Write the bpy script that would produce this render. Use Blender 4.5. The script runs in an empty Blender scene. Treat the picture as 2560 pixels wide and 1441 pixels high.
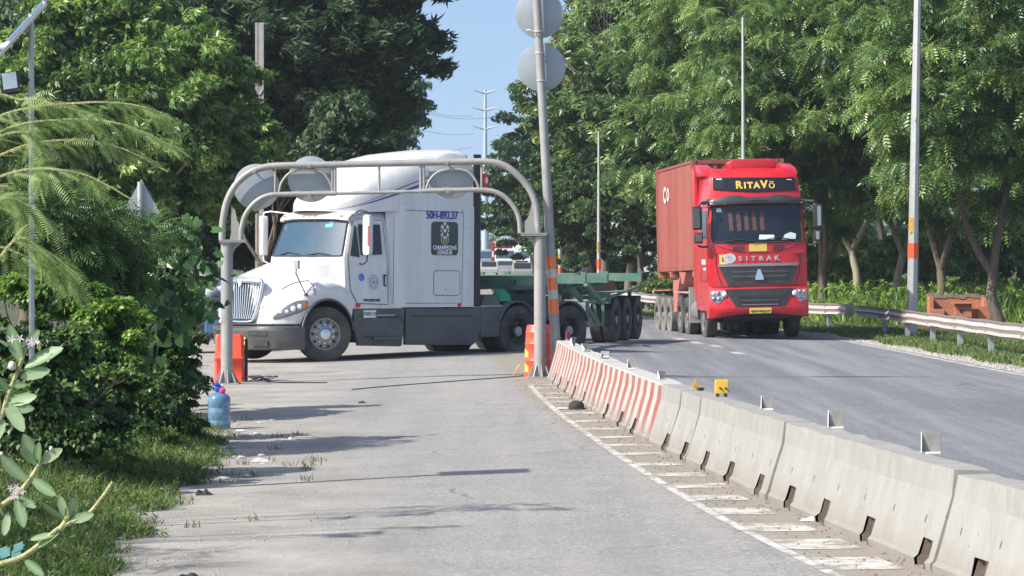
import bpy, bmesh, math, random
import numpy as np
from mathutils import Vector, Matrix
random.seed(7)
R = math.radians
SC = bpy.context.scene
COL = SC.collection

# ------------------------------------------------------------------ camera, sky, sun, exposure
F = 7500.0            # focal length in pixels of the 2560 px wide photograph
CH = 2.0              # camera height
HY = 640.0            # row of the horizon
cam = bpy.data.cameras.new("camera")
cam.sensor_width = 36.0
cam.lens = F / 2560.0 * 36.0
cam.shift_y = -(720.5 - HY) / 2560.0
cam.clip_start = 0.5
cam.clip_end = 6000
camo = bpy.data.objects.new("camera", cam)
COL.objects.link(camo)
camo.location = (0, 0, CH)
camo.rotation_euler = (R(90), 0, 0)
SC.camera = camo

SUN_EL = R(42)
SUN_DIR = Vector((-0.90 * math.cos(SUN_EL), -0.435 * math.cos(SUN_EL), math.sin(SUN_EL))).normalized()
w = bpy.data.worlds.new("World")
SC.world = w
w.use_nodes = True
wn = w.node_tree
bg = wn.nodes["Background"]
sky = wn.nodes.new("ShaderNodeTexSky")
sky.sky_type = 'NISHITA'
sky.sun_disc = False
sky.sun_elevation = SUN_EL
sky.sun_rotation = math.atan2(SUN_DIR.x, SUN_DIR.y)
sky.air_density = 1.0
sky.dust_density = 2.2
sky.ozone_density = 2.2
stc = wn.nodes.new("ShaderNodeTexCoord")
sad = wn.nodes.new("ShaderNodeVectorMath"); sad.operation = 'ADD'; sad.inputs[1].default_value = (0, 0, 0.13)
snm = wn.nodes.new("ShaderNodeVectorMath"); snm.operation = 'NORMALIZE'
wn.links.new(stc.outputs['Generated'], sad.inputs[0]); wn.links.new(sad.outputs[0], snm.inputs[0]); wn.links.new(snm.outputs[0], sky.inputs[0])
wn.links.new(sky.outputs[0], bg.inputs[0])
bg.inputs[1].default_value = 0.135
sl = bpy.data.lights.new("sun", 'SUN')
sl.energy = 4.6
sl.angle = R(0.5)
sl.color = (1.0, 0.95, 0.87)
so = bpy.data.objects.new("sun", sl)
COL.objects.link(so)
so.rotation_euler = SUN_DIR.to_track_quat('Z', 'Y').to_euler()
SC.view_settings.view_transform = 'Standard'
SC.view_settings.look = 'None'
SC.view_settings.gamma = 1
SC.view_settings.exposure = 0.66
SC.render.resolution_x = 1024
SC.render.resolution_y = 576
try:
    SC.cycles.max_bounces = 6
    SC.cycles.transparent_max_bounces = 8
except Exception:
    pass

# ------------------------------------------------------------------ terrain functions
def foot(Y):
    if Y < 48.7:
        return 2.655 - .0927 * (Y - 19) + .00131 * (Y - 19) * (Y - 32)
    return foot(48.6999) - .04 * (min(Y, 100) - 48.7)
def xm(Y):
    return foot(max(Y, 0)) + .27
def gz(X, Y):
    return -.02 * min(abs(X - xm(Y)), 9.0)
def at(px, py, Z):
    return Vector(((px - 1280) * Z / F, Z, CH - (py - HY) * Z / F))
def on(X, Y, dz=0.0):
    return Vector((X, Y, gz(X, Y) + dz))
def gp(px, Z, dz=0.0):
    X = (px - 1280) * Z / F
    return Vector((X, Z, gz(X, Z) + dz))
def interp(t, pts):
    if t <= pts[0][0]: return pts[0][1]
    for (a, b), (c, d) in zip(pts, pts[1:]):
        if t <= c: return b + (d - b) * (t - a) / (c - a)
    return pts[-1][1]

# ------------------------------------------------------------------ materials
MATS = {}
def nt(name):
    m = bpy.data.materials.new(name); m.use_nodes = True
    return m, m.node_tree.nodes, m.node_tree.links, m.node_tree.nodes['Principled BSDF']
def mat(name, col, rough=.5, metal=0.0, amt=.12, scale=6.0, dust=0.0, dustcol=(.30, .27, .22), bump=0.0, bscale=60.0,
        spec=.5, coat=0.0, emit=None, trans=0.0, alpha=1.0, streak=False):
    if name in MATS: return MATS[name]
    m, n, l, b = nt(name)
    tc = n.new('ShaderNodeTexCoord')
    mp = n.new('ShaderNodeMapping')
    l.new(tc.outputs['Object'], mp.inputs[0])
    if streak: mp.inputs['Scale'].default_value = (1, 1, .12)
    ns = n.new('ShaderNodeTexNoise'); ns.inputs['Scale'].default_value = scale; ns.inputs['Detail'].default_value = 6
    ns.inputs['Roughness'].default_value = .65
    l.new(mp.outputs[0], ns.inputs[0])
    cr = n.new('ShaderNodeValToRGB')
    cr.color_ramp.elements[0].position = .3; cr.color_ramp.elements[1].position = .7
    cr.color_ramp.elements[0].color = [max(0, c * (1 - amt)) for c in col] + [1]
    cr.color_ramp.elements[1].color = [min(1, c * (1 + amt)) for c in col] + [1]
    l.new(ns.outputs[0], cr.inputs[0])
    out = cr.outputs[0]
    if dust > 0:
        n2 = n.new('ShaderNodeTexNoise'); n2.inputs['Scale'].default_value = scale * .4; n2.inputs['Detail'].default_value = 8
        n2.inputs['Roughness'].default_value = .75
        l.new(mp.outputs[0], n2.inputs[0])
        mr = n.new('ShaderNodeMapRange'); mr.inputs[1].default_value = .38; mr.inputs[2].default_value = .72
        mr.inputs[4].default_value = dust
        l.new(n2.outputs[0], mr.inputs[0])
        mx = n.new('ShaderNodeMix'); mx.data_type = 'RGBA'
        l.new(mr.outputs[0], mx.inputs[0]); l.new(out, mx.inputs[6]); mx.inputs[7].default_value = list(dustcol) + [1]
        out = mx.outputs[2]
    l.new(out, b.inputs['Base Color'])
    b.inputs['Roughness'].default_value = rough
    b.inputs['Metallic'].default_value = metal
    b.inputs['Specular IOR Level'].default_value = spec
    b.inputs['Coat Weight'].default_value = coat
    b.inputs['Coat Roughness'].default_value = .15
    b.inputs['Transmission Weight'].default_value = trans
    b.inputs['Alpha'].default_value = alpha
    if bump > 0:
        n3 = n.new('ShaderNodeTexNoise'); n3.inputs['Scale'].default_value = bscale; n3.inputs['Detail'].default_value = 4
        l.new(tc.outputs['Object'], n3.inputs[0])
        bp = n.new('ShaderNodeBump'); bp.inputs['Strength'].default_value = bump; bp.inputs['Distance'].default_value = .02
        l.new(n3.outputs[0], bp.inputs['Height']); l.new(bp.outputs[0], b.inputs['Normal'])
    if emit:
        b.inputs['Emission Color'].default_value = list(emit) + [1]; b.inputs['Emission Strength'].default_value = 1
    MATS[name] = m
    return m

def leafmat(name, dark, mid, light, trans=.3, rough=.42, scale=.6, spec=.5):
    m, n, l, b = nt(name)
    a = n.new('ShaderNodeAttribute'); a.attribute_name = 'tint'
    g = n.new('ShaderNodeNewGeometry')
    ns = n.new('ShaderNodeTexNoise'); ns.inputs['Scale'].default_value = scale; ns.inputs['Detail'].default_value = 3
    l.new(g.outputs['Position'], ns.inputs[0])
    ad = n.new('ShaderNodeMath'); ad.operation = 'MULTIPLY_ADD'; ad.inputs[1].default_value = .9; 
    l.new(ns.outputs[0], ad.inputs[0]); 
    s2 = n.new('ShaderNodeMath'); s2.operation = 'SUBTRACT'; s2.inputs[1].default_value = .45
    l.new(a.outputs['Fac'], s2.inputs[0]); l.new(s2.outputs[0], ad.inputs[2])
    cr = n.new('ShaderNodeValToRGB')
    e = cr.color_ramp.elements
    e[0].position = .08; e[0].color = list(dark) + [1]
    e[1].position = .95; e[1].color = list(light) + [1]
    k = e.new(.5); k.color = list(mid) + [1]
    l.new(ad.outputs[0], cr.inputs[0])
    l.new(cr.outputs[0], b.inputs['Base Color'])
    b.inputs['Roughness'].default_value = rough
    b.inputs['Specular IOR Level'].default_value = spec
    tr = n.new('ShaderNodeBsdfTranslucent')
    hs = n.new('ShaderNodeHueSaturation'); hs.inputs['Value'].default_value = 1.5; hs.inputs['Hue'].default_value = .48
    l.new(cr.outputs[0], hs.inputs['Color']); l.new(hs.outputs[0], tr.inputs[0])
    mx = n.new('ShaderNodeMixShader'); mx.inputs[0].default_value = trans
    l.new(b.outputs[0], mx.inputs[1]); l.new(tr.outputs[0], mx.inputs[2])
    l.new(mx.outputs[0], n['Material Output'].inputs[0])
    MATS[name] = m
    return m

M_WHITE = mat('white_paint', (.70, .70, .68), .28, 0, .06, 4.5, .48, (.46, .43, .38), coat=.35, streak=True)
M_WHITE2 = mat('white_paint_clean', (.76, .77, .78), .3, 0, .03, 3, .1, (.5, .47, .42))
M_RED = mat('red_paint', (.54, .006, .016), .3, 0, .12, 3.5, .22, (.40, .10, .08), coat=.5)
M_RUST = mat('container_red', (.25, .055, .042), .6, 0, .25, 2.0, .65, (.31, .13, .10), bump=.15, bscale=12, streak=True)
M_DGREY = mat('dark_grey_plastic', (.075, .08, .085), .55, 0, .2, 4, .55, (.17, .165, .155))
M_BUMPER = mat('bumper_grey', (.085, .09, .095), .33, .35, .2, 3, .4, (.17, .165, .15))
M_BLACK = mat('black_rubber', (.02, .02, .022), .7, 0, .3, 6, .3, (.08, .075, .07))
M_TYRE = mat('tyre_rubber', (.032, .032, .034), .8, 0, .3, 5, .75, (.13, .125, .115))
M_TYRED = mat('dusty_tyre', (.10, .098, .09), .85, 0, .3, 5, .9, (.26, .25, .22))
M_CHASSIS = mat('chassis_black', (.022, .024, .028), .6, .1, .3, 5, .4, (.08, .075, .07))
M_CHROME = mat('chrome', (.75, .77, .8), .16, 1.0, .06, 6)
M_STEEL = mat('rim_steel', (.34, .34, .33), .45, .6, .15, 8, .5, (.30, .28, .24))
M_RIMDARK = mat('rim_dark', (.08, .075, .07), .6, .3, .3, 8, .5, (.17, .14, .11))
M_GLASS = mat('windscreen_glass', (.018, .055, .085), .06, 0, .2, 2, spec=.9, coat=.8)  # blue in the base colour stands in for a bluish reflection
M_DGLASS = mat('side_glass', (.012, .014, .016), .08, 0, .2, 2, spec=.7)
M_LENS = mat('lamp_lens', (.26, .28, .31), .15, .5, .5, 22, coat=1)
M_LAMPW = mat('lamp_white', (.85, .85, .82), .1, 0, .05, 20, coat=1)
M_ORANGE = mat('orange_lens', (.75, .22, .05), .25, 0, .1, 10)
M_REDLENS = mat('red_lens', (.7, .02, .02), .3, 0, .1, 10)
M_BLUE = mat('blue_paint', (.02, .05, .32), .4, 0, .1, 10)
M_STRIPER = mat('red_stripe', (.35, .06, .05), .4, 0, .1, 10)
M_LETTER = mat('white_letter', (.75, .75, .75), .5, 0, .1, 10)
M_GOLD = mat('gold_letter', (.80, .48, .08), .45, 0, .06, 10)
M_SILV = mat('silver_letter', (.33, .29, .29), .35, .1, .1, 10)
M_YELP = mat('yellow_plate', (.72, .52, .12), .5, 0, .1, 14)
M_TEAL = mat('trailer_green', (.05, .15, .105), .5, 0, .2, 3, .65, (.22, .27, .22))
M_TEAL_SHADE = mat('trailer_green_shaded', (.012, .045, .033), .5, 0, .2, 3, .4, (.10, .13, .1))  # trailer green with shade put into the colour
M_CYAN = mat('cyan_sticker', (.08, .55, .68), .5)
M_BSTICK = mat('blue_sticker', (.08, .22, .62), .5)
M_PAPER = mat('paper', (.62, .72, .72), .7, 0, .1, 20)
M_GALV = mat('galvanised_steel', (.46, .47, .46), .42, .35, .12, 3, .5, (.42, .40, .37))
M_POLE = mat('pole_grey_paint', (.27, .268, .26), .5, .1, .18, 4, .6, (.37, .35, .32), bump=.08)
M_POLED = mat('gate_fitting', (.30, .27, .25), .6, .2, .2, 6)
M_SIGNB = mat('sign_back', (.31, .35, .375), .45, .35, .12, 3, .4, (.36, .37, .36))
M_ORNG = mat('orange_band', (.80, .20, .045), .5, 0, .12, 12, .25, (.62, .32, .2))
M_WBAND = mat('white_band', (.50, .49, .46), .5, 0, .1, 8, .3, (.5, .47, .42))
M_REDPL = mat('red_plastic', (.78, .07, .03), .42, 0, .1, 3, .35, (.55, .14, .09))
M_YEL = mat('yellow_paint', (.78, .46, .05), .5, 0, .12, 8, .2, (.5, .35, .15))
M_DARKSTEEL = mat('weathered_steel_plate', (.25, .24, .22), .55, .3, .25, 14, .5, (.34, .32, .29))
M_RAIL = mat('guardrail_zinc', (.50, .46, .44), .5, .25, .12, 1.5, .5, (.42, .36, .33))
M_RAILP = mat('guardrail_post', (.33, .35, .34), .6, .2, .2, 4, .4)
M_BRICK = mat('orange_brick', (.42, .16, .085), .85, 0, .25, 8, .5, (.30, .17, .11), bump=.4, bscale=20)
M_BRICKT = mat('mossy_mortar', (.20, .16, .12), .9, 0, .4, 10, .4, bump=.4)
M_BARK = mat('bark', (.12, .095, .07), .9, 0, .4, 8, .5, (.20, .165, .125), bump=.8, bscale=14, streak=True)
M_BARKL = mat('pale_bark', (.34, .29, .22), .9, 0, .3, 8, .4, (.16, .13, .10), bump=.6, bscale=14, streak=True)
M_STEM = mat('yellow_green_stem', (.36, .36, .16), .75, 0, .45, 45, .5, (.20, .20, .10), bump=.6)
M_STEMD = mat('brown_stem', (.13, .11, .06), .8, 0, .3, 20)
M_CONCP = mat('pole_concrete', (.34, .33, .31), .85, 0, .15, 6, .3, bump=.2)
M_PLATFORM = mat('solar_frame', (.45, .46, .48), .35, .5, .1, 5)
M_SOLAR = mat('solar_cells', (.05, .06, .12), .15, .1, .1, 5, coat=.6)
M_FLOODG = mat('lamp_glass', (.55, .68, .68), .1, 0, .1, 3, coat=1)
M_JUG = mat('blue_bottle_plastic', (.20, .38, .55), .12, 0, .12, 9, trans=.55, dust=.25, dustcol=(.4, .5, .6))
M_JUGD = mat('blue_cap', (.03, .08, .45), .35, 0, .2, 9)
M_MAG = mat('pink_bag', (.75, .05, .22), .5, 0, .2, 9)
M_CAP = mat('black_cloth', (.03, .028, .03), .9, 0, .4, 20)
M_DEBRIS = mat('pale_rubble', (.42, .40, .37), .9, 0, .35, 14, .3)
M_DRY = mat('dry_leaf', (.36, .20, .07), .8, 0, .3, 20)
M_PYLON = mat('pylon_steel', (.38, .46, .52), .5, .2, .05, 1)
M_INSIDE = mat('cab_interior', (.05, .05, .055), .9)
M_BLUETARP = mat('blue_tarp', (.03, .12, .45), .5, 0, .2, 2)
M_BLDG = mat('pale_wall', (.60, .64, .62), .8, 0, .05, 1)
M_GREYBAG = mat('grey_bag', (.30, .33, .36), .6, 0, .5, 6)
M_DARKBOX = mat('dark_tarpaulin', (.045, .04, .04), .8, 0, .3, 4)

# ------------------------------------------------------------------ mesh helpers
class MB:
    def __init__(s): s.v = []; s.f = []
    def add(s, vs, fs, M=None):
        o = len(s.v)
        s.v += [tuple(M @ Vector(p)) if M else tuple(p) for p in vs]
        s.f += [tuple(o + i for i in f) for f in fs]
        return s
    def box(s, c, d, M=None):
        x, y, z = [a / 2 for a in d]
        vs = [(c[0] + i * x, c[1] + j * y, c[2] + k * z) for i in (-1, 1) for j in (-1, 1) for k in (-1, 1)]
        return s.add(vs, [(0, 1, 3, 2), (4, 6, 7, 5), (0, 4, 5, 1), (2, 3, 7, 6), (0, 2, 6, 4), (1, 5, 7, 3)], M)
    def beam(s, a, b, w, h, up=(0, 0, 1)):
        a = Vector(a); b = Vector(b); d = (b - a); L = d.length; d.normalize()
        sx = d.cross(Vector(up))
        if sx.length < 1e-4: sx = d.cross(Vector((0, 1, 0)))
        sx.normalize(); u = sx.cross(d)
        M = Matrix((d, sx, u)).transposed().to_4x4(); M.translation = (a + b) / 2
        return s.box((0, 0, 0), (L, w, h), M)
    def tube(s, pts, r, seg=10, cap=True):
        pts = [Vector(p) for p in pts]; n = len(pts)
        rs = r if isinstance(r, (list, tuple)) else [r] * n
        prev = None; rings = []
        for i, p in enumerate(pts):
            t = (pts[min(i + 1, n - 1)] - pts[max(i - 1, 0)])
            if t.length < 1e-9: t = Vector((0, 0, 1))
            t.normalize()
            if prev is None:
                a = Vector((0, 1, 0)) if abs(t.y) < .9 else Vector((1, 0, 0))
                prev = (a - t * a.dot(t)).normalized()
            else:
                prev = (prev - t * prev.dot(t))
                if prev.length < 1e-6: prev = Vector((1, 0, 0))
                prev.normalize()
            q = t.cross(prev)
            rings.append([p + (prev * math.cos(2 * math.pi * k / seg) + q * math.sin(2 * math.pi * k / seg)) * rs[i] for k in range(seg)])
        vs = [v for rg in rings for v in rg]
        fs = [(i * seg + k, i * seg + (k + 1) % seg, (i + 1) * seg + (k + 1) % seg, (i + 1) * seg + k) for i in range(n - 1) for k in range(seg)]
        if cap:
            fs += [tuple(range(seg))[::-1], tuple((n - 1) * seg + k for k in range(seg))]
        return s.add(vs, fs)
    def lathe(s, prof, axis='z', seg=28, M=None, capends=True):
        # prof: list of (r, h)
        vs = []
        for r, h in prof:
            for k in range(seg):
                a = 2 * math.pi * k / seg; c, sn = r * math.cos(a), r * math.sin(a)
                vs.append((c, sn, h) if axis == 'z' else ((c, h, sn) if axis == 'y' else (h, c, sn)))
        n = len(prof)
        fs = [(i * seg + k, i * seg + (k + 1) % seg, (i + 1) * seg + (k + 1) % seg, (i + 1) * seg + k) for i in range(n - 1) for k in range(seg)]
        if capends:
            fs += [tuple(range(seg))[::-1], tuple((n - 1) * seg + k for k in range(seg))]
        return s.add(vs, fs, M)
    def prism(s, poly, f0, f1):
        # poly in 2D; f0/f1 map a 2D point to 3D for each cap
        n = len(poly)
        vs = [f0(*p) for p in poly] + [f1(*p) for p in poly]
        fs = [tuple(range(n))[::-1], tuple(range(n, 2 * n))] + [(i, (i + 1) % n, n + (i + 1) % n, n + i) for i in range(n)]
        return s.add(vs, fs)
    def grid(s, rows, close=False):
        # rows: list of equal length lists of points
        n = len(rows[0]); vs = [p for r in rows for p in r]
        fs = []
        for i in range(len(rows) - 1):
            for k in range(n if close else n - 1):
                fs.append((i * n + k, i * n + (k + 1) % n, (i + 1) * n + (k + 1) % n, (i + 1) * n + k))
        return s.add(vs, fs)
    def build(s, name, m, parent=None, loc=None, rot=None, smooth=None, bevel=0.0, solid=0.0, recalc=True, seg=2):
        me = bpy.data.meshes.new(name)
        me.from_pydata([tuple(v) for v in s.v], [], s.f)
        if recalc:
            bm = bmesh.new(); bm.from_mesh(me)
            bmesh.ops.remove_doubles(bm, verts=bm.verts, dist=1e-5)
            bmesh.ops.recalc_face_normals(bm, faces=bm.faces)
            if bevel > 0:
                bmesh.ops.bevel(bm, geom=[e for e in bm.edges if len(e.link_faces) == 2 and e.calc_face_angle(0) > .5],
                                offset=bevel, segments=seg, profile=.6, affect='EDGES', clamp_overlap=True)
            bm.to_mesh(me); bm.free()
        me.materials.append(m)
        if smooth:
            me.polygons.foreach_set('use_smooth', [True] * len(me.polygons))
            try: me.set_sharp_from_angle(angle=R(smooth))
            except Exception: pass
        o = bpy.data.objects.new(name, me); COL.objects.link(o)
        if parent: o.parent = parent
        if loc is not None: o.location = loc
        if rot is not None: o.rotation_euler = rot
        if solid > 0:
            md = o.modifiers.new('solid', 'SOLIDIFY'); md.thickness = solid; md.offset = -1
        return o

def tag(o, label, cat, group=None):
    o['label'] = label; o['category'] = cat
    if group: o['group'] = group
    return o
def empty(name, loc, rz=0, rot=None, label=None, cat=None, group=None):
    o = bpy.data.objects.new(name, None); COL.objects.link(o)
    o.location = loc; o.rotation_euler = rot if rot else (0, 0, rz)
    o.empty_display_size = .3
    if label: tag(o, label, cat, group)
    return o
def kids(o): return [c for c in bpy.data.objects if c.parent == o]
def copy_tree(o, parent=None):
    c = o.copy(); COL.objects.link(c); c.parent = parent
    for ch in kids(o): copy_tree(ch, c)
    return c
def struct(o): o['kind'] = 'structure'; return o
def stuff(o): o['kind'] = 'stuff'; return o

def text(name, body, size, m, parent, M, ext=.006, bold=0.0, align='CENTER', sx=1.0):
    cu = bpy.data.curves.new(name, 'FONT'); cu.body = body; cu.size = size; cu.extrude = ext; cu.offset = bold
    cu.align_x = align; cu.align_y = 'CENTER'
    t = bpy.data.objects.new('tmp', cu); COL.objects.link(t)
    dg = bpy.context.evaluated_depsgraph_get()
    me = bpy.data.meshes.new_from_object(t.evaluated_get(dg))
    COL.objects.unlink(t); bpy.data.objects.remove(t)
    me.transform(Matrix.Diagonal((sx, 1, 1, 1)))
    me.transform(M)
    me.materials.clear(); me.materials.append(m)
    o = bpy.data.objects.new(name, me); COL.objects.link(o); o.parent = parent
    return o
def frame(o, xd, yd):
    xd = Vector(xd).normalized(); yd = Vector(yd).normalized(); zd = xd.cross(yd).normalized(); yd = zd.cross(xd)
    M = Matrix((xd, yd, zd)).transposed().to_4x4(); M.translation = Vector(o)
    return M

# ------------------------------------------------------------------ leaf clouds
def T_leaf(wd=.22, fold=.06, droop=-.08):
    return np.array([(0, 0, 0), (.45, wd, fold), (1, 0, droop), (.45, -wd, fold)]), [(0, 3, 2, 1)]
def T_multi(parts):
    V = []; Fs = []; o = 0
    for (v, f, M) in parts:
        vv = np.array([tuple(M @ Vector(p)) for p in v]); V.append(vv)
        Fs += [tuple(i + o for i in q) for q in f]; o += len(v)
    return np.vstack(V), Fs
def rotm(yaw=0, pitch=0, roll=0, s=1.0, loc=(0, 0, 0)):
    return Matrix.Translation(loc) @ Matrix.Rotation(yaw, 4, 'Z') @ Matrix.Rotation(pitch, 4, 'Y') @ Matrix.Rotation(roll, 4, 'X') @ Matrix.Scale(s, 4)
def T_whorl(n=7, wd=.13, ln=1.0):
    lf = T_leaf(wd, .04, -.12)
    return T_multi([(lf[0], lf[1], rotm(2 * math.pi * k / n + random.uniform(-.2, .2), random.uniform(.1, .75), 0, ln * random.uniform(.75, 1.1))) for k in range(n)])
def T_pinnate(n=6, ll=.34, wd=.10, width=1.1):
    lf = T_leaf(wd, .03, -.1); P = []
    for k in range(n):
        x = (k + .6) / n
        z = -.25 * x * x
        s = ll * (1.1 - .5 * abs(x - .45))
        for sd in (-1, 1):
            P.append((lf[0], lf[1], rotm(sd * width, .28, 0, s, (x, 0, z))))
    P.append((lf[0], lf[1], rotm(0, .4, 0, ll, (1, 0, -.25))))
    return T_multi(P)
def T_heart():
    v = np.array([(0, 0, 0), (-.12, .25, .04), (.1, .42, .05), (.5, .33, 0), (1, 0, -.1), (.5, -.33, 0), (.1, -.42, .05), (-.12, -.25, .04)])
    return v, [(0, 3, 2, 1), (0, 4, 3), (0, 5, 4), (0, 7, 6, 5)]
def T_hang(n, wd):
    lf = T_leaf(wd, .04, -.15)
    return T_multi([(lf[0], lf[1], rotm(random.uniform(0, 6.28), random.uniform(.1, 1.35), random.uniform(-.4, .4), random.uniform(.6, 1.05), (random.uniform(-.25, .25), random.uniform(-.25, .25), random.uniform(-.2, .1)))) for k in range(n)])
def T_blade(h=1, wd=.03, bend=.4):
    return np.array([(0, -wd, 0), (0, wd, 0), (h * .55, wd * .8, bend * .12), (h * .55, -wd * .8, bend * .12), (h, 0, -bend * .25)]), [(0, 1, 2, 3), (3, 2, 4)]

rng = np.random.default_rng(11)
def scatter(tmpl, pos, fwd, scl, tint, name, m, parent=None, up=None, roll=.6, vt=None):
    V, Fc = tmpl; n = len(pos); k = len(V)
    fwd = fwd / (np.linalg.norm(fwd, axis=1, keepdims=True) + 1e-9)
    u = np.tile(np.array([0., 0, 1]), (n, 1)) if up is None else up
    u = u + rng.normal(0, roll, (n, 3))
    side = np.cross(u, fwd); side /= (np.linalg.norm(side, axis=1, keepdims=True) + 1e-9)
    nu = np.cross(fwd, side)
    W = (V[None, :, 0, None] * fwd[:, None, :] + V[None, :, 1, None] * side[:, None, :] + V[None, :, 2, None] * nu[:, None, :]) * scl[:, None, None] + pos[:, None, :]
    W = W.reshape(-1, 3)
    me = bpy.data.meshes.new(name)
    me.vertices.add(len(W)); me.vertices.foreach_set('co', W.astype(np.float32).ravel())
    ls = [len(f) for f in Fc]; flat = np.array([i for f in Fc for i in f])
    idx = (flat[None, :] + (np.arange(n) * k)[:, None]).ravel()
    me.loops.add(len(idx)); me.loops.foreach_set('vertex_index', idx.astype(np.int32))
    st = np.concatenate([[0], np.cumsum(ls)[:-1]]); tot = sum(ls)
    starts = (st[None, :] + (np.arange(n) * tot)[:, None]).ravel()
    me.polygons.add(len(starts)); me.polygons.foreach_set('loop_start', starts.astype(np.int32))
    me.update(calc_edges=True)
    at_ = me.attributes.new('tint', 'FLOAT', 'POINT'); at_.data.foreach_set('value', (np.repeat(tint, k) + (np.tile(vt, n) if vt is not None else 0)).astype(np.float32))
    me.materials.append(m)
    o = bpy.data.objects.new(name, me); COL.objects.link(o)
    if parent: o.parent = parent
    return o

def crown_pts(center, rad, nclump, cr, per, droop=.5, inner=.45, lumps=None, flat=.7):
    """leaf positions and directions: clumps through an ellipsoid's volume, denser outside"""
    c = np.array(center); rad = np.array(rad)
    d = rng.normal(size=(nclump, 3)); d /= np.linalg.norm(d, axis=1, keepdims=True)
    rr = inner + (1 - inner) * rng.random(nclump) ** .6
    # uneven outline
    ph = rng.random(3) * 6
    wob = 1 + .16 * np.sin(3.1 * d[:, 0] * 2 + ph[0]) + .14 * np.sin(4.3 * d[:, 2] * 2 + ph[1]) + .12 * np.sin(5 * d[:, 1] * 2 + ph[2])
    cc = c + d * rad * rr[:, None] * wob[:, None]
    crs = cr * rng.uniform(.6, 1.35, nclump)
    tin = rng.uniform(.15, .85, nclump)
    P = np.repeat(cc, per, axis=0); N = len(P)
    e = rng.normal(size=(N, 3)); e /= np.linalg.norm(e, axis=1, keepdims=True)
    e[:, 2] = np.abs(e[:, 2]) * .9 - .25
    q = rng.random(N) ** .45
    off = e * (q * np.repeat(crs, per))[:, None]; off[:, 2] *= flat
    P = P + off
    fw = e + .35 * np.repeat(d, per, axis=0); fw[:, 2] -= droop
    fw += rng.normal(0, .3, (N, 3))
    t = np.clip(np.repeat(tin, per) * .6 + rng.random(N) * .4 + .0, 0, 1)
    return P, fw, t

def branch(mb, p, d, L, r, depth, spread=.6, up=.25, segs=5):
    pts = [Vector(p)]; rs = [r]; dd = Vector(d).normalized()
    for i in range(segs):
        dd = (dd + Vector((random.gauss(0, .12), random.gauss(0, .12), random.gauss(0, .06) + up * .12))).normalized()
        pts.append(pts[-1] + dd * L / segs); rs.append(r * (1 - .45 * (i + 1) / segs))
    mb.tube(pts, rs, 7, cap=False)
    if depth > 0:
        for k in range(random.choice((2, 3))):
            a = random.uniform(0, 6.28)
            nd = (dd + Vector((math.cos(a) * spread, math.sin(a) * spread, random.uniform(0, .35)))).normalized()
            st = pts[random.choice((-1, -1, -2))]
            branch(mb, st, nd, L * random.uniform(.6, .85), rs[-1] * .8, depth - 1, spread, up)

# ------------------------------------------------------------------ ground and roads
ROWS = [-60, -30, -10] + [i * 2.5 for i in range(0, 45)] + [115, 120, 130, 140, 160, 200, 260, 350, 500, 900, 1800, 4500]
def sheet(name, dl, dr, y0, y1, lift, m, cols):
    rows = [y for y in ROWS if y0 < y < y1]; rows = [y0] + rows + [y1]
    vs = []; fs = []; lat = []
    ncol = len(cols)
    for y in rows:
        a, b = dl(y), dr(y)
        ds = sorted(min(max(c, a), b) for c in cols); ds[0] = a; ds[-1] = b
        for d in ds:
            vs.append((xm(y) + d, y, -.02 * min(abs(d), 9) + lift)); lat.append(d)
    for i in range(len(rows) - 1):
        for k in range(ncol - 1):
            q = (i * ncol + k, i * ncol + k + 1, (i + 1) * ncol + k + 1, (i + 1) * ncol + k)
            P = [vs[j] for j in q]
            if abs(P[0][0] - P[1][0]) < 1e-6 and abs(P[2][0] - P[3][0]) < 1e-6: continue
            fs.append(q)
    me = bpy.data.meshes.new(name); me.from_pydata(vs, [], fs); me.materials.append(m)
    a = me.attributes.new('lat', 'FLOAT', 'POINT'); a.data.foreach_set('value', lat)
    o = bpy.data.objects.new(name, me); COL.objects.link(o)
    return struct(o)

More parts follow.
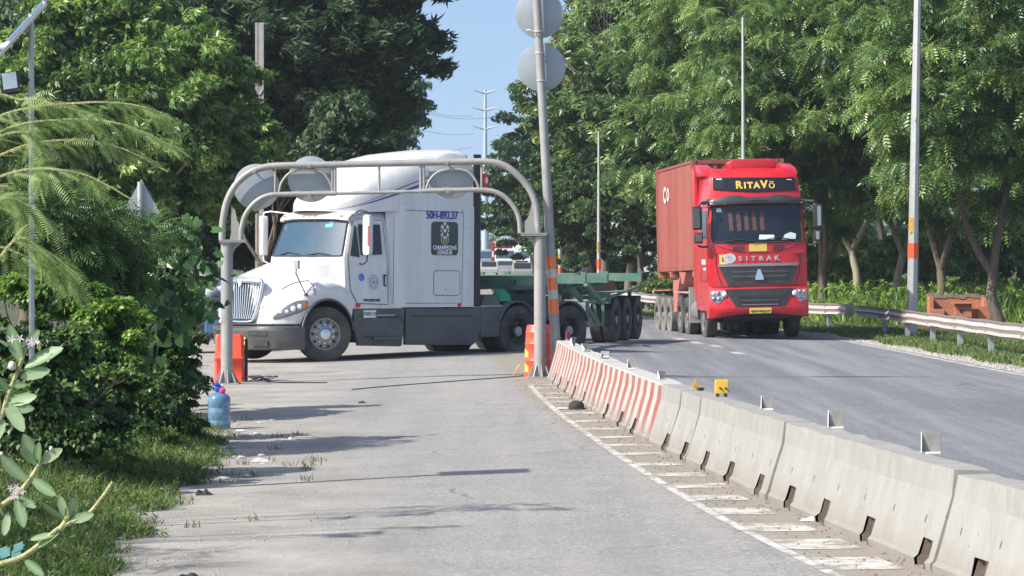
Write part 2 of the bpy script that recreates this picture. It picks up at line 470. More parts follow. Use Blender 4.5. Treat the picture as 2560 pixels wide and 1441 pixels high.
def groundmat(name, base, dustc, speck, dust_expr, bump=.7, streak=.0, rough=.85):
    """base asphalt; dust_expr(nodes, links, lat) returns a 0..1 socket for the dust cover"""
    m, n, l, b = nt(name)
    tc = n.new('ShaderNodeTexCoord'); la = n.new('ShaderNodeAttribute'); la.attribute_name = 'lat'
    def noise(s, d=6, r=.6, scl=None):
        x = n.new('ShaderNodeTexNoise'); x.inputs['Scale'].default_value = s; x.inputs['Detail'].default_value = d; x.inputs['Roughness'].default_value = r
        src = tc.outputs['Object']
        if scl:
            mp = n.new('ShaderNodeMapping'); mp.inputs['Scale'].default_value = scl; l.new(src, mp.inputs[0]); src = mp.outputs[0]
        l.new(src, x.inputs[0]); return x.outputs[0]
    def rng_(src, a, b_, c=0, d=1):
        x = n.new('ShaderNodeMapRange'); x.inputs[1].default_value = a; x.inputs[2].default_value = b_; x.inputs[3].default_value = c; x.inputs[4].default_value = d
        l.new(src, x.inputs[0]); return x.outputs[0]
    def mixc(f, c1, c2):
        x = n.new('ShaderNodeMix'); x.data_type = 'RGBA'
        if isinstance(f, float): x.inputs[0].default_value = f
        else: l.new(f, x.inputs[0])
        for i, c in ((6, c1), (7, c2)):
            if isinstance(c, (tuple, list)): x.inputs[i].default_value = list(c) + [1]
            else: l.new(c, x.inputs[i])
        return x.outputs[2]
    def math_(op, a, b_):
        x = n.new('ShaderNodeMath'); x.operation = op
        for i, c in ((0, a), (1, b_)):
            if isinstance(c, (int, float)): x.inputs[i].default_value = c
            else: l.new(c, x.inputs[i])
        return x.outputs[0]
    c = mixc(rng_(noise(1.2, 5), .35, .65), tuple(v * .88 for v in base), tuple(v * 1.12 for v in base))
    c = mixc(rng_(noise(22, 4, .85), .50, .62), c, tuple(v * speck for v in base))
    c = mixc(rng_(noise(29, 4, .85), .52, .64), c, tuple(v * .5 for v in base))
    c = mixc(rng_(noise(.35, 6, .7), .35, .7, 0, .35), c, tuple(v * .75 for v in base))
    if streak:
        c = mixc(math_('MULTIPLY', rng_(noise(1.0, 7, .7, (1.6, .06, 1)), .42, .66), streak), c, dustc)
    # cracks, oil spots and rubber in the wheel paths
    vo = n.new('ShaderNodeTexVoronoi'); vo.feature = 'DISTANCE_TO_EDGE'; vo.inputs['Scale'].default_value = .42
    wv = n.new('ShaderNodeMix'); wv.data_type = 'VECTOR'; wv.inputs[0].default_value = .10; l.new(tc.outputs['Object'], wv.inputs[4])
    nc = n.new('ShaderNodeTexNoise'); nc.inputs['Scale'].default_value = 1.5; nc.inputs['Detail'].default_value = 5; l.new(tc.outputs['Object'], nc.inputs[0]); 
    vs_ = n.new('ShaderNodeVectorMath'); vs_.operation = 'SCALE'; vs_.inputs[3].default_value = 8.0; l.new(nc.outputs[1], vs_.inputs[0]); l.new(vs_.outputs[0], wv.inputs[5]); l.new(wv.outputs[1], vo.inputs[0])
    crack = math_('MULTIPLY', rng_(vo.outputs[0], .010, .004), rng_(noise(.30, 3), .52, .60))
    c = mixc(math_('MULTIPLY', crack, .75), c, tuple(v * .35 for v in base))
    c = mixc(rng_(noise(2.6, 3, .6), .70, .76, 0, .55), c, tuple(v * .45 for v in base))
    c = mixc(rng_(noise(.55, 6, .7, (2.2, .07, 1)), .50, .72, 0, .5), c, tuple(v * .66 for v in base))
    dust = dust_expr(noise, rng_, math_, la.outputs['Fac'], tc)
    dc = mixc(rng_(noise(.9, 8, .7), .35, .68), tuple(v * .70 for v in dustc), tuple(min(1, v * 1.14) for v in dustc))
    dc = mixc(rng_(noise(17, 4, .8), .60, .72), dc, tuple(v * .6 for v in dustc))
    dc = mixc(rng_(noise(23, 3, .8), .64, .74), dc, tuple(min(1, v * 1.5) for v in dustc))
    c = mixc(dust, c, dc)
    if name == 'left_road': c = mixc(rng_(math_('ADD', la.outputs['Fac'], math_('MULTIPLY', math_('SUBTRACT', noise(3, 7, .7), .5), .5)), -.92, -.72, 0, .8), c, (.235, .205, .165))
    l.new(c, b.inputs['Base Color']); b.inputs['Roughness'].default_value = rough
    b.inputs['Specular IOR Level'].default_value = .3
    bp = n.new('ShaderNodeBump'); bp.inputs['Strength'].default_value = bump; bp.inputs['Distance'].default_value = .012
    hh = math_('ADD', noise(45, 4, .75), math_('MULTIPLY', noise(5, 6, .7), 1.6))
    l.new(hh, bp.inputs['Height']); l.new(bp.outputs[0], b.inputs['Normal'])
    return m
def dust_left(noise, rng_, math_, lat, tc):
    # dust lies thick on the verge and beside the barrier, thin in the wheel tracks
    n1 = math_('MULTIPLY', math_('SUBTRACT', noise(.8, 8, .7), .5), 2.6)
    n2 = math_('MULTIPLY', math_('SUBTRACT', noise(2.0, 8, .75, (1, .25, 1)), .5), 1.2)
    e = math_('ADD', math_('ADD', math_('MULTIPLY', lat, -1), n1), n2)
    edge = rng_(e, 3.1, 4.6)
    bar = rng_(math_('ADD', lat, math_('MULTIPLY', n2, .25)), -.86, -.60)
    return math_('MINIMUM', math_('ADD', math_('ADD', edge, bar), rng_(noise(.5, 8, .7, (1, .3, 1)), .4, .8, 0, .5)), 1)
def dust_right(noise, rng_, math_, lat, tc):
    return rng_(math_('ADD', lat, math_('MULTIPLY', noise(2, 6, .7), 1.0)), 1.15, .35, 0, .9)
def dust_gravel(noise, rng_, math_, lat, tc):
    return rng_(noise(3, 8, .7), .3, .7)
M_ROADL = groundmat('left_road', (.245, .241, .232), (.335, .315, .28), 1.7, dust_left, streak=.35)
M_ROADR = groundmat('right_road', (.150, .155, .165), (.26, .262, .265), 1.9, dust_right, streak=.75)
M_VERGE = groundmat('verge_soil', (.26, .245, .205), (.34, .32, .275), 1.4, dust_gravel, bump=.8)
M_SOIL = groundmat('field_soil', (.07, .08, .035), (.10, .10, .05), 1.4, dust_gravel, bump=.8)

REDGE = [(-60, 16), (0, 13), (20, 11.6), (40, 10.4), (55.5, 9.5), (76.5, 8.75), (84, 8.3), (90, 7.2), (107, 3.9), (140, 2.8), (200, 2.6), (450, 2.5), (4500, 2.5)]
LEDGE = [(-60, -2.9), (19, -3.0), (24, -3.2), (32, -3.35), (36, -3.7), (44, -5.2), (49, -8), (53, -14), (58, -40), (72, -40), (76, -9), (90, -6.5), (200, -5.5), (4500, -5.5)]
GC = [-2000, -300, -60, -20, -9, 0, 9, 20, 60, 300, 2000]
sheet('ground', lambda y: -2000, lambda y: 2000, -60, 4500, -.012, M_SOIL, GC)
sheet('verge', lambda y: interp(y, LEDGE) - xm(y) - .5, lambda y: interp(y, REDGE) - xm(y) + 2.2, -60, 200, -.004, M_VERGE, [-60, -9, -4, 0, 9, 14, 20])
sheet('road', lambda y: interp(y, LEDGE) - xm(y), lambda y: 0.0, -60, 4500, .004, M_ROADL, [-50, -30, -20, -15, -9, -6, -4.5, -3, -1.5, -.6, 0])
sheet('road', lambda y: 0.0, lambda y: interp(y, REDGE) - xm(y), -60, 4500, .004, M_ROADR, [0, .6, 1.5, 3, 5, 7, 9, 11, 14])

# painted markings, worn by dust
def markmat(name, col, wear, dustc=(.25, .225, .19)):
    m, n, l, b = nt(name)
    tc = n.new('ShaderNodeTexCoord')
    x = n.new('ShaderNodeTexNoise'); x.inputs['Scale'].default_value = 3.2; x.inputs['Detail'].default_value = 9; x.inputs['Roughness'].default_value = .78
    l.new(tc.outputs['Object'], x.inputs[0])
    r = n.new('ShaderNodeMapRange'); r.inputs[1].default_value = wear; r.inputs[2].default_value = wear + .07; l.new(x.outputs[0], r.inputs[0])
    mx = n.new('ShaderNodeMix'); mx.data_type = 'RGBA'; l.new(r.outputs[0], mx.inputs[0])
    mx.inputs[6].default_value = list(dustc) + [1]; mx.inputs[7].default_value = list(col) + [1]
    l.new(mx.outputs[2], b.inputs['Base Color']); b.inputs['Roughness'].default_value = .8
    return m
M_MARKW = markmat('worn_marking', (.46, .45, .41), .46)
M_MARKC = markmat('edge_line_paint', (.47, .46, .43), .45)
def strip(name, ys, dfn, w_, m, lift=.008):
    vs = []; fs = []
    for y in ys:
        d = dfn(y)
        for s in (-w_ / 2, w_ / 2): vs.append((xm(y) + d + s, y, gz(xm(y) + d + s, y) + lift))
    fs = [(2 * i, 2 * i + 1, 2 * i + 3, 2 * i + 2) for i in range(len(ys) - 1)]
    mb = MB(); mb.add(vs, fs); return struct(mb.build(name, m, recalc=False))
def frange(a, b, s):
    r = []
    while a < b: r.append(a); a += s
    return r + [b]
LINE = lambda y: interp(y, [(8, -.9), (19.5, -.90), (23, -.90), (33, -.74), (46.5, -.62)])
strip('edge_line', frange(8, 46.6, 1), LINE, .08, M_MARKC)
yb = 10.0; nb = 0
BARS = [46.6, 45.5, 43.7, 42.4, 41.2, 38.2, 36.4, 34.8, 33.2, 31.8, 30.4, 28.9, 27.5, 26.2, 24.9, 23.6, 22.2, 20.9, 19.6, 18.3, 17.0, 15.7, 14.4]
for i, y in enumerate(BARS):
    t = .18 if y > 30 else .18 + (30 - y) * .020
    a = LINE(y) + .05; b_ = a + (.44 if y < 40 else .36) + random.uniform(-.03, .05)
    mb = MB()
    P = [(a, y - t), (b_, y - t - .03), (b_, y + t - .03), (a, y + t)]
    mb.add([(xm(q) + d, q, gz(xm(q) + d, q) + .0068) for d, q in P], [(0, 1, 2, 3)])
    struct(mb.build('marking_bar', M_MARKW, recalc=False))
strip('edge_line', frange(14, 106, 2), lambda y: interp(y, REDGE) - xm(y) - .28, .16, M_MARKC)
for px, py in ((1700, 848), (1740, 857), (1790, 865), (1845, 883)):
    Z = 2.08 * F / (py - HY) ; X = (px - 1280) * Z / F; L = .9
    mb = MB(); mb.add([(X - .1, Z - L, 0), (X + .14, Z - L, 0), (X + .10, Z + L, 0), (X - .14, Z + L, 0)], [(0, 1, 2, 3)])
    mb.v = [(x, y, gz(x, y) + .009) for x, y, z in mb.v]
    struct(mb.build('lane_dash', M_MARKC, recalc=False))

# ------------------------------------------------------------------ concrete barriers along the median
BH_TOP = .667 - .03 - .025
def barriermat(name, striped):
    m, n, l, b = nt(name)
    tc = n.new('ShaderNodeTexCoord')
    mp = n.new('ShaderNodeMapping'); mp.inputs['Scale'].default_value = (2.6, 2.6, 1.3); l.new(tc.outputs['Object'], mp.inputs[0])
    x = n.new('ShaderNodeTexNoise'); x.inputs['Scale'].default_value = 1.6; x.inputs['Detail'].default_value = 8; x.inputs['Roughness'].default_value = .7
    l.new(mp.outputs[0], x.inputs[0])
    cr = n.new('ShaderNodeValToRGB'); e = cr.color_ramp.elements
    e[0].position = .3; e[0].color = (.245, .238, .215, 1); e[1].position = .62; e[1].color = (.295, .288, .268, 1)
    l.new(x.outputs[0], cr.inputs[0]); out = cr.outputs[0]
    if striped:
        at_ = n.new('ShaderNodeAttribute'); at_.attribute_name = 'run'
        mm = n.new('ShaderNodeMath'); mm.operation = 'MULTIPLY'; mm.inputs[1].default_value = 1 / .66; l.new(at_.outputs['Fac'], mm.inputs[0])
        fr = n.new('ShaderNodeMath'); fr.operation = 'FRACT'; l.new(mm.outputs[0], fr.inputs[0])
        gt = n.new('ShaderNodeMath'); gt.operation = 'GREATER_THAN'; gt.inputs[1].default_value = .5; l.new(fr.outputs[0], gt.inputs[0])
        mx = n.new('ShaderNodeMix'); mx.data_type = 'RGBA'; l.new(gt.outputs[0], mx.inputs[0])
        mx.inputs[6].default_value = (.38, .36, .33, 1); mx.inputs[7].default_value = (.27, .085, .072, 1)
        y = n.new('ShaderNodeTexNoise'); y.inputs['Scale'].default_value = 3; y.inputs['Detail'].default_value = 9; y.inputs['Roughness'].default_value = .75
        l.new(tc.outputs['Object'], y.inputs[0])
        r = n.new('ShaderNodeMapRange'); r.inputs[1].default_value = .42; r.inputs[2].default_value = .75; r.inputs[4].default_value = .7; l.new(y.outputs[0], r.inputs[0])
        m2 = n.new('ShaderNodeMix'); m2.data_type = 'RGBA'; l.new(r.outputs[0], m2.inputs[0]); l.new(mx.outputs[2], m2.inputs[6]); m2.inputs[7].default_value = (.33, .25, .22, 1)
        sx = n.new('ShaderNodeSeparateXYZ'); l.new(tc.outputs['Object'], sx.inputs[0])
        tz = n.new('ShaderNodeMath'); tz.operation = 'GREATER_THAN'; tz.inputs[1].default_value = BH_TOP; l.new(sx.outputs[2], tz.inputs[0])
        m4 = n.new('ShaderNodeMix'); m4.data_type = 'RGBA'; l.new(tz.outputs[0], m4.inputs[0]); l.new(m2.outputs[2], m4.inputs[6]); m4.inputs[7].default_value = (.40, .39, .36, 1)
        out = m4.outputs[2]
    # rain streaks and splash dirt of their own shape
    z = n.new('ShaderNodeTexNoise'); z.inputs['Scale'].default_value = 5; z.inputs['Detail'].default_value = 7; z.inputs['Roughness'].default_value = .7
    mp2 = n.new('ShaderNodeMapping'); mp2.inputs['Scale'].default_value = (4, 4, .35); l.new(tc.outputs['Object'], mp2.inputs[0]); l.new(mp2.outputs[0], z.inputs[0])
    r2 = n.new('ShaderNodeMapRange'); r2.inputs[1].default_value = .56; r2.inputs[2].default_value = .72; r2.inputs[4].default_value = .35; l.new(z.outputs[0], r2.inputs[0])
    m3 = n.new('ShaderNodeMix'); m3.data_type = 'RGBA'; l.new(r2.outputs[0], m3.inputs[0]); l.new(out, m3.inputs[6]); m3.inputs[7].default_value = (.19, .185, .17, 1)
    # splash dirt at the foot, tie holes and pits in the concrete
    sz2 = n.new('ShaderNodeSeparateXYZ'); l.new(tc.outputs['Object'], sz2.inputs[0])
    def M_(op, a, b_=0.0):
        q = n.new('ShaderNodeMath'); q.operation = op
        for i, c in ((0, a), (1, b_)):
            if isinstance(c, (int, float)): q.inputs[i].default_value = c
            else: l.new(c, q.inputs[i])
        return q.outputs[0]
    nf = n.new('ShaderNodeTexNoise'); nf.inputs['Scale'].default_value = 4; nf.inputs['Detail'].default_value = 8; nf.inputs['Roughness'].default_value = .75; l.new(tc.outputs['Object'], nf.inputs[0])
    ft_ = n.new('ShaderNodeMapRange'); ft_.inputs[1].default_value = .24; ft_.inputs[2].default_value = .02; ft_.inputs[4].default_value = .9
    l.new(M_('ADD', sz2.outputs[2], M_('MULTIPLY', M_('SUBTRACT', nf.outputs[0], .5), .35)), ft_.inputs[0])
    m5 = n.new('ShaderNodeMix'); m5.data_type = 'RGBA'; l.new(ft_.outputs[0], m5.inputs[0]); l.new(m3.outputs[2], m5.inputs[6]); m5.inputs[7].default_value = (.22, .205, .18, 1)
    ra = n.new('ShaderNodeAttribute'); ra.attribute_name = 'run'
    hole = M_('MULTIPLY', M_('LESS_THAN', M_('FRACT', M_('MULTIPLY', ra.outputs['Fac'], 1.13)), .030), M_('MULTIPLY', M_('GREATER_THAN', sz2.outputs[2], .27), M_('LESS_THAN', sz2.outputs[2], .315)))
    pt_ = n.new('ShaderNodeTexNoise'); pt_.inputs['Scale'].default_value = 21; pt_.inputs['Detail'].default_value = 2; l.new(tc.outputs['Object'], pt_.inputs[0])
    hole = M_('MAXIMUM', hole, M_('MULTIPLY', M_('GREATER_THAN', pt_.outputs[0], .735), .7))
    m6 = n.new('ShaderNodeMix'); m6.data_type = 'RGBA'; l.new(hole, m6.inputs[0]); l.new(m5.outputs[2], m6.inputs[6]); m6.inputs[7].default_value = (.09, .08, .065, 1)
    l.new(m6.outputs[2], b.inputs['Base Color']); b.inputs['Roughness'].default_value = .85; b.inputs['Specular IOR Level'].default_value = .25
    bp = n.new('ShaderNodeBump'); bp.inputs['Strength'].default_value = .25; bp.inputs['Distance'].default_value = .01
    v = n.new('ShaderNodeTexNoise'); v.inputs['Scale'].default_value = 40; l.new(tc.outputs['Object'], v.inputs[0]); l.new(v.outputs[0], bp.inputs['Height']); l.new(bp.outputs[0], b.inputs['Normal'])
    return m
M_BARR = barriermat('barrier_concrete', False)
M_BARS = barriermat('barrier_striped_paint', True)
M_SLOT = mat('slot_dark_brown', (.15, .12, .10), .95, 0, .4, 14)  # recess walls, darker and browner than the barrier concrete
BH = .667
BPROF = [(-.27, 0), (-.275, .075), (-.25, .10), (-.135, .50), (-.115, BH), (.115, BH), (.135, .50), (.25, .10), (.275, .075), (.27, 0)]
def bside(z):  # half width of the barrier at height z
    return interp(z, [(0, .27), (.075, .275), (.10, .25), (.50, .135), (BH, .115)])
def barrier(y0, y1, striped, label, slots, top_jit=0.0):
    yc = (y0 + y1) / 2; base = Vector((xm(yc), yc, 0))
    ys = frange(y0 + .035, y1 - .035, .45)
    jx = random.uniform(-.022, .022)
    # profile with drainage slots cut as real recesses in the left foot
    mb = MB(); rows = []; run = []
    sl_ = []
    for s in slots: sl_ += [(s - .15, s + .13)]
    cuts = sorted(set([round(v, 3) for v in ys + [e for a in sl_ for e in a]]))
    cuts = [c for c in cuts if y0 + .034 <= c <= y1 - .034]
    def pt(x, y, z): return (xm(y) + jx + x - base.x, y - base.y, z + (top_jit if z > .6 else 0) - 0.03)
    def secpts(y, slot):
        P = []
        for i, (x, z) in enumerate(BPROF): P.append(pt(x, y, z))
        return P
    SP = [(-.27, 0), (-.275, .075), (-.25, .10), (-.218, .21), (-.135, .50), (-.115, BH), (.115, BH), (.135, .50), (.218, .21), (.25, .10), (.275, .075), (.27, 0)]
    rws = []
    for c in cuts:
        jt = [random.gauss(0, .0035) for _ in SP]; ch = random.random()
        rws.append([pt(x + jt[i], c, z + (jt[i - 1] * .8 - (.012 if (ch < .12 and i in (5, 6)) else 0) if z > .3 else 0)) for i, (x, z) in enumerate(SP)])
    n = len(SP); vs = [p for r in rws for p in r]; fs = []
    for i in range(len(cuts) - 1):
        mid = (cuts[i] + cuts[i + 1]) / 2
        ins = any(a < mid < b for a, b in sl_)
        for k in range(n - 1):
            if ins and k < 3: continue
            fs.append((i * n + k, i * n + k + 1, (i + 1) * n + k + 1, (i + 1) * n + k))
    fs += [tuple(range(n))[::-1], tuple((len(cuts) - 1) * n + k for k in range(n))]
    me = bpy.data.meshes.new('concrete_barrier'); me.from_pydata(vs, [], fs); me.materials.append(M_BARS if striped else M_BARR)
    a = me.attributes.new('run', 'FLOAT', 'POINT'); a.data.foreach_set('value', [base.y + v[1] for v in vs])
    bm = bmesh.new(); bm.from_mesh(me); bmesh.ops.recalc_face_normals(bm, faces=bm.faces); bm.to_mesh(me); bm.free()
    o = bpy.data.objects.new('concrete_barrier', me); COL.objects.link(o); o.location = (base.x, base.y, 0.0)
    for a_, b_ in sl_:
        if not (y0 + .02 < a_ and b_ < y1 - .02): continue
        q = MB(); c = (a_ + b_) / 2; xx = xm(c) + jx - base.x
        # inner walls of the recess
        x0, x1 = -.275, -.17
        q.add([(xx + x1, a_ - base.y, -.03), (xx + x1, b_ - base.y, -.03), (xx + x1, b_ - base.y, .18), (xx + x1, a_ - base.y, .18)], [(0, 1, 2, 3)])
        for yy in (a_, b_):
            q.add([(xx + x1, yy - base.y, -.03), (xx - .268, yy - base.y, -.03), (xx - .273, yy - base.y, .045), (xx - .248, yy - base.y, .07), (xx - .216, yy - base.y, .18), (xx + x1, yy - base.y, .18)], [(0, 1, 2, 3, 4, 5)])
        q.add([(xx + x1, a_ - base.y, .18), (xx + x1, b_ - base.y, .18), (xx - .216, b_ - base.y, .18), (xx - .216, a_ - base.y, .18)], [(0, 1, 2, 3)])
        q.build('drain_slot', M_SLOT, o, recalc=False)
    tag(o, label, 'barrier', 'concrete median barriers between the two carriageways')
    return o
SLOTS = [15.2, 16.6, 18.0, 19.3, 20.9, 22.4, 23.7, 25.0, 26.5, 27.9, 29.3, 30.7, 32.1, 33.6, 35.1, 36.8, 38.5, 40.2, 41.9, 43.6, 45.2, 46.7]
BL = [(10.5, 14.6, 0, 'bare grey concrete barrier block running out of frame at the lower right corner'),
      (14.6, 19.0, 0, 'long bare concrete barrier block at the right, under the rightmost steel reflector bracket'),
      (19.0, 24.55, 0, 'bare concrete barrier block carrying two steel reflector brackets, right of the yellow box plate'),
      (24.55, 29.05, 0, 'bare concrete barrier block with the square yellow plate standing on it'),
      (29.05, 30.45, 0, 'short bare concrete block with the yellow triangle bracket on top'),
      (30.45, 32.0, 0, 'short bare concrete block directly after the red and white striped ones'),
      (32.0, 34.3, 1, 'red and white striped barrier block nearest the bare concrete ones'),
      (34.3, 38.6, 1, 'red and white striped barrier block in mid run, beside the black cap'),
      (38.6, 42.6, 1, 'red and white striped barrier block, second from the gate post'),
      (42.6, 48.7, 1, 'red and white striped barrier block at the far end beside the gate post')]
for y0, y1, s, lb in BL:
    barrier(y0, y1, s, lb, [q for q in SLOTS if y0 + .15 < q < y1 - .15], random.uniform(-.01, .01))

# reflector brackets on the barriers: a plate facing traffic, a triangular web and a foot
def bracket(px, py, size, label, m, yaw=0.0, tilt=0.0, kind='plate', roll=0.0):
    size *= .88
    Z = (CH - BH + .03) * F / (py - HY); X = (px - 1280) * Z / F
    X = min(max(X, xm(Z) - .10), xm(Z) + .16)
    o = empty('reflector_bracket', (X, Z, BH - .03), 0, (tilt, roll, yaw), label, 'reflector', 'reflector brackets on top of the median barrier')
    h = size; w_ = size * .95; t = .006
    mb = MB()
    if kind == 'plate':
        mb.box((0, 0, h / 2 + .01), (w_, t, h))
        mb.build('plate', m, o, bevel=.002)
        q = MB(); q.prism([(0, 0), (0, h), (-h * .62, 0)], lambda a, b: (-w_ / 2 - .006, a, b + .01), lambda a, b: (-w_ / 2 - .001, a, b + .01))
        q.build('side_web', M_LETTER if m is M_DARKSTEEL else m, o)
        f = MB(); f.box((.01, -h * .28, .005), (w_ * .8, h * .55, .008)); f.build('foot', M_LETTER, o)
    elif kind == 'tri':
        mb.prism([(-w_ * .5, 0), (w_ * .5, 0), (-w_ * .15, h)], lambda a, b: (a, -.004, b + .01), lambda a, b: (a, .004, b + .01))
        mb.build('plate', m, o)
        f = MB(); f.box((w_ * .35, -.03, .012), (.06, .08, .02)); f.build('foot', M_CHASSIS, o)
    else:
        mb.box((0, 0, h / 2 + .02), (w_, .05, h)); mb.build('plate', m, o, bevel=.008)
        q = MB()
        for sx in (-.018, .035):
            q.tube([(sx, -.03, h * .56), (sx + .012, -.032, h * .5), (sx + .05, -.034, h * .22)], .0035, 6)
            q.lathe([(.010, -.028), (.010, -.034)], 'y', 10, Matrix.Translation((sx, 0, h * .56)))
        q.build('wire', M_CHASSIS, o)
        f = MB(); f.box((-w_ * .3, 0, .006), (.03, .05, .03)); f.box((w_ * .3, 0, .006), (.03, .05, .03)); f.build('foot', M_CHASSIS, o)
    return o
bracket(2338, 1133, .155, 'steel reflector bracket standing on the barrier, rightmost of all', M_DARKSTEEL, -.14)
bracket(2091, 1070, .145, 'steel reflector bracket on the barrier, second from the right edge of the photo', M_DARKSTEEL, -.14)
bracket(1919, 1024, .125, 'steel reflector bracket on the barrier just right of the square yellow plate', M_DARKSTEEL, -.14)
bracket(1804, 990, .155, 'square yellow plate with two wire loops standing on the barrier', M_YEL, .05, kind='yellow')
bracket(1741, 975, .11, 'small yellow triangular bracket on the barrier beside the square yellow plate', M_YEL, .25, kind='tri')
bracket(1655, 950, .10, 'steel bracket with a thin dark web on the last striped block', M_DARKSTEEL, .35, -.1)
bracket(1580, 922, .115, 'upright steel reflector bracket with a white edge on the striped barrier', M_DARKSTEEL, -.14)
bracket(1513, 898, .12, 'steel reflector bracket knocked over flat on the striped barrier', M_DARKSTEEL, -.1, -.5)
bracket(1466, 880, .13, 'bent brownish steel bracket on the striped barrier near the far end', M_DARKSTEEL, .5, -.35)
bracket(1430, 864, .14, 'twisted steel bracket with a white plate at the far end of the striped barrier', M_DARKSTEEL, .8, .3)

# ------------------------------------------------------------------ height limit gate
def arc(cx, cz, r, a0, a1, n=10, rz=None):
    rz = rz or r
    return [(cx + r * math.cos(R(a0 + (a1 - a0) * i / n)), 0, cz + rz * math.sin(R(a0 + (a1 - a0) * i / n))) for i in range(n + 1)]
GZ_ = 49.2
gs = F / GZ_
def gx(px): return (px - 1280) / gs
def gh(py): return CH - (py - HY) / gs
gate = empty('height_limit_gate', (0, GZ_, 0), 0, None, 'grey steel height limit gate of twin curved pipes spanning the left lane', 'gate')
slope = (gh(586) - gh(603)) / (gx(1335) - gx(575))
for px, py in ((567, 963), (1350, 945)):
    mb = MB(); x = gx(px); z0 = gz(x, GZ_); zt = gh(603) if px < 900 else gh(586)
    mb.tube([(x, 0, z0), (x, 0, zt - .02)], .098, 20)
    mb.build('post', M_POLE, gate, smooth=40)
    f = MB()
    f.box((x, 0, z0 + .015), (.42, .42, .03))
    for k in range(8):
        a = math.pi * k / 4 + .2
        c, s = math.cos(a), math.sin(a)
        f.prism([(.095, .03), (.20, .03), (.10, .24)], lambda u, v: (x + u * c - .006 * s, u * s + .006 * c, z0 + v), lambda u, v: (x + u * c + .006 * s, u * s - .006 * c, z0 + v))
    f.build('base_flange', M_POLE, gate)
    sgn = 1 if px < 900 else -1
    f = MB()
    f.box((x + sgn * .10, 0, zt + .012), (.44, .26, .022)); f.box((x + sgn * .10, 0, zt - .014), (.43, .25, .022))
    for k in (0.06, .16):
        f.prism([(0, 0), (.035, 0), (.018, .11)], lambda u, v: (x + sgn * (k + u), -.10, zt + .023 + v), lambda u, v: (x + sgn * (k + u), -.09, zt + .023 + v))
    f.prism([(.07, .024), (.25, .024), (.25, .22), (.21, .25), (.17, .34), (.14, .5), (.07, .58)], lambda u, v: (x + sgn * u, -.008, zt + v), lambda u, v: (x + sgn * u, .008, zt + v))
    f.prism([(.02, -.03), (.25, -.03), (.14, -.12), (.10, -.20), (.04, -.26)], lambda u, v: (x + sgn * u, -.008, zt + v), lambda u, v: (x + sgn * u, .008, zt + v))
    f.build('gusset_flange', M_POLE, gate)
def gpipe(pts, r, name='pipe'):
    mb = MB(); mb.tube(pts, r, 14); return mb.build(name, M_POLE, gate, smooth=50)
def gP(px, py, y=0): return (gx(px), y, gh(py))
def smoothpath(P, n=7):
    out = []
    P = [Vector(p) for p in P]; Q = [P[0] * 2 - P[1]] + P + [P[-1] * 2 - P[-2]]
    for i in range(1, len(Q) - 2):
        for k in range(n):
            t = k / n
            out.append(.5 * ((2 * Q[i]) + (-Q[i - 1] + Q[i + 1]) * t + (2 * Q[i - 1] - 5 * Q[i] + 4 * Q[i + 1] - Q[i + 2]) * t * t + (-Q[i - 1] + 3 * Q[i] - 3 * Q[i + 1] + Q[i + 2]) * t ** 3))
    out.append(P[-1]); return out
gpipe(smoothpath([gP(555, 600), gP(557, 555), gP(567, 505), gP(590, 462), (gP(625, 432)), gP(665, 418), gP(720, 414), gP(840, 412)]), .056)
gpipe([gP(840, 412), gP(1052, 407)], .056)
gpipe(smoothpath([gP(1052, 407), gP(1150, 405), gP(1220, 405), gP(1262, 415), gP(1298, 442), gP(1326, 478), gP(1341, 520), gP(1346, 583)]), .056)
gpipe(smoothpath([gP(602, 600), gP(604, 570), gP(615, 535), gP(640, 505), gP(672, 489), gP(715, 486), gP(840, 484)]), .042)
gpipe([gP(840, 484), gP(1052, 479)], .03)
gpipe(smoothpath([gP(1052, 478), gP(1130, 476), gP(1215, 476), gP(1255, 488), gP(1283, 515), gP(1297, 545), gP(1301, 583)]), .042)
for a, b, c, d in ((688, 420, 688, 484), (838, 402, 838, 486), (831, 415, 831, 482), (948, 412, 948, 480), (1052, 399, 1052, 484), (1060, 408, 1060, 476), (1204, 410, 1204, 476)):
    gpipe([gP(a, b), gP(c, d)], .026 if a in (838, 1052) else .02, 'upright')
for cx in (765, 1132):
    gpipe(smoothpath([gP(cx - 68, 482), gP(cx - 60, 455), gP(cx - 38, 432), gP(cx, 423), gP(cx + 38, 430), gP(cx + 58, 453), gP(cx + 68, 480)]), .022, 'hoop')
mb = MB()
for px, py in ((636, 430), (775, 416), (1117, 408), (775, 488), (1120, 480)):
    mb.box((gx(px), -.06, gh(py)), (.05, .03, .05)); mb.tube([(gx(px), -.08, gh(py)), (gx(px), .12, gh(py))], .012, 6)
mb.build('bolt', M_POLED, gate)
for px, py, r, lb in ((640, 467, .378, 'round sign seen from its grey back, leftmost on the gate'), (776, 448, .380, 'round sign seen from its grey back, just right of the leftmost one on the gate'), (1128, 440, .375, 'round sign seen from its grey back, on the right half of the gate')):
    o = empty('round_sign', (gx(px), GZ_ + .13, gh(py)), 0, None, lb, 'road sign', 'round road signs seen from behind on the gate')
    mb = MB(); mb.lathe([(r - .004, -.002), (r, 0), (r, .003)], 'y', 48); mb.build('disc', M_SIGNB, o, smooth=30)
    mb = MB(); mb.lathe([(r - .01, .0035), (r - .01, .005)], 'y', 48); mb.build('face', M_WHITE2, o)

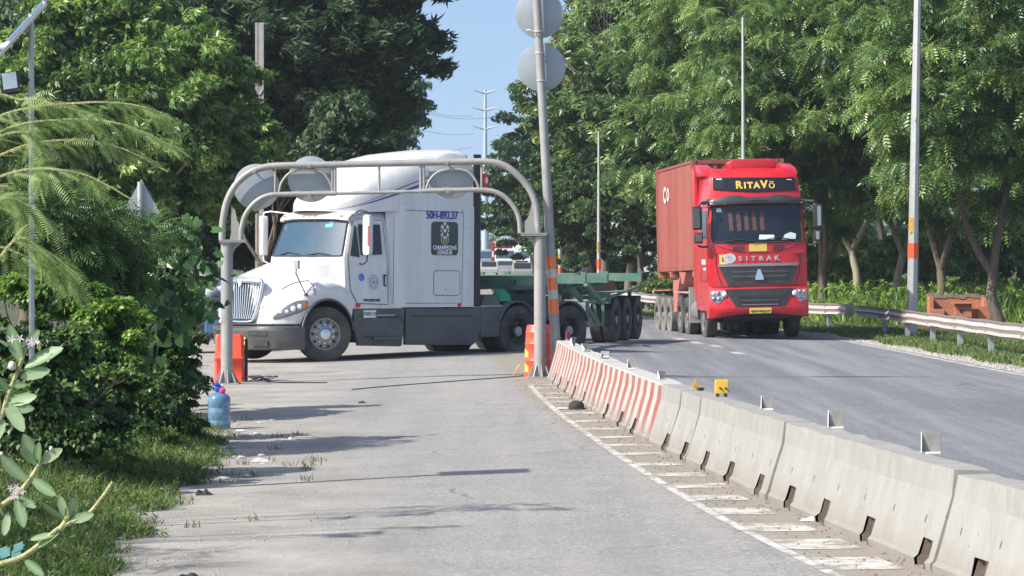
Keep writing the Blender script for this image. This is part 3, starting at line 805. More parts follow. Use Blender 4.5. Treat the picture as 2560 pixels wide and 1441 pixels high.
# leaning post with two round signs behind the barrier end
PZ = 49.35; ps = F / PZ
def pp(px, py): return Vector(((px - 1280) / ps, 0, CH - (py - HY) / ps))
post = empty('sign_post', (0, PZ, 0), 0, None, 'tall leaning grey post with orange bands and two round sign backs at the barrier end', 'sign post')
a, b = pp(1394, 947), pp(1335, -120)
d = (b - a)
def pl(t): return a + d * t
def tpy(py): return (947 - py) / 1067
mb = MB(); mb.tube([pl(0), pl(1)], [.082, .066], 16); mb.build('pole', M_POLE, post, smooth=40)
for y0, y1 in ((640, 673), (695, 726), (748, 785)):
    mb = MB(); mb.tube([pl(tpy(y1)), pl(tpy(y0))], .0845, 16); mb.build('orange_band', M_ORNG, post, smooth=40)
for y0, y1 in ((673, 695), (726, 748)):
    mb = MB(); mb.tube([pl(tpy(y1)), pl(tpy(y0))], .0835, 16); mb.build('white_band', M_WBAND, post, smooth=40)
for px, py in ((1349, 35), (1354, 168)):
    c = pp(px, py) + Vector((0, .13, 0))
    mb = MB(); mb.lathe([(.392, -.002), (.396, 0), (.396, .004)], 'y', 48, Matrix.Translation(c)); mb.build('sign_disc', M_SIGNB, post, smooth=30)
mb = MB()
for py in (79, 133, 202):
    c = pl(tpy(py)); mb.lathe([(.082, -.012), (.082, .012)], 'z', 16, Matrix.Translation(c)); mb.tube([c, c + Vector((.05, .13, .0))], .012, 6)
    mb.beam(c + Vector((-.02, -.07, -.02)), c + Vector((.10, .02, .01)), .012, .02)
mb.tube([pl(tpy(95)) + Vector((0, -.07, 0)), pl(tpy(82)) + Vector((-.05, -.12, 0)), pl(tpy(76)) + Vector((-.13, -.1, 0)), pl(tpy(72)) + Vector((-.2, -.08, -.03))], .008, 6)
mb.build('clamp', M_GALV, post)

# triangular sign among the shrubs
TZ = 52.0; ts = F / TZ
tri = empty('triangle_sign', ((350 - 1280) / ts, TZ, gz(-6.4, TZ)), 0, None, 'triangular warning sign seen from behind on a post among the shrubs', 'road sign')
def tp(px, py): return ((px - 350) / ts, CH - (py - HY) / ts - tri.location.z)
mb = MB(); T3 = [tp(352, 448), tp(404, 541), (tp(398, 549)), (tp(306, 549)), tp(300, 541)]
mb.prism(T3, lambda x, z: (x, .06, z), lambda x, z: (x, .066, z)); mb.build('plate', M_SIGNB, tri)
mb = MB(); z1 = tp(350, 455)[1]; mb.tube([(0, 0, 0), (0, 0, z1)], .045, 12); mb.build('post', M_GALV, tri, smooth=40)
for k, (y0, y1, m) in enumerate(((680, 694, M_ORNG), (660, 680, M_WBAND), (820, 842, M_WBAND))):
    mb = MB(); mb.tube([(0, 0, tp(0, y1)[1]), (0, 0, tp(0, y0)[1])], .047, 12); mb.build('reflective_band', m, tri, smooth=40)

# red water-filled barrels at the gate feet
def barrel(px, Z, w_, h, lb, boxy):
    o = empty('road_barrel', gp(px, Z), random.uniform(-.1, .1), None, lb, 'traffic barrel')
    mb = MB()
    if boxy:
        for z0, z1, a_, b_ in ((0, .06, .98, 1), (.06, h * .48, .94, .94), (h * .50, h * .95, .94, .9), (h * .95, h, .86, .80)):
            pass
        prof = [(.50, 0), (.51, .05), (.49, .08), (.48, h * .45), (.505, h * .47), (.505, h * .52), (.475, h * .54), (.46, h * .93), (.42, h)]
        rows = [[(sx * f * w_, sy * f * w_ * .75, z) for sx, sy in ((-1, -.85), (-.85, -1), (.85, -1), (1, -.85), (1, .85), (.85, 1), (-.85, 1), (-1, .85))] for f, z in prof]
        mb.grid(rows, True); n = len(rows)
        mb.f.append(tuple((n - 1) * 8 + k for k in range(8)))
        mb.build('body', M_REDPL, o, smooth=35)
        q = MB(); q.box((0, 0, h + .01), (w_ * .3, w_ * .3, .03)); q.build('cap', M_REDPL, o, bevel=.005)
        q = MB()
        q.box((w_ * .55, .02, h * .45), (.05, .05, h * .9)); q.build('side_joint', M_DARKBOX, o)
    else:
        r = w_ / 2
        mb.lathe([(r * .96, 0), (r, .03), (r * .95, .06), (r * .96, h * .30), (r * .99, h * .32), (r * .95, h * .34), (r * .94, h * .62), (r * .98, h * .64), (r * .93, h * .66), (r * .90, h * .84), (r * .94, h * .86), (r * .88, h * .88), (r * .84, h * .97), (r * .78, h)], 'z', 32)
        mb.build('body', M_REDPL, o, smooth=40)
        q = MB(); q.box((0, 0, h + .015), (.12, .05, .04)); q.build('handle', M_REDPL, o, bevel=.01)
        q = MB()
        for z0 in (h * .36, h * .08):
            rows = []
            for k in range(7):
                a_ = R(186 + k * 6); rr = r * .985
                rows.append([(rr * math.cos(a_), rr * math.sin(a_), z0 + (.02 if k % 6 else 0)), (rr * math.cos(a_), rr * math.sin(a_), z0 + h * .20 - .01 * k)])
            q.grid(rows)
        q.build('reflective_sticker', M_YEL, o)
    return o
barrel(574, 50.0, .50, .80, 'red plastic water-filled barrier behind the left gate post', True)
barrel(1346, 49.75, .46, .86, 'round red plastic barrel with yellow stickers behind the right gate post', False)

# ------------------------------------------------------------------ wheels
def wheel_meshes(rad, wid, mt, mr, style):
    """prototype wheel meshes, axis along y, outer side +y"""
    h = wid / 2; t = []
    n = 6
    prof = [(rad * .56, h * .80), (rad * .62, h * .96), (rad * .80, h * 1.0), (rad * .93, h * .93), (rad * .985, h * .82)]
    for i in range(n):
        a = h * .80 - (2 * h * .80) * i / (n - 1) * .999
        prof += [(rad, a), (rad, a - h * .20), (rad * .975, a - h * .22), (rad * .975, a - h * .30)] if i < n - 1 else [(rad, a)]
    prof += [(rad * .985, -h * .85), (rad * .93, -h * .95), (rad * .80, -h), (rad * .6, -h * .9), (rad * .56, -h * .8)]
    mb = MB(); mb.lathe(prof, 'y', 44, capends=False)
    out = [('wheel', mb, mt)]
    mb = MB()
    if style == 'front':
        mb.lathe([(rad * .57, h * .80), (rad * .585, h * .94), (rad * .55, h * .92), (rad * .53, h * .60), (rad * .50, h * .50), (rad * .36, h * .62), (rad * .30, h * .66), (rad * .30, h * .9), (rad * .22, h * 1.0), (rad * .20, h * .9), (.001, h * .88)], 'y', 40, capends=False)
    else:
        mb.lathe([(rad * .57, h * .80), (rad * .585, h * .94), (rad * .55, h * .92), (rad * .52, h * .30), (rad * .46, -h * .1), (rad * .34, -h * .25), (rad * .26, -h * .2), (rad * .24, h * .35), (rad * .20, h * .75), (rad * .12, h * .85), (.001, h * .86)], 'y', 40, capends=False)
    out.append(('rim', mb, mr))
    hh = MB(); base = h * .545 if style == 'front' else -h * .15
    for k in range(10):
        a = 2 * math.pi * k / 10
        rr = rad * .445 if style == 'front' else rad * .42
        hh.lathe([(rad * .052, base - .02), (rad * .052, base + .022), (.001, base + .022)], 'y', 12, Matrix.Translation((rr * math.cos(a), 0, rr * math.sin(a))))
    out.append(('hand_hole', hh, M_CHASSIS))
    hb = MB()
    if style == 'front':
        hb.lathe([(rad * .20, h * .9), (rad * .19, h * 1.02), (rad * .10, h * 1.10), (.001, h * 1.13)], 'y', 20)
        for k in range(10):
            a = 2 * math.pi * (k + .5) / 10
            hb.lathe([(.016, h * .6), (.016, h * .84), (.001, h * .85)], 'y', 8, Matrix.Translation((rad * .335 * math.cos(a), 0, rad * .335 * math.sin(a))))
        out.append(('hub', hb, M_CHROME))
    else:
        hb.lathe([(rad * .19, h * .7), (rad * .18, h * .92), (.001, h * .97)], 'y', 20)
        out.append(('hub', hb, M_STEEL))
    return out
def make_wheel(kind, rad, wid, mt, mr, style):
    objs = []
    for nm, mb, m in wheel_meshes(rad, wid, mt, mr, style):
        o = mb.build(nm, m, objs[0] if objs else None, smooth=35); objs.append(o)
    return objs[0]
def put_wheel(proto, parent, loc, rz=0.0, first=[]):
    if proto.get('used'):
        c = copy_tree(proto, parent)
    else:
        c = proto; c.parent = parent; proto['used'] = 1
    c.location = loc; c.rotation_euler = (0, 0, rz); return c

# ------------------------------------------------------------------ white bonneted tractor unit
HD = Vector((-.70, -.714, 0)); YAW = math.atan2(HD.y, HD.x)
P0 = Vector((-3.62, 59.0, 0)); NL = Vector((.714, -.70, 0))
base = P0 - NL * 1.22
zb0 = gz(P0.x, P0.y)
rear = base - HD * 6
T = empty('tractor_unit', (base.x, base.y, zb0 + .0), rot=(0, -math.atan2(.02 * 4.4 * .0 + .05, 6), YAW), label='white bonneted tractor unit with tall sleeper cab turning across the junction', cat='truck')
HW = 1.2
# bonnet with wings
ST = [(1.16, .36, 1.52, .60, 1.02, .66), (1.10, .46, 1.60, .80, 1.08, .68), (.95, .54, 1.66, .98, 1.17, .70), (.72, .60, 1.73, 1.12, 1.26, .72), (.55, .63, 1.78, 1.18, 1.36, .73),
      (.35, .66, 1.84, 1.20, 1.49, .76), (.15, .68, 1.90, 1.21, 1.56, .8), (0, .70, 1.94, 1.22, 1.58, .8), (-.2, .73, 1.99, 1.22, 1.57, .8), (-.4, .77, 2.03, 1.21, 1.53, .8), (-.62, .82, 2.07, 1.20, 1.45, 1.02)]
def arch(x):
    r = .68
    return .54 + math.sqrt(max(0, r * r - x * x)) if abs(x) < r else .7
XS = [1.16, 1.10, 1.03, .95, .84, .72, .655, .6, .5, .4, .3, .2, .1, 0, -.1, -.2, -.3, -.4, -.5, -.6, -.64, -.68]
rows = []
for x in XS:
    c = [interp(-x, [(-s[0], s[i]) for s in ST]) for i in range(1, 6)]
    w_, zt, yf, zf, zl = c
    zl = max(arch(x), .70) if abs(x) < .68 else (.72 if x > 0 else 1.02)
    half = [(0, zt + .03), (w_ * .5, zt + .022), (w_ * .9, zt - .02), (w_ + .05, zt - .12), (w_ + .12 + .1 * (yf - w_), zf + .09), (yf * .45 + (w_ + .12) * .55, zf + .035), (yf - .13, zf + .01), (yf - .03, zf - .07), (yf, zf - .18), (yf - .005, (zf - .18 + zl) / 2), (yf - .01, zl)]
    rows.append([(x, y, z) for y, z in half[::-1]] + [(x, -y, z) for y, z in half[1:]])
mb = MB(); mb.grid(rows)
mb.f.append(tuple(range(len(rows[0]))))
mb.build('bonnet', M_WHITE, T, smooth=55)
# wheel arch lip
for s in (1, -1):
    mb = MB(); mb.tube([(.68 * math.cos(R(a)), s * 1.215, .54 + .685 * math.sin(R(a))) for a in range(12, 175, 9)], .022, 8)
    mb.build('wheel_arch_trim', M_DGREY, T, smooth=50)
# inner arch, chassis
mb = MB()
for s in (1, -1):
    mb.grid([[(.66 * math.cos(R(a)), s * y, .54 + .66 * math.sin(R(a))) for a in range(0, 181, 12)] for y in (.55, 1.19)])
    mb.box((-3.4, s * .43, .86), (8.6, .09, .26))
mb.box((-.2, 0, 1.0), (1.6, .9, .8)); mb.box((-1.0, 0, .75), (1.6, 1.6, .45))
mb.box((.2, 0, .48), (.16, 1.9, .16)); mb.box((-5.4, 0, .52), (.2, 1.9, .2)); mb.box((-6.9, 0, .52), (.2, 1.9, .2))
mb.box((-6.1, 0, 1.14), (1.1, 1.0, .10)); mb.prism([(-.75, 0), (.75, 0), (.45, .12), (-.45, .12)], lambda x, z: (-6.1 + x, -.45, 1.18 + z), lambda x, z: (-6.1 + x, .45, 1.18 + z))
mb.build('chassis', M_CHASSIS, T)
# grille
GX0, GX1 = 1.20, 1.235
def gpt(y, z): return (1.235 - (z - .8) * .045 - abs(y) * abs(y) * .22, y, z)
def gw(z): return interp(z, [(.80, .36), (.95, .44), (1.45, .55), (1.58, .55)])
mb = MB(); zs = [.80, .86, .95, 1.1, 1.25, 1.4, 1.5, 1.56]
mb.grid([[(gpt(y * gw(z), z)[0] - .03, y * gw(z), z) for y in (-1, -.5, 0, .5, 1)] for z in zs])
gr = mb.build('grille', M_CHASSIS, T)
mb = MB()
ring = [(-gw(z), z) for z in zs] + [(-.5, 1.60), (-.25, 1.625), (0, 1.63), (.25, 1.625), (.5, 1.60)] + [(gw(z), z) for z in zs[::-1]] + [(.25, .775), (0, .77), (-.25, .775), (-gw(.8), .80)]
mb.tube([gpt(y, z) for y, z in ring], .035, 8)
mb.tube([gpt(y, 1.565 + .02 * (1 - (y / .5) ** 2)) for y in (-.52, -.3, 0, .3, .52)], .055, 8)
mb.build('grille_surround', M_CHROME, gr, smooth=60)
mb = MB()
for k in range(15):
    u = -1 + 2 * (k + .5) / 15; bw_ = .02
    pts = [gpt(u * gw(z) * .95, z) for z in (.83, .95, 1.2, 1.4, 1.52)]
    for a_, b_ in zip(pts, pts[1:]): mb.beam(a_, b_, .018, .018, up=(1, 0, 0))
mb.build('grille_bar', M_CHROME, gr)
mb = MB(); mb.prism([(0, -.09), (.045, -.02), (.06, .05), (.02, .07), (0, .03), (-.02, .07), (-.06, .05), (-.045, -.02)], lambda y, z: (1.215, y, 1.55 + z), lambda y, z: (1.25, y, 1.55 + z)); mb.build('emblem', M_LAMPW, gr)
# headlamps, fitted to the curve of the wing
def wing(x, z, off=0):
    c = [interp(-x, [(-q[0], q[i]) for q in ST]) for i in range(1, 6)]
    w_, zt, yf, zf, zl = c
    y = interp(z, [(zl, yf - .01), (zf - .18, yf), (zf - .07, yf - .03), (zf + .01, yf - .13), (zf + .035, yf * .45 + (w_ + .12) * .55), (zf + .09, w_ + .12 + .1 * (yf - w_))])
    return Vector((x + off * .55, y + off * .75, z))
for s in (1, -1):
    SS = Vector((1, s, 1)); mb = MB(); rows = []
    def LP_(u, v, off):   # u: 0 rear tip .. 1 inner tip, v: -1..1
        x = .50 + .58 * u; zc = 1.12 - .26 * u + .05 * math.sin(u * 3.14); h_ = .125 * (math.sin(math.pi * min(.99, .06 + u * .92)) ** .55) * (1 - .25 * u)
        p = wing(x, zc + v * h_, off); return Vector((p.x, p.y * s, p.z))
    for i in range(15):
        u = i / 14; rows.append([LP_(u, v, .016 if abs(v) < 1 else .004) for v in (-1, -.85, -.4, 0, .4, .85, 1)])
    mb.grid(rows); hl = mb.build('headlamp', M_LENS, T, smooth=50)
    mb = MB(); mb.tube([LP_(k / 14, 1, .008) for k in range(15)] + [LP_(1 - k / 14, -1, .008) for k in range(15)], .008, 5); mb.build('lamp_rim', M_DGREY, hl)
    for u, r_ in ((.30, .050), (.50, .055), (.68, .038)):
        c_ = LP_(u, 0, .012); mb = MB(); mb.lathe([(r_, 0), (r_ * .9, .015), (r_ * .5, .028), (.001, .034)], 'x', 14, Matrix.Translation(c_) @ Matrix.Rotation(s * R(48), 4, 'Z')); mb.build('reflector_bowl', M_LAMPW, hl, smooth=60)
    mb = MB(); rows = [[LP_(u, v, .020) for v in (-.75, 0, .75)] for u in (.03, .08, .13, .19)]; mb.grid(rows); mb.build('indicator', M_ORANGE, hl)
# bumper
BP = [(-.62, 1.20), (-.58, 1.215), (.60, 1.215), (.80, 1.18), (1.0, 1.05), (1.16, .84), (1.27, .55), (1.31, .25), (1.32, 0)]
BP = [p for p in BP if p[0] > .55]
BP = BP + [(x, -y) for x, y in BP[::-1][1:]]
rows = []
for z, off in ((.24, -.10), (.28, -.02), (.45, .0), (.50, .015), (.60, .03), (.66, .035), (.70, .0), (.715, -.08)):
    rows.append([(x + off * (.3 + .7 * (x > .9)), y * (1 + off * .3), z + .02 * (1 - abs(y) / 1.2) * -1) for x, y in BP])
mb = MB(); mb.grid(rows); bump = mb.build('bumper', M_BUMPER, T, smooth=50)
mb = MB()
for s in (1, -1):
    for z, a_, b_ in ((.56, .36, .78), (.36, .45, .80)):
        pts = [(interp(-y, [(-p[1], p[0]) for p in BP[:8]]) + .012, s * y, z) for y in (b_, (a_ + b_) / 2, a_)]
        for q, r_ in zip(pts, pts[1:]): mb.beam(q, r_, .05, .09)
mb.beam((1.318, .3, .57), (1.318, -.3, .57), .03, .05)
mb.build('air_intake', M_CHASSIS, bump)
mb = MB(); mb.tube([(x - .03, y * .985, .728) for x, y in BP], .022, 6); mb.build('bumper_gap', M_BLACK, bump)
mb = MB(); mb.tube([(x * 1.0 + .022 * (x > .9) + .006, y * 1.004, .668) for x, y in BP], .014, 6); mb.build('bumper_lip', M_BUMPER, bump, smooth=60)
mb = MB(); mb.box((1.335, .05, .40), (.012, .48, .15)); pl_ = mb.build('number_plate', M_YELP, bump)
text('plate_text', '50H-892.37', .095, M_CHASSIS, pl_, frame((1.343, .05, .40), (0, 1, 0), (0, 0, 1)), .002)
# cab shell
def cab_hy(z): return interp(z, [(1.0, 1.20), (1.1, 1.20), (2.05, 1.13), (2.85, .99), (2.97, .9)])
def cab_xf(z): return interp(z, [(1.0, -.50), (2.05, -.53), (2.8, -.80), (2.9, -.86), (2.97, -1.0)])
def cab_front(y, z, off=0): return (cab_xf(z) + .13 * (1 - (y / cab_hy(z)) ** 2) + off, y, z)
def cab_side(x, z, s=1, off=0): return (x, s * (cab_hy(z) + off), z)
mb = MB(); rows = []
for z in (1.04, 1.1, 1.6, 2.05, 2.3, 2.55, 2.8, 2.88, 2.93, 2.965):
    hy = cab_hy(z); yy = [hy * t for t in (-.97, -.8, -.5, 0, .5, .8, .97)]
    r_ = [(-2.0, -hy, z), (cab_xf(z) - .08, -hy, z)] + [cab_front(y, z) for y in yy] + [(cab_xf(z) - .08, hy, z), (-2.0, hy, z)]
    rows.append(r_)
mb.grid(rows, True); mb.f.append(tuple((len(rows) - 1) * len(rows[0]) + k for k in range(len(rows[0]))))
mb.build('cab', M_WHITE, T, smooth=40)
# windscreen, its black seal, contents of the dashboard
mb = MB(); rows = []
for z in (2.10, 2.3, 2.5, 2.68, 2.80):
    hy = cab_hy(z) * .915
    rows.append([cab_front(hy * t, z, .012) for t in [-1 + k / 6 for k in range(13)]])
mb.grid(rows); ws = mb.build('windscreen', M_GLASS, T, smooth=60, recalc=False)
mb = MB(); edge = [cab_front(cab_hy(2.1) * .93 * t, 2.085, .014) for t in [-1 + k / 6 for k in range(13)]] + [cab_front(cab_hy(z) * .93, z, .014) for z in (2.3, 2.5, 2.7)] + [cab_front(cab_hy(2.82) * .93 * t, 2.81, .014) for t in [1 - k / 6 for k in range(13)]] + [cab_front(-cab_hy(z) * .93, z, .014) for z in (2.7, 2.5, 2.3, 2.085)]
mb.tube(edge, .018, 6); mb.build('window_seal', M_BLACK, ws)
mb = MB()
def wsq(y0, y1, z0, z1, o=.018): mb.grid([[cab_front(y0, z0, o), cab_front(y1, z0, o)], [cab_front(y0, z1, o), cab_front(y1, z1, o)]])
wsq(.42, .60, 2.66, 2.72); mb.build('sticker', M_CYAN, ws)
mb = MB(); wsq(.50, .62, 2.73, 2.78); wsq(-.885, -.86, 2.62, 2.70); mb.build('sticker', M_BSTICK, ws)
mb = MB(); mb.tube([cab_front(-.75, 2.10, .03), cab_front(-.45, 2.16, .035), cab_front(-.08, 2.11, .03)], .010, 6); mb.tube([cab_front(.1, 2.10, .03), cab_front(.45, 2.14, .035), cab_front(.75, 2.11, .03)], .010, 6)
mb.build('wiper', M_BLACK, T)
# sun visor with marker lamps
rows = []
for u, zz in ((.10, 2.81), (.17, 2.835), (.15, 2.90), (.06, 2.975), (-.15, 3.0), (-.5, 2.985)):
    rows.append([(-.86 + .13 * (1 - t * t) + u, 1.03 * t * (1 - max(0, -u) * .1), zz - .05 * abs(t) ** 4) for t in [-1 + k / 7 for k in range(15)]])
mb = MB(); mb.grid(rows); vis = mb.build('sun_visor', M_WHITE, T, smooth=60, solid=.02)
for t in (-.82, -.17, 0, .17, .82):
    x = -.86 + .13 * (1 - t * t) + .15; mb = MB()
    mb.lathe([(.035, 0), (.03, .02), (.001, .028)], 'x', 12, Matrix.Translation((x - .005, 1.03 * t, 2.885)) @ Matrix.Diagonal((1, 1.3, .7, 1))); mb.build('marker_lamp', M_ORANGE, vis, smooth=60)
# doors with windows, handle, stickers
for s in (1, -1):
    mb = MB()
    D = [(-.60, 1.72), (-.62, 1.4), (-.78, 1.14), (-1.62, 1.12), (-1.66, 1.9), (-1.64, 2.80), (-1.0, 2.83), (-.82, 2.78), (-.60, 2.12)]
    mb.prism(D, lambda x, z: cab_side(x, z, s, 0.002), lambda x, z: cab_side(x, z, s, .014)); dr = mb.build('door', M_WHITE, T)
    mb = MB(); mb.tube([cab_side(x, z, s, .012) for x, z in D[:5]], .009, 5); mb.tube([cab_side(x, z, s, .012) for x, z in D[4:]], .006, 5); mb.tube([cab_side(x, z, s, .012) for x, z in (D[8], D[0])], .009, 5)
    mb.build('door_seam', M_BLACK, dr)
    for P in ([(-.66, 2.09), (-.90, 2.06), (-.90, 2.66), (-.86, 2.70)], [(-.94, 2.10), (-1.52, 2.12), (-1.55, 2.72), (-.96, 2.72), (-.94, 2.64)]):
        mb = MB(); mb.prism(P, lambda x, z: cab_side(x, z, s, .014), lambda x, z: cab_side(x, z, s, .019)); mb.build('side_window', M_DGLASS, dr)
    mb = MB(); mb.box((-1.56, s * (cab_hy(1.6) + .02), 1.60), (.07, .02, .24)); mb.build('door_handle', M_CHASSIS, dr, bevel=.008)
    mb = MB(); mb.box((-1.56, s * (cab_hy(1.6) + .034), 1.60), (.03, .012, .17)); mb.build('door_handle', M_CHROME, dr)
    mb = MB(); c = Vector(cab_side(-.93, 1.66, s, .014)); mb.lathe([(.075, 0), (.075, .004)], 'z', 18, frame(c, (-1 * s, 0, 0), (0, 0, 1))); mb.build('sticker', M_BSTICK, dr)
    c = Vector(cab_side(-1.25, 1.56, s, .015)); mb = MB()
    for k in range(26):
        a_ = 2 * math.pi * k / 26
        if k % 5 != 4: mb.box((.125 * math.cos(a_), .125 * math.sin(a_) * 1.15, 0), (.020, .014, .004), frame(c, (-1, 0, 0), (0, 0, 1)) @ Matrix.Rotation(0, 4, 'Z'))
    mb.tube([frame(c, (-1, 0, 0), (0, 0, 1)) @ Vector((.09 * math.cos(a_ * .3), .10 * math.sin(a_ * .3), 0)) for a_ in range(22)], .004, 4)
    for q in (((-.04, -.05), (0, .06)), ((.04, -.05), (0, .06)), ((-.05, 0), (.05, 0))):
        mb.tube([frame(c, (-1, 0, 0), (0, 0, 1)) @ Vector((u, v, 0)) for u, v in q], .004, 4)
    mb.build('round_emblem', M_BLUE, dr)
    if s == 1: text('lettering', 'PROSTAR', .07, M_CHASSIS, dr, frame(cab_side(-1.18, 1.20, 1, .018), (-1, 0, 0), (0, 0, 1)), .003, .004, sx=1.5)
for x in (-.80, -3.62): mb = MB(); mb.lathe([(.055, 0), (.045, .02), (.001, .03)], 'y', 12, Matrix.Translation((x, 1.205, 1.10)) @ Matrix.Diagonal((1.3, 1, .8, 1))); mb.build('side_marker', M_REDLENS, T, smooth=60)
# sleeper box
SB = [(-1.72, 0), (-1.86, .35), (-2.02, .8), (-2.15, 1.0), (-2.4, 1.0), (-3.0, 1.0), (-4.03, 1.0)]
rows = []
for x, f in SB:
    r_ = []
    for z in (1.06, 1.12, 1.6, 2.1, 2.6, 3.0, 3.12):
        a_ = 1.205 if z < 3.1 else 1.20
        hy = cab_hy(min(z, 2.85)) + .012; hy = hy + (a_ + .015 - hy) * f
        r_.append((x, hy, z))
    rows.append(r_ + [(x, -y, z) for x, y, z in r_[::-1]])
mb = MB(); mb.grid(rows); mb.f.append(tuple((len(rows) - 1) * 14 + k for k in range(14)))
sl_o = mb.build('sleeper', M_WHITE, T, smooth=45)
SY = 1.22
def splate(name, x0, x1, z0, z1, m, par, off=.004, r_=.06, th=.004):
    P = []
    for cx, cz, a0 in ((x1 - r_, z1 - r_, 0), (x0 + r_, z1 - r_, 90), (x0 + r_, z0 + r_, 180), (x1 - r_, z0 + r_, 270)):
        for k in range(5): a_ = R(a0 + k * 22.5); P.append((cx + r_ * math.cos(a_), cz + r_ * math.sin(a_)))
    mb = MB(); mb.prism(P, lambda x, z: (x, SY + off, z), lambda x, z: (x, SY + off + th, z)); return mb.build(name, m, par), P
win, _ = splate('sleeper_window', -3.56, -2.80, 2.12, 2.80, M_DGLASS, sl_o, .003, .08, .006)
_, P = splate('locker_door', -3.62, -2.88, 1.30, 1.80, M_WHITE, sl_o, .002, .07, .006)
mb = MB(); mb.tube([(x, SY + .006, z) for x, z in P + P[:1]], .007, 5)
for pts in (((-2.1, 1.14), (-3.68, 1.14), (-3.72, 2.9), (-3.70, 3.05)), ((-1.75, 1.12), (-1.76, 2.9)), ((-2.1, 3.02), (-3.70, 3.0))): mb.tube([(x, SY + .002, z) for x, z in pts], .006, 5)
mb.build('panel_seam', M_DGREY, sl_o)
mb = MB()
for z in (1.4, 1.95, 2.7): mb.lathe([(.010, 0), (.010, .006)], 'y', 8, Matrix.Translation((-3.86, SY, z)))
mb.lathe([(.012, 0), (.012, .012)], 'y', 8, Matrix.Translation((-3.2, SY, 1.42))); mb.build('rivet', M_CHASSIS, sl_o)
FM = lambda x, z, o=.012: frame((x, SY + o, z), (-1, 0, 0), (0, 0, 1))
text('registration', '50H-892.37', .225, M_BLUE, sl_o, FM(-3.10, 2.93), .003, .004, sx=.84)
text('window_lettering', 'CHAMPIONS', .115, M_LETTER, win, FM(-3.18, 2.27), .002, .004, sx=1.02)
text('window_lettering', 'LEAGUE', .115, M_LETTER, win, FM(-3.18, 2.175), .002, .004, sx=1.02)
text('window_lettering', '17', .12, M_GOLD, win, FM(-3.18, 2.42), .002, .006)
mb = MB()
for (u, v, r_) in ((0, .0, .062), (-.075, .075, .058), (.075, .075, .058), (0, .145, .055), (-.08, -.08, .05), (.08, -.08, .05), (0, -.14, .045), (-.10, .0, .03), (.10, .0, .03)):
    P = []
    for k in range(10): a_ = math.pi * k / 5 + math.pi / 2; q = r_ if k % 2 == 0 else r_ * .45; P.append((u + q * math.cos(a_), v + q * math.sin(a_)))
    Mx = FM(-3.18, 2.62, .010); mb.prism(P, lambda a_, b_: Mx @ Vector((a_, b_, 0)), lambda a_, b_: Mx @ Vector((a_, b_, .003)))
Mx = FM(-3.18, 2.42, .010); mb.tube([Mx @ Vector(p + (0,)) for p in ((-.10, .06), (0, .085), (.10, .06), (.09, -.04), (0, -.085), (-.09, -.04), (-.10, .06))], .006, 5)
mb.build('ball_emblem', M_LETTER, win)
# roof fairing
FS = [(-.46, .16, .10, 2.99, 3.06), (-.56, .44, .30, 2.98, 3.14), (-.75, .70, .50, 2.97, 3.28), (-1.0, .86, .60, 2.97, 3.48), (-1.3, .98, .68, 2.97, 3.70), (-1.6, 1.06, .74, 2.98, 3.87), (-1.9, 1.14, .78, 3.0, 3.99), (-2.3, 1.20, .84, 3.04, 4.10), (-2.8, 1.21, .90, 3.06, 4.20), (-3.4, 1.215, .94, 3.08, 4.27), (-3.95, 1.215, .95, 3.08, 4.30), (-4.03, 1.20, .92, 3.08, 4.28)]
def fair(x, t, off=0):
    hb, ht, zb_, zt = [interp(-x, [(-s[0], s[i]) for s in FS]) for i in range(1, 5)]
    K = [(0, (hb, zb_)), (.25, (hb * 1.0 - .005, zb_ + .28 * (zt - zb_))), (.45, (hb * .95 + ht * .05, zb_ + .52 * (zt - zb_))), (.62, (hb * .72 + ht * .28, zb_ + .76 * (zt - zb_))), (.75, (hb * .25 + ht * .75, zb_ + .93 * (zt - zb_))), (.86, (ht * .8, zt)), (1, (0, zt + .035))]
    y = interp(t, [(k, v[0]) for k, v in K]); z = interp(t, [(k, v[1]) for k, v in K])
    n = Vector((0, max(.0, 1 - t * 1.0) + .05, t)).normalized() * off
    return (x + off * .3, y + n.y, z + n.z)
ts_ = [0, .12, .25, .35, .45, .54, .62, .69, .75, .81, .86, .93, 1]
mb = MB(); rows = []
XF = [-.46, -.5, -.56, -.65, -.75, -.87, -1.0, -1.15, -1.3, -1.45, -1.6, -1.75, -1.9, -2.1, -2.3, -2.55, -2.8, -3.1, -3.4, -3.7, -3.95, -4.03]
for x in XF:
    h_ = [fair(x, t) for t in ts_]; rows.append(h_ + [(p[0], -p[1], p[2]) for p in h_[::-1][1:]])
mb.grid(rows); mb.f.append(tuple(range(len(rows[0])))); mb.f.append(tuple((len(rows) - 1) * len(rows[0]) + k for k in range(len(rows[0]))))
fr_ = mb.build('roof_fairing', M_WHITE, T, smooth=70)
for s in (1, -1):
    for off_t, wd, m in ((0, .018, M_STRIPER), (-.075, .035, M_BLUE)):
        mb = MB(); rows = []
        for k in range(26):
            u = k / 25; x = -.62 - 3.1 * u
            t = .16 + .36 * math.sin(u * math.pi * .52) ** 1.15 + off_t * (.35 + .65 * min(1, u * 2.2)); ww = wd * (.4 + .6 * min(1, u * 2))
            a_, b_ = fair(x, t - ww / 2, .008), fair(x, t + ww / 2, .008)
            rows.append([(a_[0], s * a_[1], a_[2]), (b_[0], s * b_[1], b_[2])])
        mb.grid(rows); mb.build('stripe', m, fr_, recalc=False)
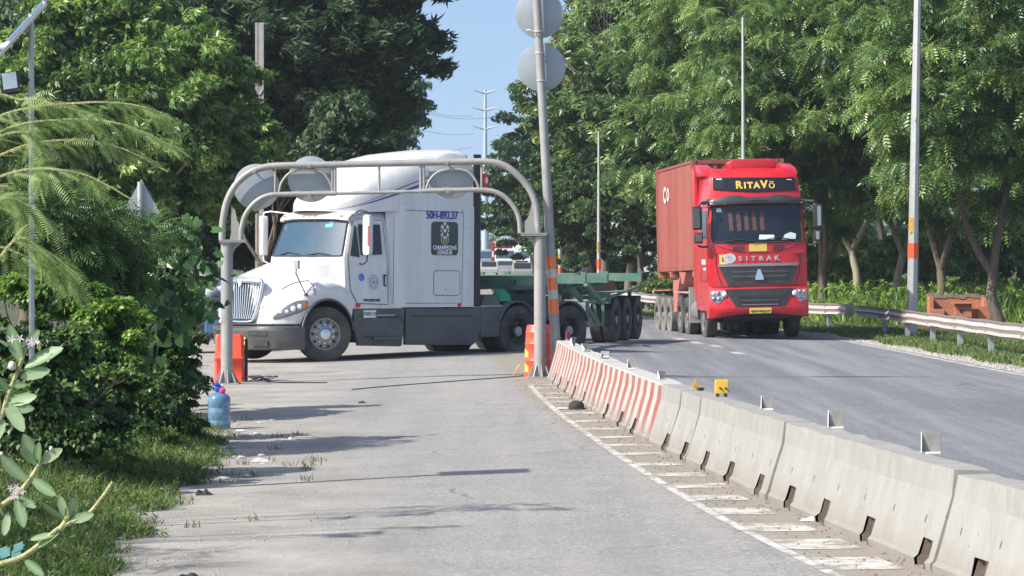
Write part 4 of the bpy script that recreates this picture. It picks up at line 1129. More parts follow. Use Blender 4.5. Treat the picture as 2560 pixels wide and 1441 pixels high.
# triangular red flag with white edge on the roof
mb = MB(); mb.prism([(0, 0), (.20, 0), (.12, .17), (.03, .16)], lambda y, z: (-.62, -.30 + y, 2.99 + z), lambda y, z: (-.60, -.30 + y, 2.99 + z)); mb.build('pennant', M_REDLENS, T)
mb = MB(); mb.prism([(-.09, .03), (-.02, 0), (.03, .16), (-.05, .19), (-.10, .12)], lambda y, z: (-.60, -.32 + y, 2.99 + z), lambda y, z: (-.57, -.32 + y, 2.99 + z)); mb.build('pennant', M_WHITE2, T)
# mirrors
for s, (mx_, my_) in ((1, (-.78, 1.50)), (-1, (-.62, -1.46))):
    mb = MB(); P = [(-.07, -.40), (.07, -.40), (.09, -.33), (.09, .33), (.07, .40), (-.07, .40), (-.09, .33), (-.09, -.33)]
    q = Matrix.Translation((mx_, my_, 2.50)) @ Matrix.Rotation(s * .25, 4, 'Z')
    mb.prism(P, lambda y, z: q @ Vector((.06, y * .9, z)), lambda y, z: q @ Vector((-.07, y, z)))
    mi = mb.build('wing_mirror', M_WHITE, T, bevel=.025, smooth=50)
    mb = MB(); mb.box((0, 0, 0), (.012, .035, .40), q @ Matrix.Translation((.055, .055 * s, -.02))); mb.build('marker_lamp', M_ORANGE if s < 0 else M_STRIPER, mi)
    mb = MB()
    mb.tube([(mx_, my_, 2.90), (mx_, my_ - s * .03, 2.97), (mx_ - .02, s * 1.25, 2.99), (-.95, s * .95, 2.94)], .016, 8)
    mb.build('mirror_arm', M_CHASSIS if s > 0 else M_WHITE2, mi, smooth=50); mb = MB()
    mb.tube([(mx_, my_, 2.12), (mx_, my_ - s * .02, 1.98), (mx_ - .05, s * 1.33, 1.92), (-.90, s * 1.15, 1.93)], .016, 8)
    mb.build('mirror_arm', M_CHASSIS if s > 0 else M_WHITE2, mi, smooth=50)
# bonnet mirror on spindly legs
mb = MB(); A = Vector((.62, .98, 1.86))
mb.tube([A, (.66, 1.0, 1.74), (.60, 1.08, 1.52), (.52, 1.14, 1.32)], .012, 6)
mb.tube([(.60, 1.06, 1.58), (.75, .9, 1.50), (.84, .80, 1.42)], .009, 6)
mb.tube([(.60, 1.07, 1.56), (.44, 1.12, 1.60), (.35, 1.16, 1.50), (.33, 1.2, 1.30)], .009, 6)
mb.lathe([(.05, 0), (.03, .04), (.001, .05)], 'z', 10, Matrix.Translation((.52, 1.14, 1.30)))
bmr = mb.build('bonnet_mirror', M_CHASSIS, T)
mb = MB(); mb.box((.62, .98, 1.90), (.05, .13, .17)); mb.build('mirror_glass', M_SIGNB, bmr, bevel=.008)
# side skirts, tank, steps
for s in (1, -1):
    mb = MB()
    mb.prism([(-.70, 1.04), (-.72, .62), (-.84, .30), (-2.0, .27), (-2.05, .30), (-2.1, 1.04)], lambda x, z: (x, s * 1.12, z), lambda x, z: (x, s * (1.20 - .02 * (z < .4)), z))
    mb.prism([(-2.12, 1.04), (-2.12, .30), (-4.05, .27), (-4.20, .36), (-4.26, .6), (-4.26, 1.04)], lambda x, z: (x, s * 1.12, z), lambda x, z: (x, s * (1.20 - .02 * (z < .4)), z))
    sk = mb.build('side_skirt', M_DGREY, T, bevel=.015)
    mb = MB()
    for x0, x1, z in ((-.9, -2.0, .86), (-2.3, -4.0, .88), (-1.0, -1.9, .47), (-2.0, -2.1, .8)): mb.box(((x0 + x1) / 2, s * 1.203, z), (abs(x1 - x0), .012, .018))
    mb.box((-2.11, s * 1.20, .66), (.02, .012, .7))
    mb.build('panel_groove', M_CHASSIS, sk)
    mb = MB(); mb.box((-1.6, s * 1.212, .44), (.75, .03, .07)); mb.build('step', M_BUMPER, sk, bevel=.006)
    if s == 1:
        mb = MB(); mb.box((-1.12, 1.214, .93), (.34, .01, .15)); np_ = mb.build('side_plate', M_LETTER, sk)
        text('plate_text', '5000120', .10, M_CHASSIS, np_, FM(-1.12, .93, .002), .002)
        mb = MB(); mb.box((-1.55, 1.21, .905), (.5, .012, .03)); mb.build('label_strip', M_SIGNB, sk)
    mb = MB(); mb.box((-4.62, s * 1.0, .74), (.66, .34, .62)); mb.build('battery_box', M_DGREY, T, bevel=.03)
    mb = MB(); mb.box((-4.6, s * 1.17, 1.075), (.64, .02, .03)); mb.build('box_trim', M_SIGNB, T)
    mb = MB(); mb.prism([(-4.27, 1.06), (-4.95, 1.06), (-4.75, 1.30), (-4.45, 1.30)], lambda x, z: (x, s * .7, z), lambda x, z: (x, s * 1.15, z)); mb.build('tank', M_DGREY, T, bevel=.03)
    for xa in (-5.38, -6.94):
        mb = MB(); rows = [[(xa + .62 * math.cos(R(a_)), s * y, .54 + .64 * math.sin(R(a_))) for a_ in range(20, 161, 10)] for y in (.62, 1.22)]
        mb.grid(rows); mb.build('mudguard', M_DGREY, T, solid=.02, smooth=50)
mb = MB()
mb.tube([(-4.30, -.95, 1.0), (-4.30, -.95, 4.1), (-4.34, -.95, 4.2)], .075, 12); mb.build('exhaust_stack', M_CHASSIS, T, smooth=50)
mb = MB()
for s in (1, -1): mb.box((-4.14, s * 1.19, 2.66), (.20, .03, 3.1))
mb.box((-4.06, 0, 2.5), (.05, 2.3, 2.9)); mb.build('rear_extender', M_CHASSIS, T)
mb = MB(); mb.prism([(0, 0), (.10, .04), (.13, .22), (.10, .36), (.02, .38), (-.03, .2)], lambda x, z: (-4.30 - x, 1.19, 3.45 + z), lambda x, z: (-4.30 - x, 1.24, 3.45 + z)); mb.build('red_marker_board', M_REDLENS, T)
mb = MB(); mb.lathe([(.05, 0), (.05, .02)], 'y', 12, Matrix.Translation((-4.36, 1.235, 3.68)) @ Matrix.Diagonal((.7, 1, 1.3, 1))); mb.build('reflector_patch', M_LETTER, T)
# wheels
WF = make_wheel('front', .54, .30, M_TYRE, M_STEEL, 'front')
WR = make_wheel('rear', .54, .30, M_TYRE, M_RIMDARK, 'rear')
put_wheel(WF, T, (0, 1.07, .54), -R(24))
put_wheel(WF, T, (0, -1.07, .54), math.pi - R(24))
for xa in (-5.38, -6.94):
    for s in (1, -1):
        put_wheel(WR, T, (xa, s * 1.07, .54), 0 if s > 0 else math.pi)
        put_wheel(WR, T, (xa, s * .74, .54), 0 if s > 0 else math.pi)
# green tarpaulin bundle behind the cab
mb = MB(); mb.lathe([(.001, .26), (.10, .24), (.2, .12), (.24, 0)], 'z', 9, Matrix.Translation((-5.25, .80, 1.17))); mb.build('green_bundle', mat('green_bag', (.02, .35, .16), .6, 0, .3, 14), T)

# ------------------------------------------------------------------ green skeletal trailer behind the tractor
tdir = Vector((.235, .972, 0)).normalized()
king = base - HD * 6.1
TR = empty('skeletal_trailer', (king.x, king.y, -.02), math.atan2(-tdir.y, -tdir.x), None, 'empty green skeletal container trailer coupled behind the white tractor unit', 'trailer')
mb = MB()
for s in (1, -1):
    mb.prism([(1.2, 1.30), (1.2, 1.50), (-1.2, 1.52), (-1.9, 1.52), (-2.5, 1.42), (-9.4, 1.42), (-9.4, 1.12), (-2.7, 1.10), (-2.0, 1.30)], lambda x, z: (x, s * .42, z), lambda x, z: (x, s * .55, z))
for x in (-3.2, -4.4, -5.6, -8.4): mb.box((x, 0, 1.25), (.10, .84, .20))
mb.build('main_beam', M_TEAL_SHADE, TR)  # beams coloured dark as if in the cab's shade
mb = MB()
for x, w_ in ((.9, 2.44), (-2.9, 2.44), (-5.3, 2.44), (-9.35, 2.44)):
    mb = MB(); mb.box((x, 0, 1.50), (.16 if x > -9 else .22, w_, .20))
    for s in (1, -1): mb.box((x, s * 1.17, 1.63), (.12, .12, .06))
    mb.build('bolster', M_TEAL, TR)
mb = MB()
for s in (1, -1):
    for x in (-2.9, -5.3):
        mb.beam((x - .1, s * .5, 1.18), (x - .1, s * 1.2, 1.46), .06, .10)
    mb.beam((-3.4, s * 1.1, 1.40), (-4.9, s * 1.15, .95), .08, .12); mb.beam((-3.1, s * .7, 1.40), (-4.6, s * .75, 1.02), .08, .12)
    mb.beam((-5.0, s * 1.15, 1.0), (-9.3, s * 1.15, 1.28), .05, .05)
mb.build('brace', M_TEAL, TR)
for s in (1, -1):
    mb = MB(); mb.box((-7.6, s * .97, 1.17), (4.1, .52, .03)); mb.box((-5.55, s * .97, 1.05), (.03, .52, .26)); mb.build('mudguard', M_TEAL if s > 0 else M_TEAL_SHADE, TR)
    mb = MB()
    for a_, b_ in (((-3.5, 1.0), (-3.5, .42)), ((-5.2, 1.0), (-5.2, .42)), ((-3.5, .45), (-5.2, .45)), ((-3.5, .98), (-5.2, .98)), ((-4.3, .98), (-4.3, .45)), ((-3.5, .9), (-4.4, .5))):
        mb.beam((a_[0], s * 1.12, a_[1]), (b_[0], s * 1.12, b_[1]), .05, .07)
    mb.build('side_guard', M_TEAL, TR)
    mb = MB(); mb.beam((-2.4, s * .7, 1.15), (-2.4, s * .7, .35), .12, .12); mb.box((-2.4, s * .7, .33), (.22, .22, .03)); mb.build('landing_leg', M_DARKSTEEL, TR)
mb = MB(); mb.tube([(-4.7, .2, 1.35), (-4.2, .9, 1.68)], .05, 8); mb.box((-4.2, .92, 1.70), (.16, .16, .10)); mb.build('crank', M_CHASSIS, TR); mb = MB(); mb.box((-7.45, 0, .60), (2.6, .10, .10)); mb.box((-8.6, 0, .52), (.12, 1.9, .12)); mb.box((-7.6, 0, .52), (.12, 1.9, .12)); mb.box((-6.3, 0, .52), (.12, 1.9, .12))
mb.build('axle_gear', M_CHASSIS, TR)
WT = make_wheel('trailer', .52, .27, M_TYRE, M_RIMDARK, 'rear')
for xa in (-6.3, -7.6, -8.9):
    for s in (1, -1):
        for y in (1.10, .80): put_wheel(WT, TR, (xa, s * y, .52 ), 0 if s > 0 else math.pi)
mb = MB(); mb.box((-9.55, 0, 1.0), (.06, 2.3, .10)); mb.box((-9.42, .9, 1.05), (.2, .06, .2)); mb.box((-9.42, -.9, 1.05), (.2, .06, .2)); mb.build('underrun_bar', M_TEAL, TR)

# ------------------------------------------------------------------ red cab-over tractor, its trailer and its container
RZ = 76.3; RX = 6.32
hr = Vector((.096, -.9954, 0)); RYAW = math.atan2(hr.y, hr.x)
zr = gz(RX, RZ)
TK = empty('tractor_unit', (RX, RZ, zr), rot=(R(1.25), 0, RYAW), label='red cab-over tractor unit with a high roof facing the camera in the right lane', cat='truck')
# local: x forward with 0 at the cab front, y to its left (photo right), z up
def fx(z): return interp(z, [(.5, -.02), (.9, .0), (1.35, .0), (2.5, -.03), (2.62, -.06), (3.45, -.20), (3.7, -.26), (4.2, -.42), (4.38, -.62)])
def rhy(z): return interp(z, [(.5, 1.20), (.8, 1.27), (2.4, 1.27), (2.6, 1.26), (3.45, 1.21), (3.8, 1.18), (4.2, 1.12), (4.38, 1.02)])
def ffront(y, z, off=0): return (fx(z) - .16 * abs(y / rhy(z)) ** 3.5 + off, y, z)
mb = MB(); rows = []
TT = [-1, -.97, -.9, -.8, -.6, -.3, 0, .3, .6, .8, .9, .97, 1]
for z in (.74, .8, 1.0, 1.35, 1.38, 1.8, 2.3, 2.5, 2.62, 2.9, 3.2, 3.45, 3.6, 3.7, 3.9, 4.1, 4.22, 4.32, 4.38):
    hy = rhy(z); rows.append([(-2.25, -hy, z)] + [ffront(hy * t, z) for t in TT] + [(-2.25, hy, z)])
mb.grid(rows, True); mb.f.append(tuple((len(rows) - 1) * len(rows[0]) + k for k in range(len(rows[0]))))
mb.build('cab', M_RED, TK, smooth=45)
def fpoly(name, P, m, par, o0=.004, o1=.02, curve=True, **k):
    # subdivide the outline so it follows the curved front
    Q = []
    n = len(P)
    for i in range(n):
        a_, b_ = P[i], P[(i + 1) % n]; st = max(1, int(abs(b_[0] - a_[0]) / .2))
        for j in range(st): t = j / st; Q.append((a_[0] + (b_[0] - a_[0]) * t, a_[1] + (b_[1] - a_[1]) * t))
    mb = MB(); c = (sum(q[0] for q in Q) / len(Q), sum(q[1] for q in Q) / len(Q))
    N = len(Q); K = 4
    rings = []
    for r_ in range(K):
        f = 1 - r_ / K
        rings.append([ffront(c[0] + (q[0] - c[0]) * f, c[1] + (q[1] - c[1]) * f, o1) for q in Q])
    rings = [[ffront(q[0], q[1], o0) for q in Q]] + rings
    mb.grid(rings, True); L_ = (len(rings) - 1) * N
    mb.v.append(ffront(c[0], c[1], o1)); ci = len(mb.v) - 1
    mb.f += [(L_ + k_, L_ + (k_ + 1) % N, ci) for k_ in range(N)]
    return mb.build(name, m, par, **k)
# windscreen
wsr = fpoly('windscreen', [(-1.12, 2.50), (1.12, 2.50), (1.16, 2.6), (1.12, 3.40), (-1.12, 3.40), (-1.16, 2.6)], mat('dark_windscreen', (.010, .014, .022), .07, 0, .3, 2, spec=.5, coat=.25), TK, .002, .012, smooth=60)
mb = MB(); mb.tube([ffront(y, z, .014) for y, z in ((-1.13, 2.49), (-.6, 2.475), (0, 2.47), (.6, 2.475), (1.13, 2.49), (1.17, 2.6), (1.13, 3.42), (.6, 3.43), (0, 3.43), (-.6, 3.43), (-1.13, 3.42), (-1.17, 2.6), (-1.13, 2.49))], .02, 6); mb.build('window_seal', M_BLACK, wsr)
fpoly('paper', [(.02, 2.55), (.42, 2.545), (.42, 2.66), (.04, 2.67)], M_PAPER, wsr, .013, .017)
fpoly('paper', [(.62, 2.53), (.98, 2.55), (1.0, 2.68), (.85, 2.72), (.7, 2.66)], M_PAPER, wsr, .013, .017)
fpoly('sticker', [(-1.02, 3.27), (-.88, 3.27), (-.92, 3.36), (-1.02, 3.36)], M_PAPER, wsr, .013, .017)
for k in range(5):   # striped curtain showing behind the glass
    y0 = -.72 + k * .20
    fpoly('curtain', [(y0, 2.78), (y0 + .10, 2.78), (y0 + .09, 3.26), (y0 - .02, 3.26)], mat('curtain_cloth', (.10, .05, .048), .8, 0, .5, 12), wsr, .013, .0155)
mb = MB(); mb.tube([ffront(-.85, 2.50, .04), ffront(-.5, 2.56, .05), ffront(-.1, 2.50, .04)], .016, 6); mb.tube([ffront(.1, 2.52, .04), ffront(.5, 2.60, .04), ffront(.95, 2.52, .04)], .012, 6); mb.build('wiper', M_BLACK, TK)
mb = MB()
rows = []
for u, zz in ((.02, 3.62), (.16, 3.64), (.24, 3.56), (.22, 3.47), (.05, 3.46)):
    rows.append([(ffront(1.22 * t, 3.5)[0] + u * (1 - .3 * t * t), 1.26 * t, zz - .04 * t * t + (.05 if (abs(t) > .35 and abs(t) < .75 and zz > 3.6) else 0)) for t in [-1 + k / 8 for k in range(17)]])
mb.grid(rows); mb.build('sun_visor', mat('dark_visor', (.035, .036, .04), .35, 0, .2, 4, .25, (.12, .12, .12)), TK, smooth=50, solid=.02)
for s in (1, -1):
    mb = MB(); P = [(s * .80, 3.455), (s * 1.25, 3.47), (s * 1.24, 3.56), (s * 1.15, 3.55)]
    mb.prism(P, lambda y, z: ffront(min(max(y, -1.2), 1.2), z, .05), lambda y, z: ffront(min(max(y, -1.2), 1.2), z, .19)); mb.build('marker_lamp', M_WBAND, TK)
# black name board
nb = fpoly('name_board', [(-1.07, 3.84), (0, 3.77), (1.07, 3.80), (1.06, 4.12), (-1.06, 4.15)], M_DGLASS, TK, .004, .03)
def FT(y, z, off=.034): return frame(ffront(y, z, off), (0, 1, 0), (-.28, 0, 1))
x0 = -.52
for ch, sz, adv in (('R', .27, .20), ('I', .22, .09), ('T', .22, .15), ('A', .22, .17), ('V', .27, .19), ('Õ', .20, .19)):
    if ch == 'Õ':
        cc = (x0 + adv / 2, 3.915); mb = MB()
        mb.tube([Vector(ffront(cc[0] + .062 * math.cos(q * .3142), cc[1] + .062 * math.sin(q * .3142), .036)) for q in range(21)], .015, 5)
        mb.tube([Vector(ffront(cc[0] + u, cc[1] + .10 + v, .036)) for u, v in ((-.055, -.008), (-.03, .010), (0, .0), (.03, -.010), (.055, .008))], .011, 5)
        mb.build('name_lettering', M_GOLD, nb)
    else: text('name_lettering', ch, sz, M_GOLD, nb, FT(x0 + adv / 2, 3.945 + (sz - .27) * .28), .003, .012)
    x0 += adv + .012
fpoly('name_board_light', [(-.98, 4.10), (-.84, 4.10), (-.84, 4.12), (-.98, 4.12)], M_LETTER, nb, .03, .034)
fpoly('name_board_light', [(.84, 4.06), (.98, 4.05), (.98, 4.07), (.84, 4.08)], M_LETTER, nb, .03, .034)
# air conditioner box and roof wings
mb = MB(); mb.prism([(-.58, 4.36), (.62, 4.36), (.60, 4.56), (.52, 4.62), (-.5, 4.62), (-.56, 4.56)], lambda y, z: (-.62, y, z), lambda y, z: (-1.5, y, z - .03)); mb.build('air_conditioner', M_RED, TK, bevel=.04, smooth=50)
for s in (1, -1):
    mb = MB(); mb.prism([(-.9, 4.2), (-2.35, 4.2), (-2.35, 4.54), (-1.9, 4.52), (-1.2, 4.40)], lambda x, z: (x, s * 1.24 , z), lambda x, z: (x, s * .92, z)); mb.build('roof_wing', M_RED, TK, bevel=.05, smooth=50)
    mb = MB(); mb.prism([(-2.15, .95), (-2.35, .95), (-2.62, 1.2), (-2.62, 4.4), (-2.35, 4.5), (-2.15, 4.3)], lambda x, z: (x, s * 1.19, z), lambda x, z: (x, s * 1.27, z)); mb.build('side_fairing', M_RED, TK, bevel=.015)
M_GRB = mat('grille_black', (.035, .037, .042), .42, 0, .2, 4, .3, (.11, .105, .10))
# lower bumper
rows = []
for z, o in ((.56, -.05), (.60, .03), (.72, .06), (.80, .07), (.86, .05), (1.34, .04), (1.38, .0)):
    r_ = []
    for t in TT:
        hy = 1.28; dz = -.0
        zz = z + (0.10 * max(0, 1 - abs(t) ** 2 * 1.2) if z < .62 else 0)
        r_.append((fx(z) - .16 * abs(t) ** 3.5 + o, hy * t, zz))
    rows.append([(-.55, -1.28, rows and rows[0][1][2] * 0 + z or z)] + r_ + [(-.55, 1.28, z)])
mb = MB(); mb.grid(rows); bm_ = mb.build('bumper', M_RED, TK, smooth=45)
def bpoly(name, P, m, par, o=.045, th=.02, **k):
    return fpoly(name, P, m, par, o, o + th, **k)
bpoly('lower_grille', [(-.90, 1.30), (-.62, .84), (.62, .84), (.90, 1.30)], M_GRB, bm_, .035, .03)
bpoly('grille_opening', [(-.60, 1.12), (-.46, .90), (.46, .90), (.60, 1.12)], M_CHASSIS, bm_, .06, .012)
bpoly('grille_trim', [(-.47, .885), (.47, .885), (.46, .905), (-.46, .905)], M_STEEL, bm_, .07, .01)
bpoly('grille_trim', [(-.50, .99), (.50, .99), (.50, 1.02), (-.50, 1.02)], M_DGREY, bm_, .07, .01)
for s in (1, -1):
    lp = bpoly('headlamp', [(s * .86, 1.27), (s * 1.24, 1.27), (s * 1.25, 1.02), (s * 1.05, .93), (s * .93, 1.08)], mat('bright_lens', (.42, .45, .50), .15, .5, .4, 18, coat=1), bm_, .04, .02)
    for (y, z, r_, m) in ((.90, 1.17, .065, M_LAMPW), (1.05, 1.20, .055, M_LENS), (1.17, 1.20, .05, M_LAMPW if s < 0 else M_ORANGE), (1.04, 1.06, .05, M_LENS), (1.16, 1.06, .055, M_LENS)):
        mb = MB(); mb.lathe([(r_, 0), (r_ * .85, .02), (.001, .03)], 'x', 14, Matrix.Translation(ffront(s * y, z, .058))); mb.build('lamp_bowl', m, lp, smooth=60)
bpoly('bumper_shadow_gap', [(-1.22, 1.345), (1.22, 1.345), (1.22, 1.375), (-1.22, 1.375)], M_CHASSIS, bm_, .03, .012)
bpoly('bumper_crease', [(-1.1, .795), (1.1, .795), (1.1, .81), (-1.1, .81)], M_STRIPER, bm_, .065, .008)
pt = bpoly('number_plate', [(-.28, .67), (.28, .67), (.28, .81), (-.28, .81)], M_YELP, bm_, .09, .015)
text('plate_text', '50H-400.54', .105, M_CHASSIS, pt, FT(0, .74, .108), .002, .003)
# upper grille, letters, badges
ug = fpoly('upper_grille', [(-1.03, 1.90), (-.82, 1.42), (.84, 1.42), (1.03, 1.90)], M_GRB, TK, .003, .03)
fpoly('grille_opening', [(-.82, 1.82), (-.66, 1.52), (.68, 1.52), (.84, 1.82)], M_CHASSIS, ug, .028, .036)
fpoly('grille_trim', [(-1.04, 1.87), (1.04, 1.87), (1.02, 1.94), (-1.02, 1.94)], M_STEEL, ug, .004, .045)
for z in (1.60, 1.72): fpoly('grille_trim', [(-.72, z), (.72, z), (.72, z + .03), (-.72, z + .03)], M_DGREY, ug, .036, .042)
mb = MB(); mb.prism([(-.11, 1.52), (.11, 1.52), (.11, 1.58), (.03, 1.80), (-.03, 1.80), (-.11, 1.58)], lambda y, z: ffront(y, z, .036), lambda y, z: ffront(y, z, .07)); mb.build('triangle_badge', M_CHROME, ug, bevel=.01)
x0 = -.55
for ch in 'SITRAK':
    adv = .09 if ch == 'I' else .15
    text('model_lettering', ch, .17, M_SILV, TK, FT(x0 + adv / 2, 2.065, .006), .010, .008, sx=1.1); x0 += adv + .05
mb = MB(); mb.lathe([(.155, 0), (.155, .008)], 'x', 28, Matrix.Translation(ffront(-.74, 2.08, .004)) @ Matrix.Diagonal((1, 1, .82, 1))); rb = mb.build('round_badge', M_LETTER, TK)
mb = MB()
for r_ in (.125, .07): mb.tube([Vector(ffront(-.74, 2.08, .014)) + Vector((0, r_ * math.cos(a_ * .3), .82 * r_ * math.sin(a_ * .3))) for a_ in range(22)], .005, 4)
for y in (-.03, .0, .03): mb.tube([Vector(ffront(-.74, 2.08, .014)) + Vector((0, y, z)) for z in (-.045, .045)], .005, 4)
mb.build('badge_mark', M_GREYBAG, rb)
yp = fpoly('yellow_permit', [(-1.0, 1.94), (-.80, 1.94), (-.80, 2.18), (-1.0, 2.18)], M_YELP, TK, .003, .008)
fpoly('permit_mark', [(-.94, 2.0), (-.86, 2.0), (-.86, 2.12), (-.94, 2.12)], M_STRIPER, yp, .008, .010)
yp = fpoly('yellow_permit', [(-.24, 2.25), (.22, 2.25), (.22, 2.48), (-.24, 2.48)], M_YELP, TK, .003, .010)
for k in range(5): fpoly('permit_mark', [(-.18 + k * .075, 2.30), (-.15 + k * .075, 2.30), (-.15 + k * .075, 2.42), (-.18 + k * .075, 2.42)], M_GOLD, yp, .010, .013)
mb = MB()
for s in (1, -1):
    for k in range(3): a_ = ffront(s * .36, 2.38 - k * .05, .002); b_ = ffront(s * .66, 2.37 - k * .05, .002); mb.beam(a_, b_, .02, .018)
mb.tube([ffront(y, z, .003) for y, z in ((-1.05, 2.40), (-.8, 2.32), (-.5, 2.24), (-.2, 2.21), (.2, 2.21), (.5, 2.24), (.8, 2.32), (1.05, 2.40))], .009, 5)
for s in (1, -1): mb.tube([ffront(s * y, z, .003) for y, z in ((1.07, 2.22), (1.09, 1.95), (1.02, 1.60), (.94, 1.40))], .012, 5)
mb.build('panel_seam', M_CHASSIS, TK)
mb = MB(); mb.prism([(.88, 2.20), (1.27, 2.25), (1.26, 2.19), (.90, 2.14)], lambda y, z: ffront(min(y, 1.25), z, .004), lambda y, z: ffront(min(y, 1.25), z, .05)); mb.build('corner_handle', M_RED, TK, bevel=.01)
# side details: door outline, window, lettering
for s in (-1, 1):
    mb = MB(); mb.prism([(-.42, 2.60), (-1.25, 2.60), (-1.25, 3.30), (-.55, 3.30)], lambda x, z: (x, s * (rhy(z) + .002), z), lambda x, z: (x, s * (rhy(z) + .012), z)); mb.build('side_window', M_DGLASS, TK)
    mb = MB(); mb.tube([(x, s * (rhy(z) + .004), z) for x, z in ((-.32, 3.4), (-.28, 2.5), (-.30, 1.5), (-1.35, 1.5), (-1.38, 3.4), (-.32, 3.4))], .012, 5); mb.build('door_seam', M_CHASSIS, TK)
    mb = MB(); mb.box((-.9, s * 1.275, 2.0), (.5, .012, .12)); mb.box((-.75, s * 1.275, 1.82), (.3, .012, .06)); mb.build('side_lettering', M_LETTER, TK)
    # mirrors on arms
    yy = s * 1.55
    mb = MB(); mb.box((-.05, yy, 3.12), (.14, .24, .60)); mi = mb.build('wing_mirror', M_CHASSIS, TK, bevel=.04, smooth=50)
    mb = MB(); mb.box((-.05, yy - s * .02, 2.62), (.14, .22, .28)); mb.build('lower_mirror', M_CHASSIS, mi, bevel=.04, smooth=50)
    mb = MB(); mb.box((.025, yy + s * .03, 3.12), (.012, .17 if s < 0 else .09, .50)); mb.box((.025, yy - s * .02, 2.62), (.012, .16 if s < 0 else .09, .20)); mb.build('mirror_shell', M_SIGNB if s > 0 else M_DGREY, mi, bevel=.004)
    mb = MB(); mb.tube([(-.05, yy, 3.40), (-.02, s * 1.45, 3.50), (-.25, s * 1.22, 3.52)], .03, 8); mb.build('mirror_arm', M_CHASSIS, mi); mb = MB(); mb.tube([(-.05, yy, 2.42), (-.15, s * 1.40, 2.38), (-.25, s * 1.26, 2.40)], .025, 8); mb.build('mirror_arm', M_CHASSIS, mi)
    # step well, front mudguard
    mb = MB(); rows = [[(-1.45 + .60 * math.cos(R(a_)), s * y, .52 + .62 * math.sin(R(a_))) for a_ in range(0, 181, 12)] for y in (.85, 1.27)]
    mb.grid(rows); mb.build('mudguard', M_CHASSIS, TK, solid=.02)
mb = MB(); mb.prism([(-.12, 3.45), (-.05, 3.45), (-.02, 3.55), (-.12, 3.55)], lambda y, z: (-.1, y - 1.28, z), lambda y, z: (0, y - 1.28, z)); mb.build('front_mirror_arm', M_CHASSIS, TK)
mb = MB()
for s in (1, -1):
    mb.box((-3.2, s * .42, .88), (6.0, .09, .26)); mb.box((-.5, s * .5, .62), (.5, .12, .12))
mb.box((-.3, 0, .60), (.10, 1.7, .14)); mb.box((-1.45, 0, .50), (.14, 1.9, .14)); mb.box((-1.0, 0, .85), (1.5, .8, .5)); mb.box((-.25, .05, .70), (.15, .35, .22)); mb.box((-.28, -.75, .66), (.12, .18, .16))
mb.box((-4.25, 0, .52), (.16, 1.9, .16)); mb.box((-5.5, 0, .52), (.16, 1.9, .16)); mb.box((-4.9, 0, 1.16), (1.2, 1.0, .12)); mb.box((-2.9, 0, 1.6), (.3, 1.6, 1.2))
mb.build('chassis', M_CHASSIS, TK)
for s in (-1, 1):
    mb = MB(); mb.tube([(-2.25, s * .98, .72), (-3.35, s * .98, .72)], .28, 16); mb.build('fuel_tank', M_STEEL, TK, smooth=40)
    mb = MB(); mb.box((-3.52, s * 1.0, .85), (.10, .52, .95)); mb.box((-4.9, s * 1.0, 1.17), (2.5, .52, .03)); mb.build('rear_mudguard', mat('grey_mudguard', (.27, .28, .28), .7, 0, .2, 5, .6), TK)
WR2 = make_wheel('red_front', .53, .31, M_TYRE, M_TYRED, 'front')
WR3 = make_wheel('red_rear', .53, .29, M_TYRE, M_TYRED, 'rear')
for s in (1, -1):
    put_wheel(WR2, TK, (-1.45, s * 1.08, .53), 0 if s > 0 else math.pi)
    for xa in (-4.25, -5.5):
        for y in (1.09, .76): put_wheel(WR3, TK, (xa, s * y, .53), 0 if s > 0 else math.pi)

TR2 = empty('container_trailer', (RX - hr.x * 5.5, RZ - hr.y * 5.5, zr), rot=(R(1.0), R(-.75), RYAW), label='reddish container trailer coupled behind the red tractor unit', cat='trailer')
RP = mat('trailer_red', (.42, .11, .085), .6, 0, .2, 3, .6, (.42, .22, .17))
mb = MB()
for s in (1, -1): mb.prism([(2.6, 1.55), (2.6, 1.72), (-4.4, 1.72), (-4.4, 1.32), (-.4, 1.32), (.6, 1.50)], lambda x, z: (x, s * .42, z), lambda x, z: (x, s * .55, z))
for x in (2.45, .2, -1.6, -3.8): mb.box((x, 0, 1.64), (.18, 2.44, .15))
mb.build('main_beam', RP, TR2)
mb = MB()
for s in (1, -1):
    mb.prism([(1.1, 1.70), (.3, 1.70), (.3, 1.40), (.75, 1.38)], lambda x, z: (x, s * .75, z), lambda x, z: (x, s * 1.21, z))
mb.build('outrigger', RP, TR2)
for s in (1, -1):
    mb = MB(); mb.prism([(-.3, 1.50), (-1.5, 1.50), (-1.5, .62), (-.75, .62), (-.7, 1.15)], lambda x, z: (x, s * .80, z), lambda x, z: (x, s * 1.16, z)); mb.build('side_locker', RP, TR2, bevel=.01)
    mb = MB(); mb.box((-3.2, s * 1.0, 1.22), (3.3, .50, .03)); mb.build('mudguard', RP, TR2)
WT2 = make_wheel('red_trailer', .52, .27, M_TYRED, M_TYRED, 'rear')
for xa in (-2.1, -3.25, -4.4):
    for s in (1, -1):
        for y in (1.09, .79): put_wheel(WT2, TR2, (xa, s * y, .50), 0 if s > 0 else math.pi)
mb = MB()
for xa in (-2.1, -3.25, -4.4): mb = MB(); mb.box((xa, 0, .52), (.12, 2.0, .12)); mb.build('axle', M_CHASSIS, TR2)
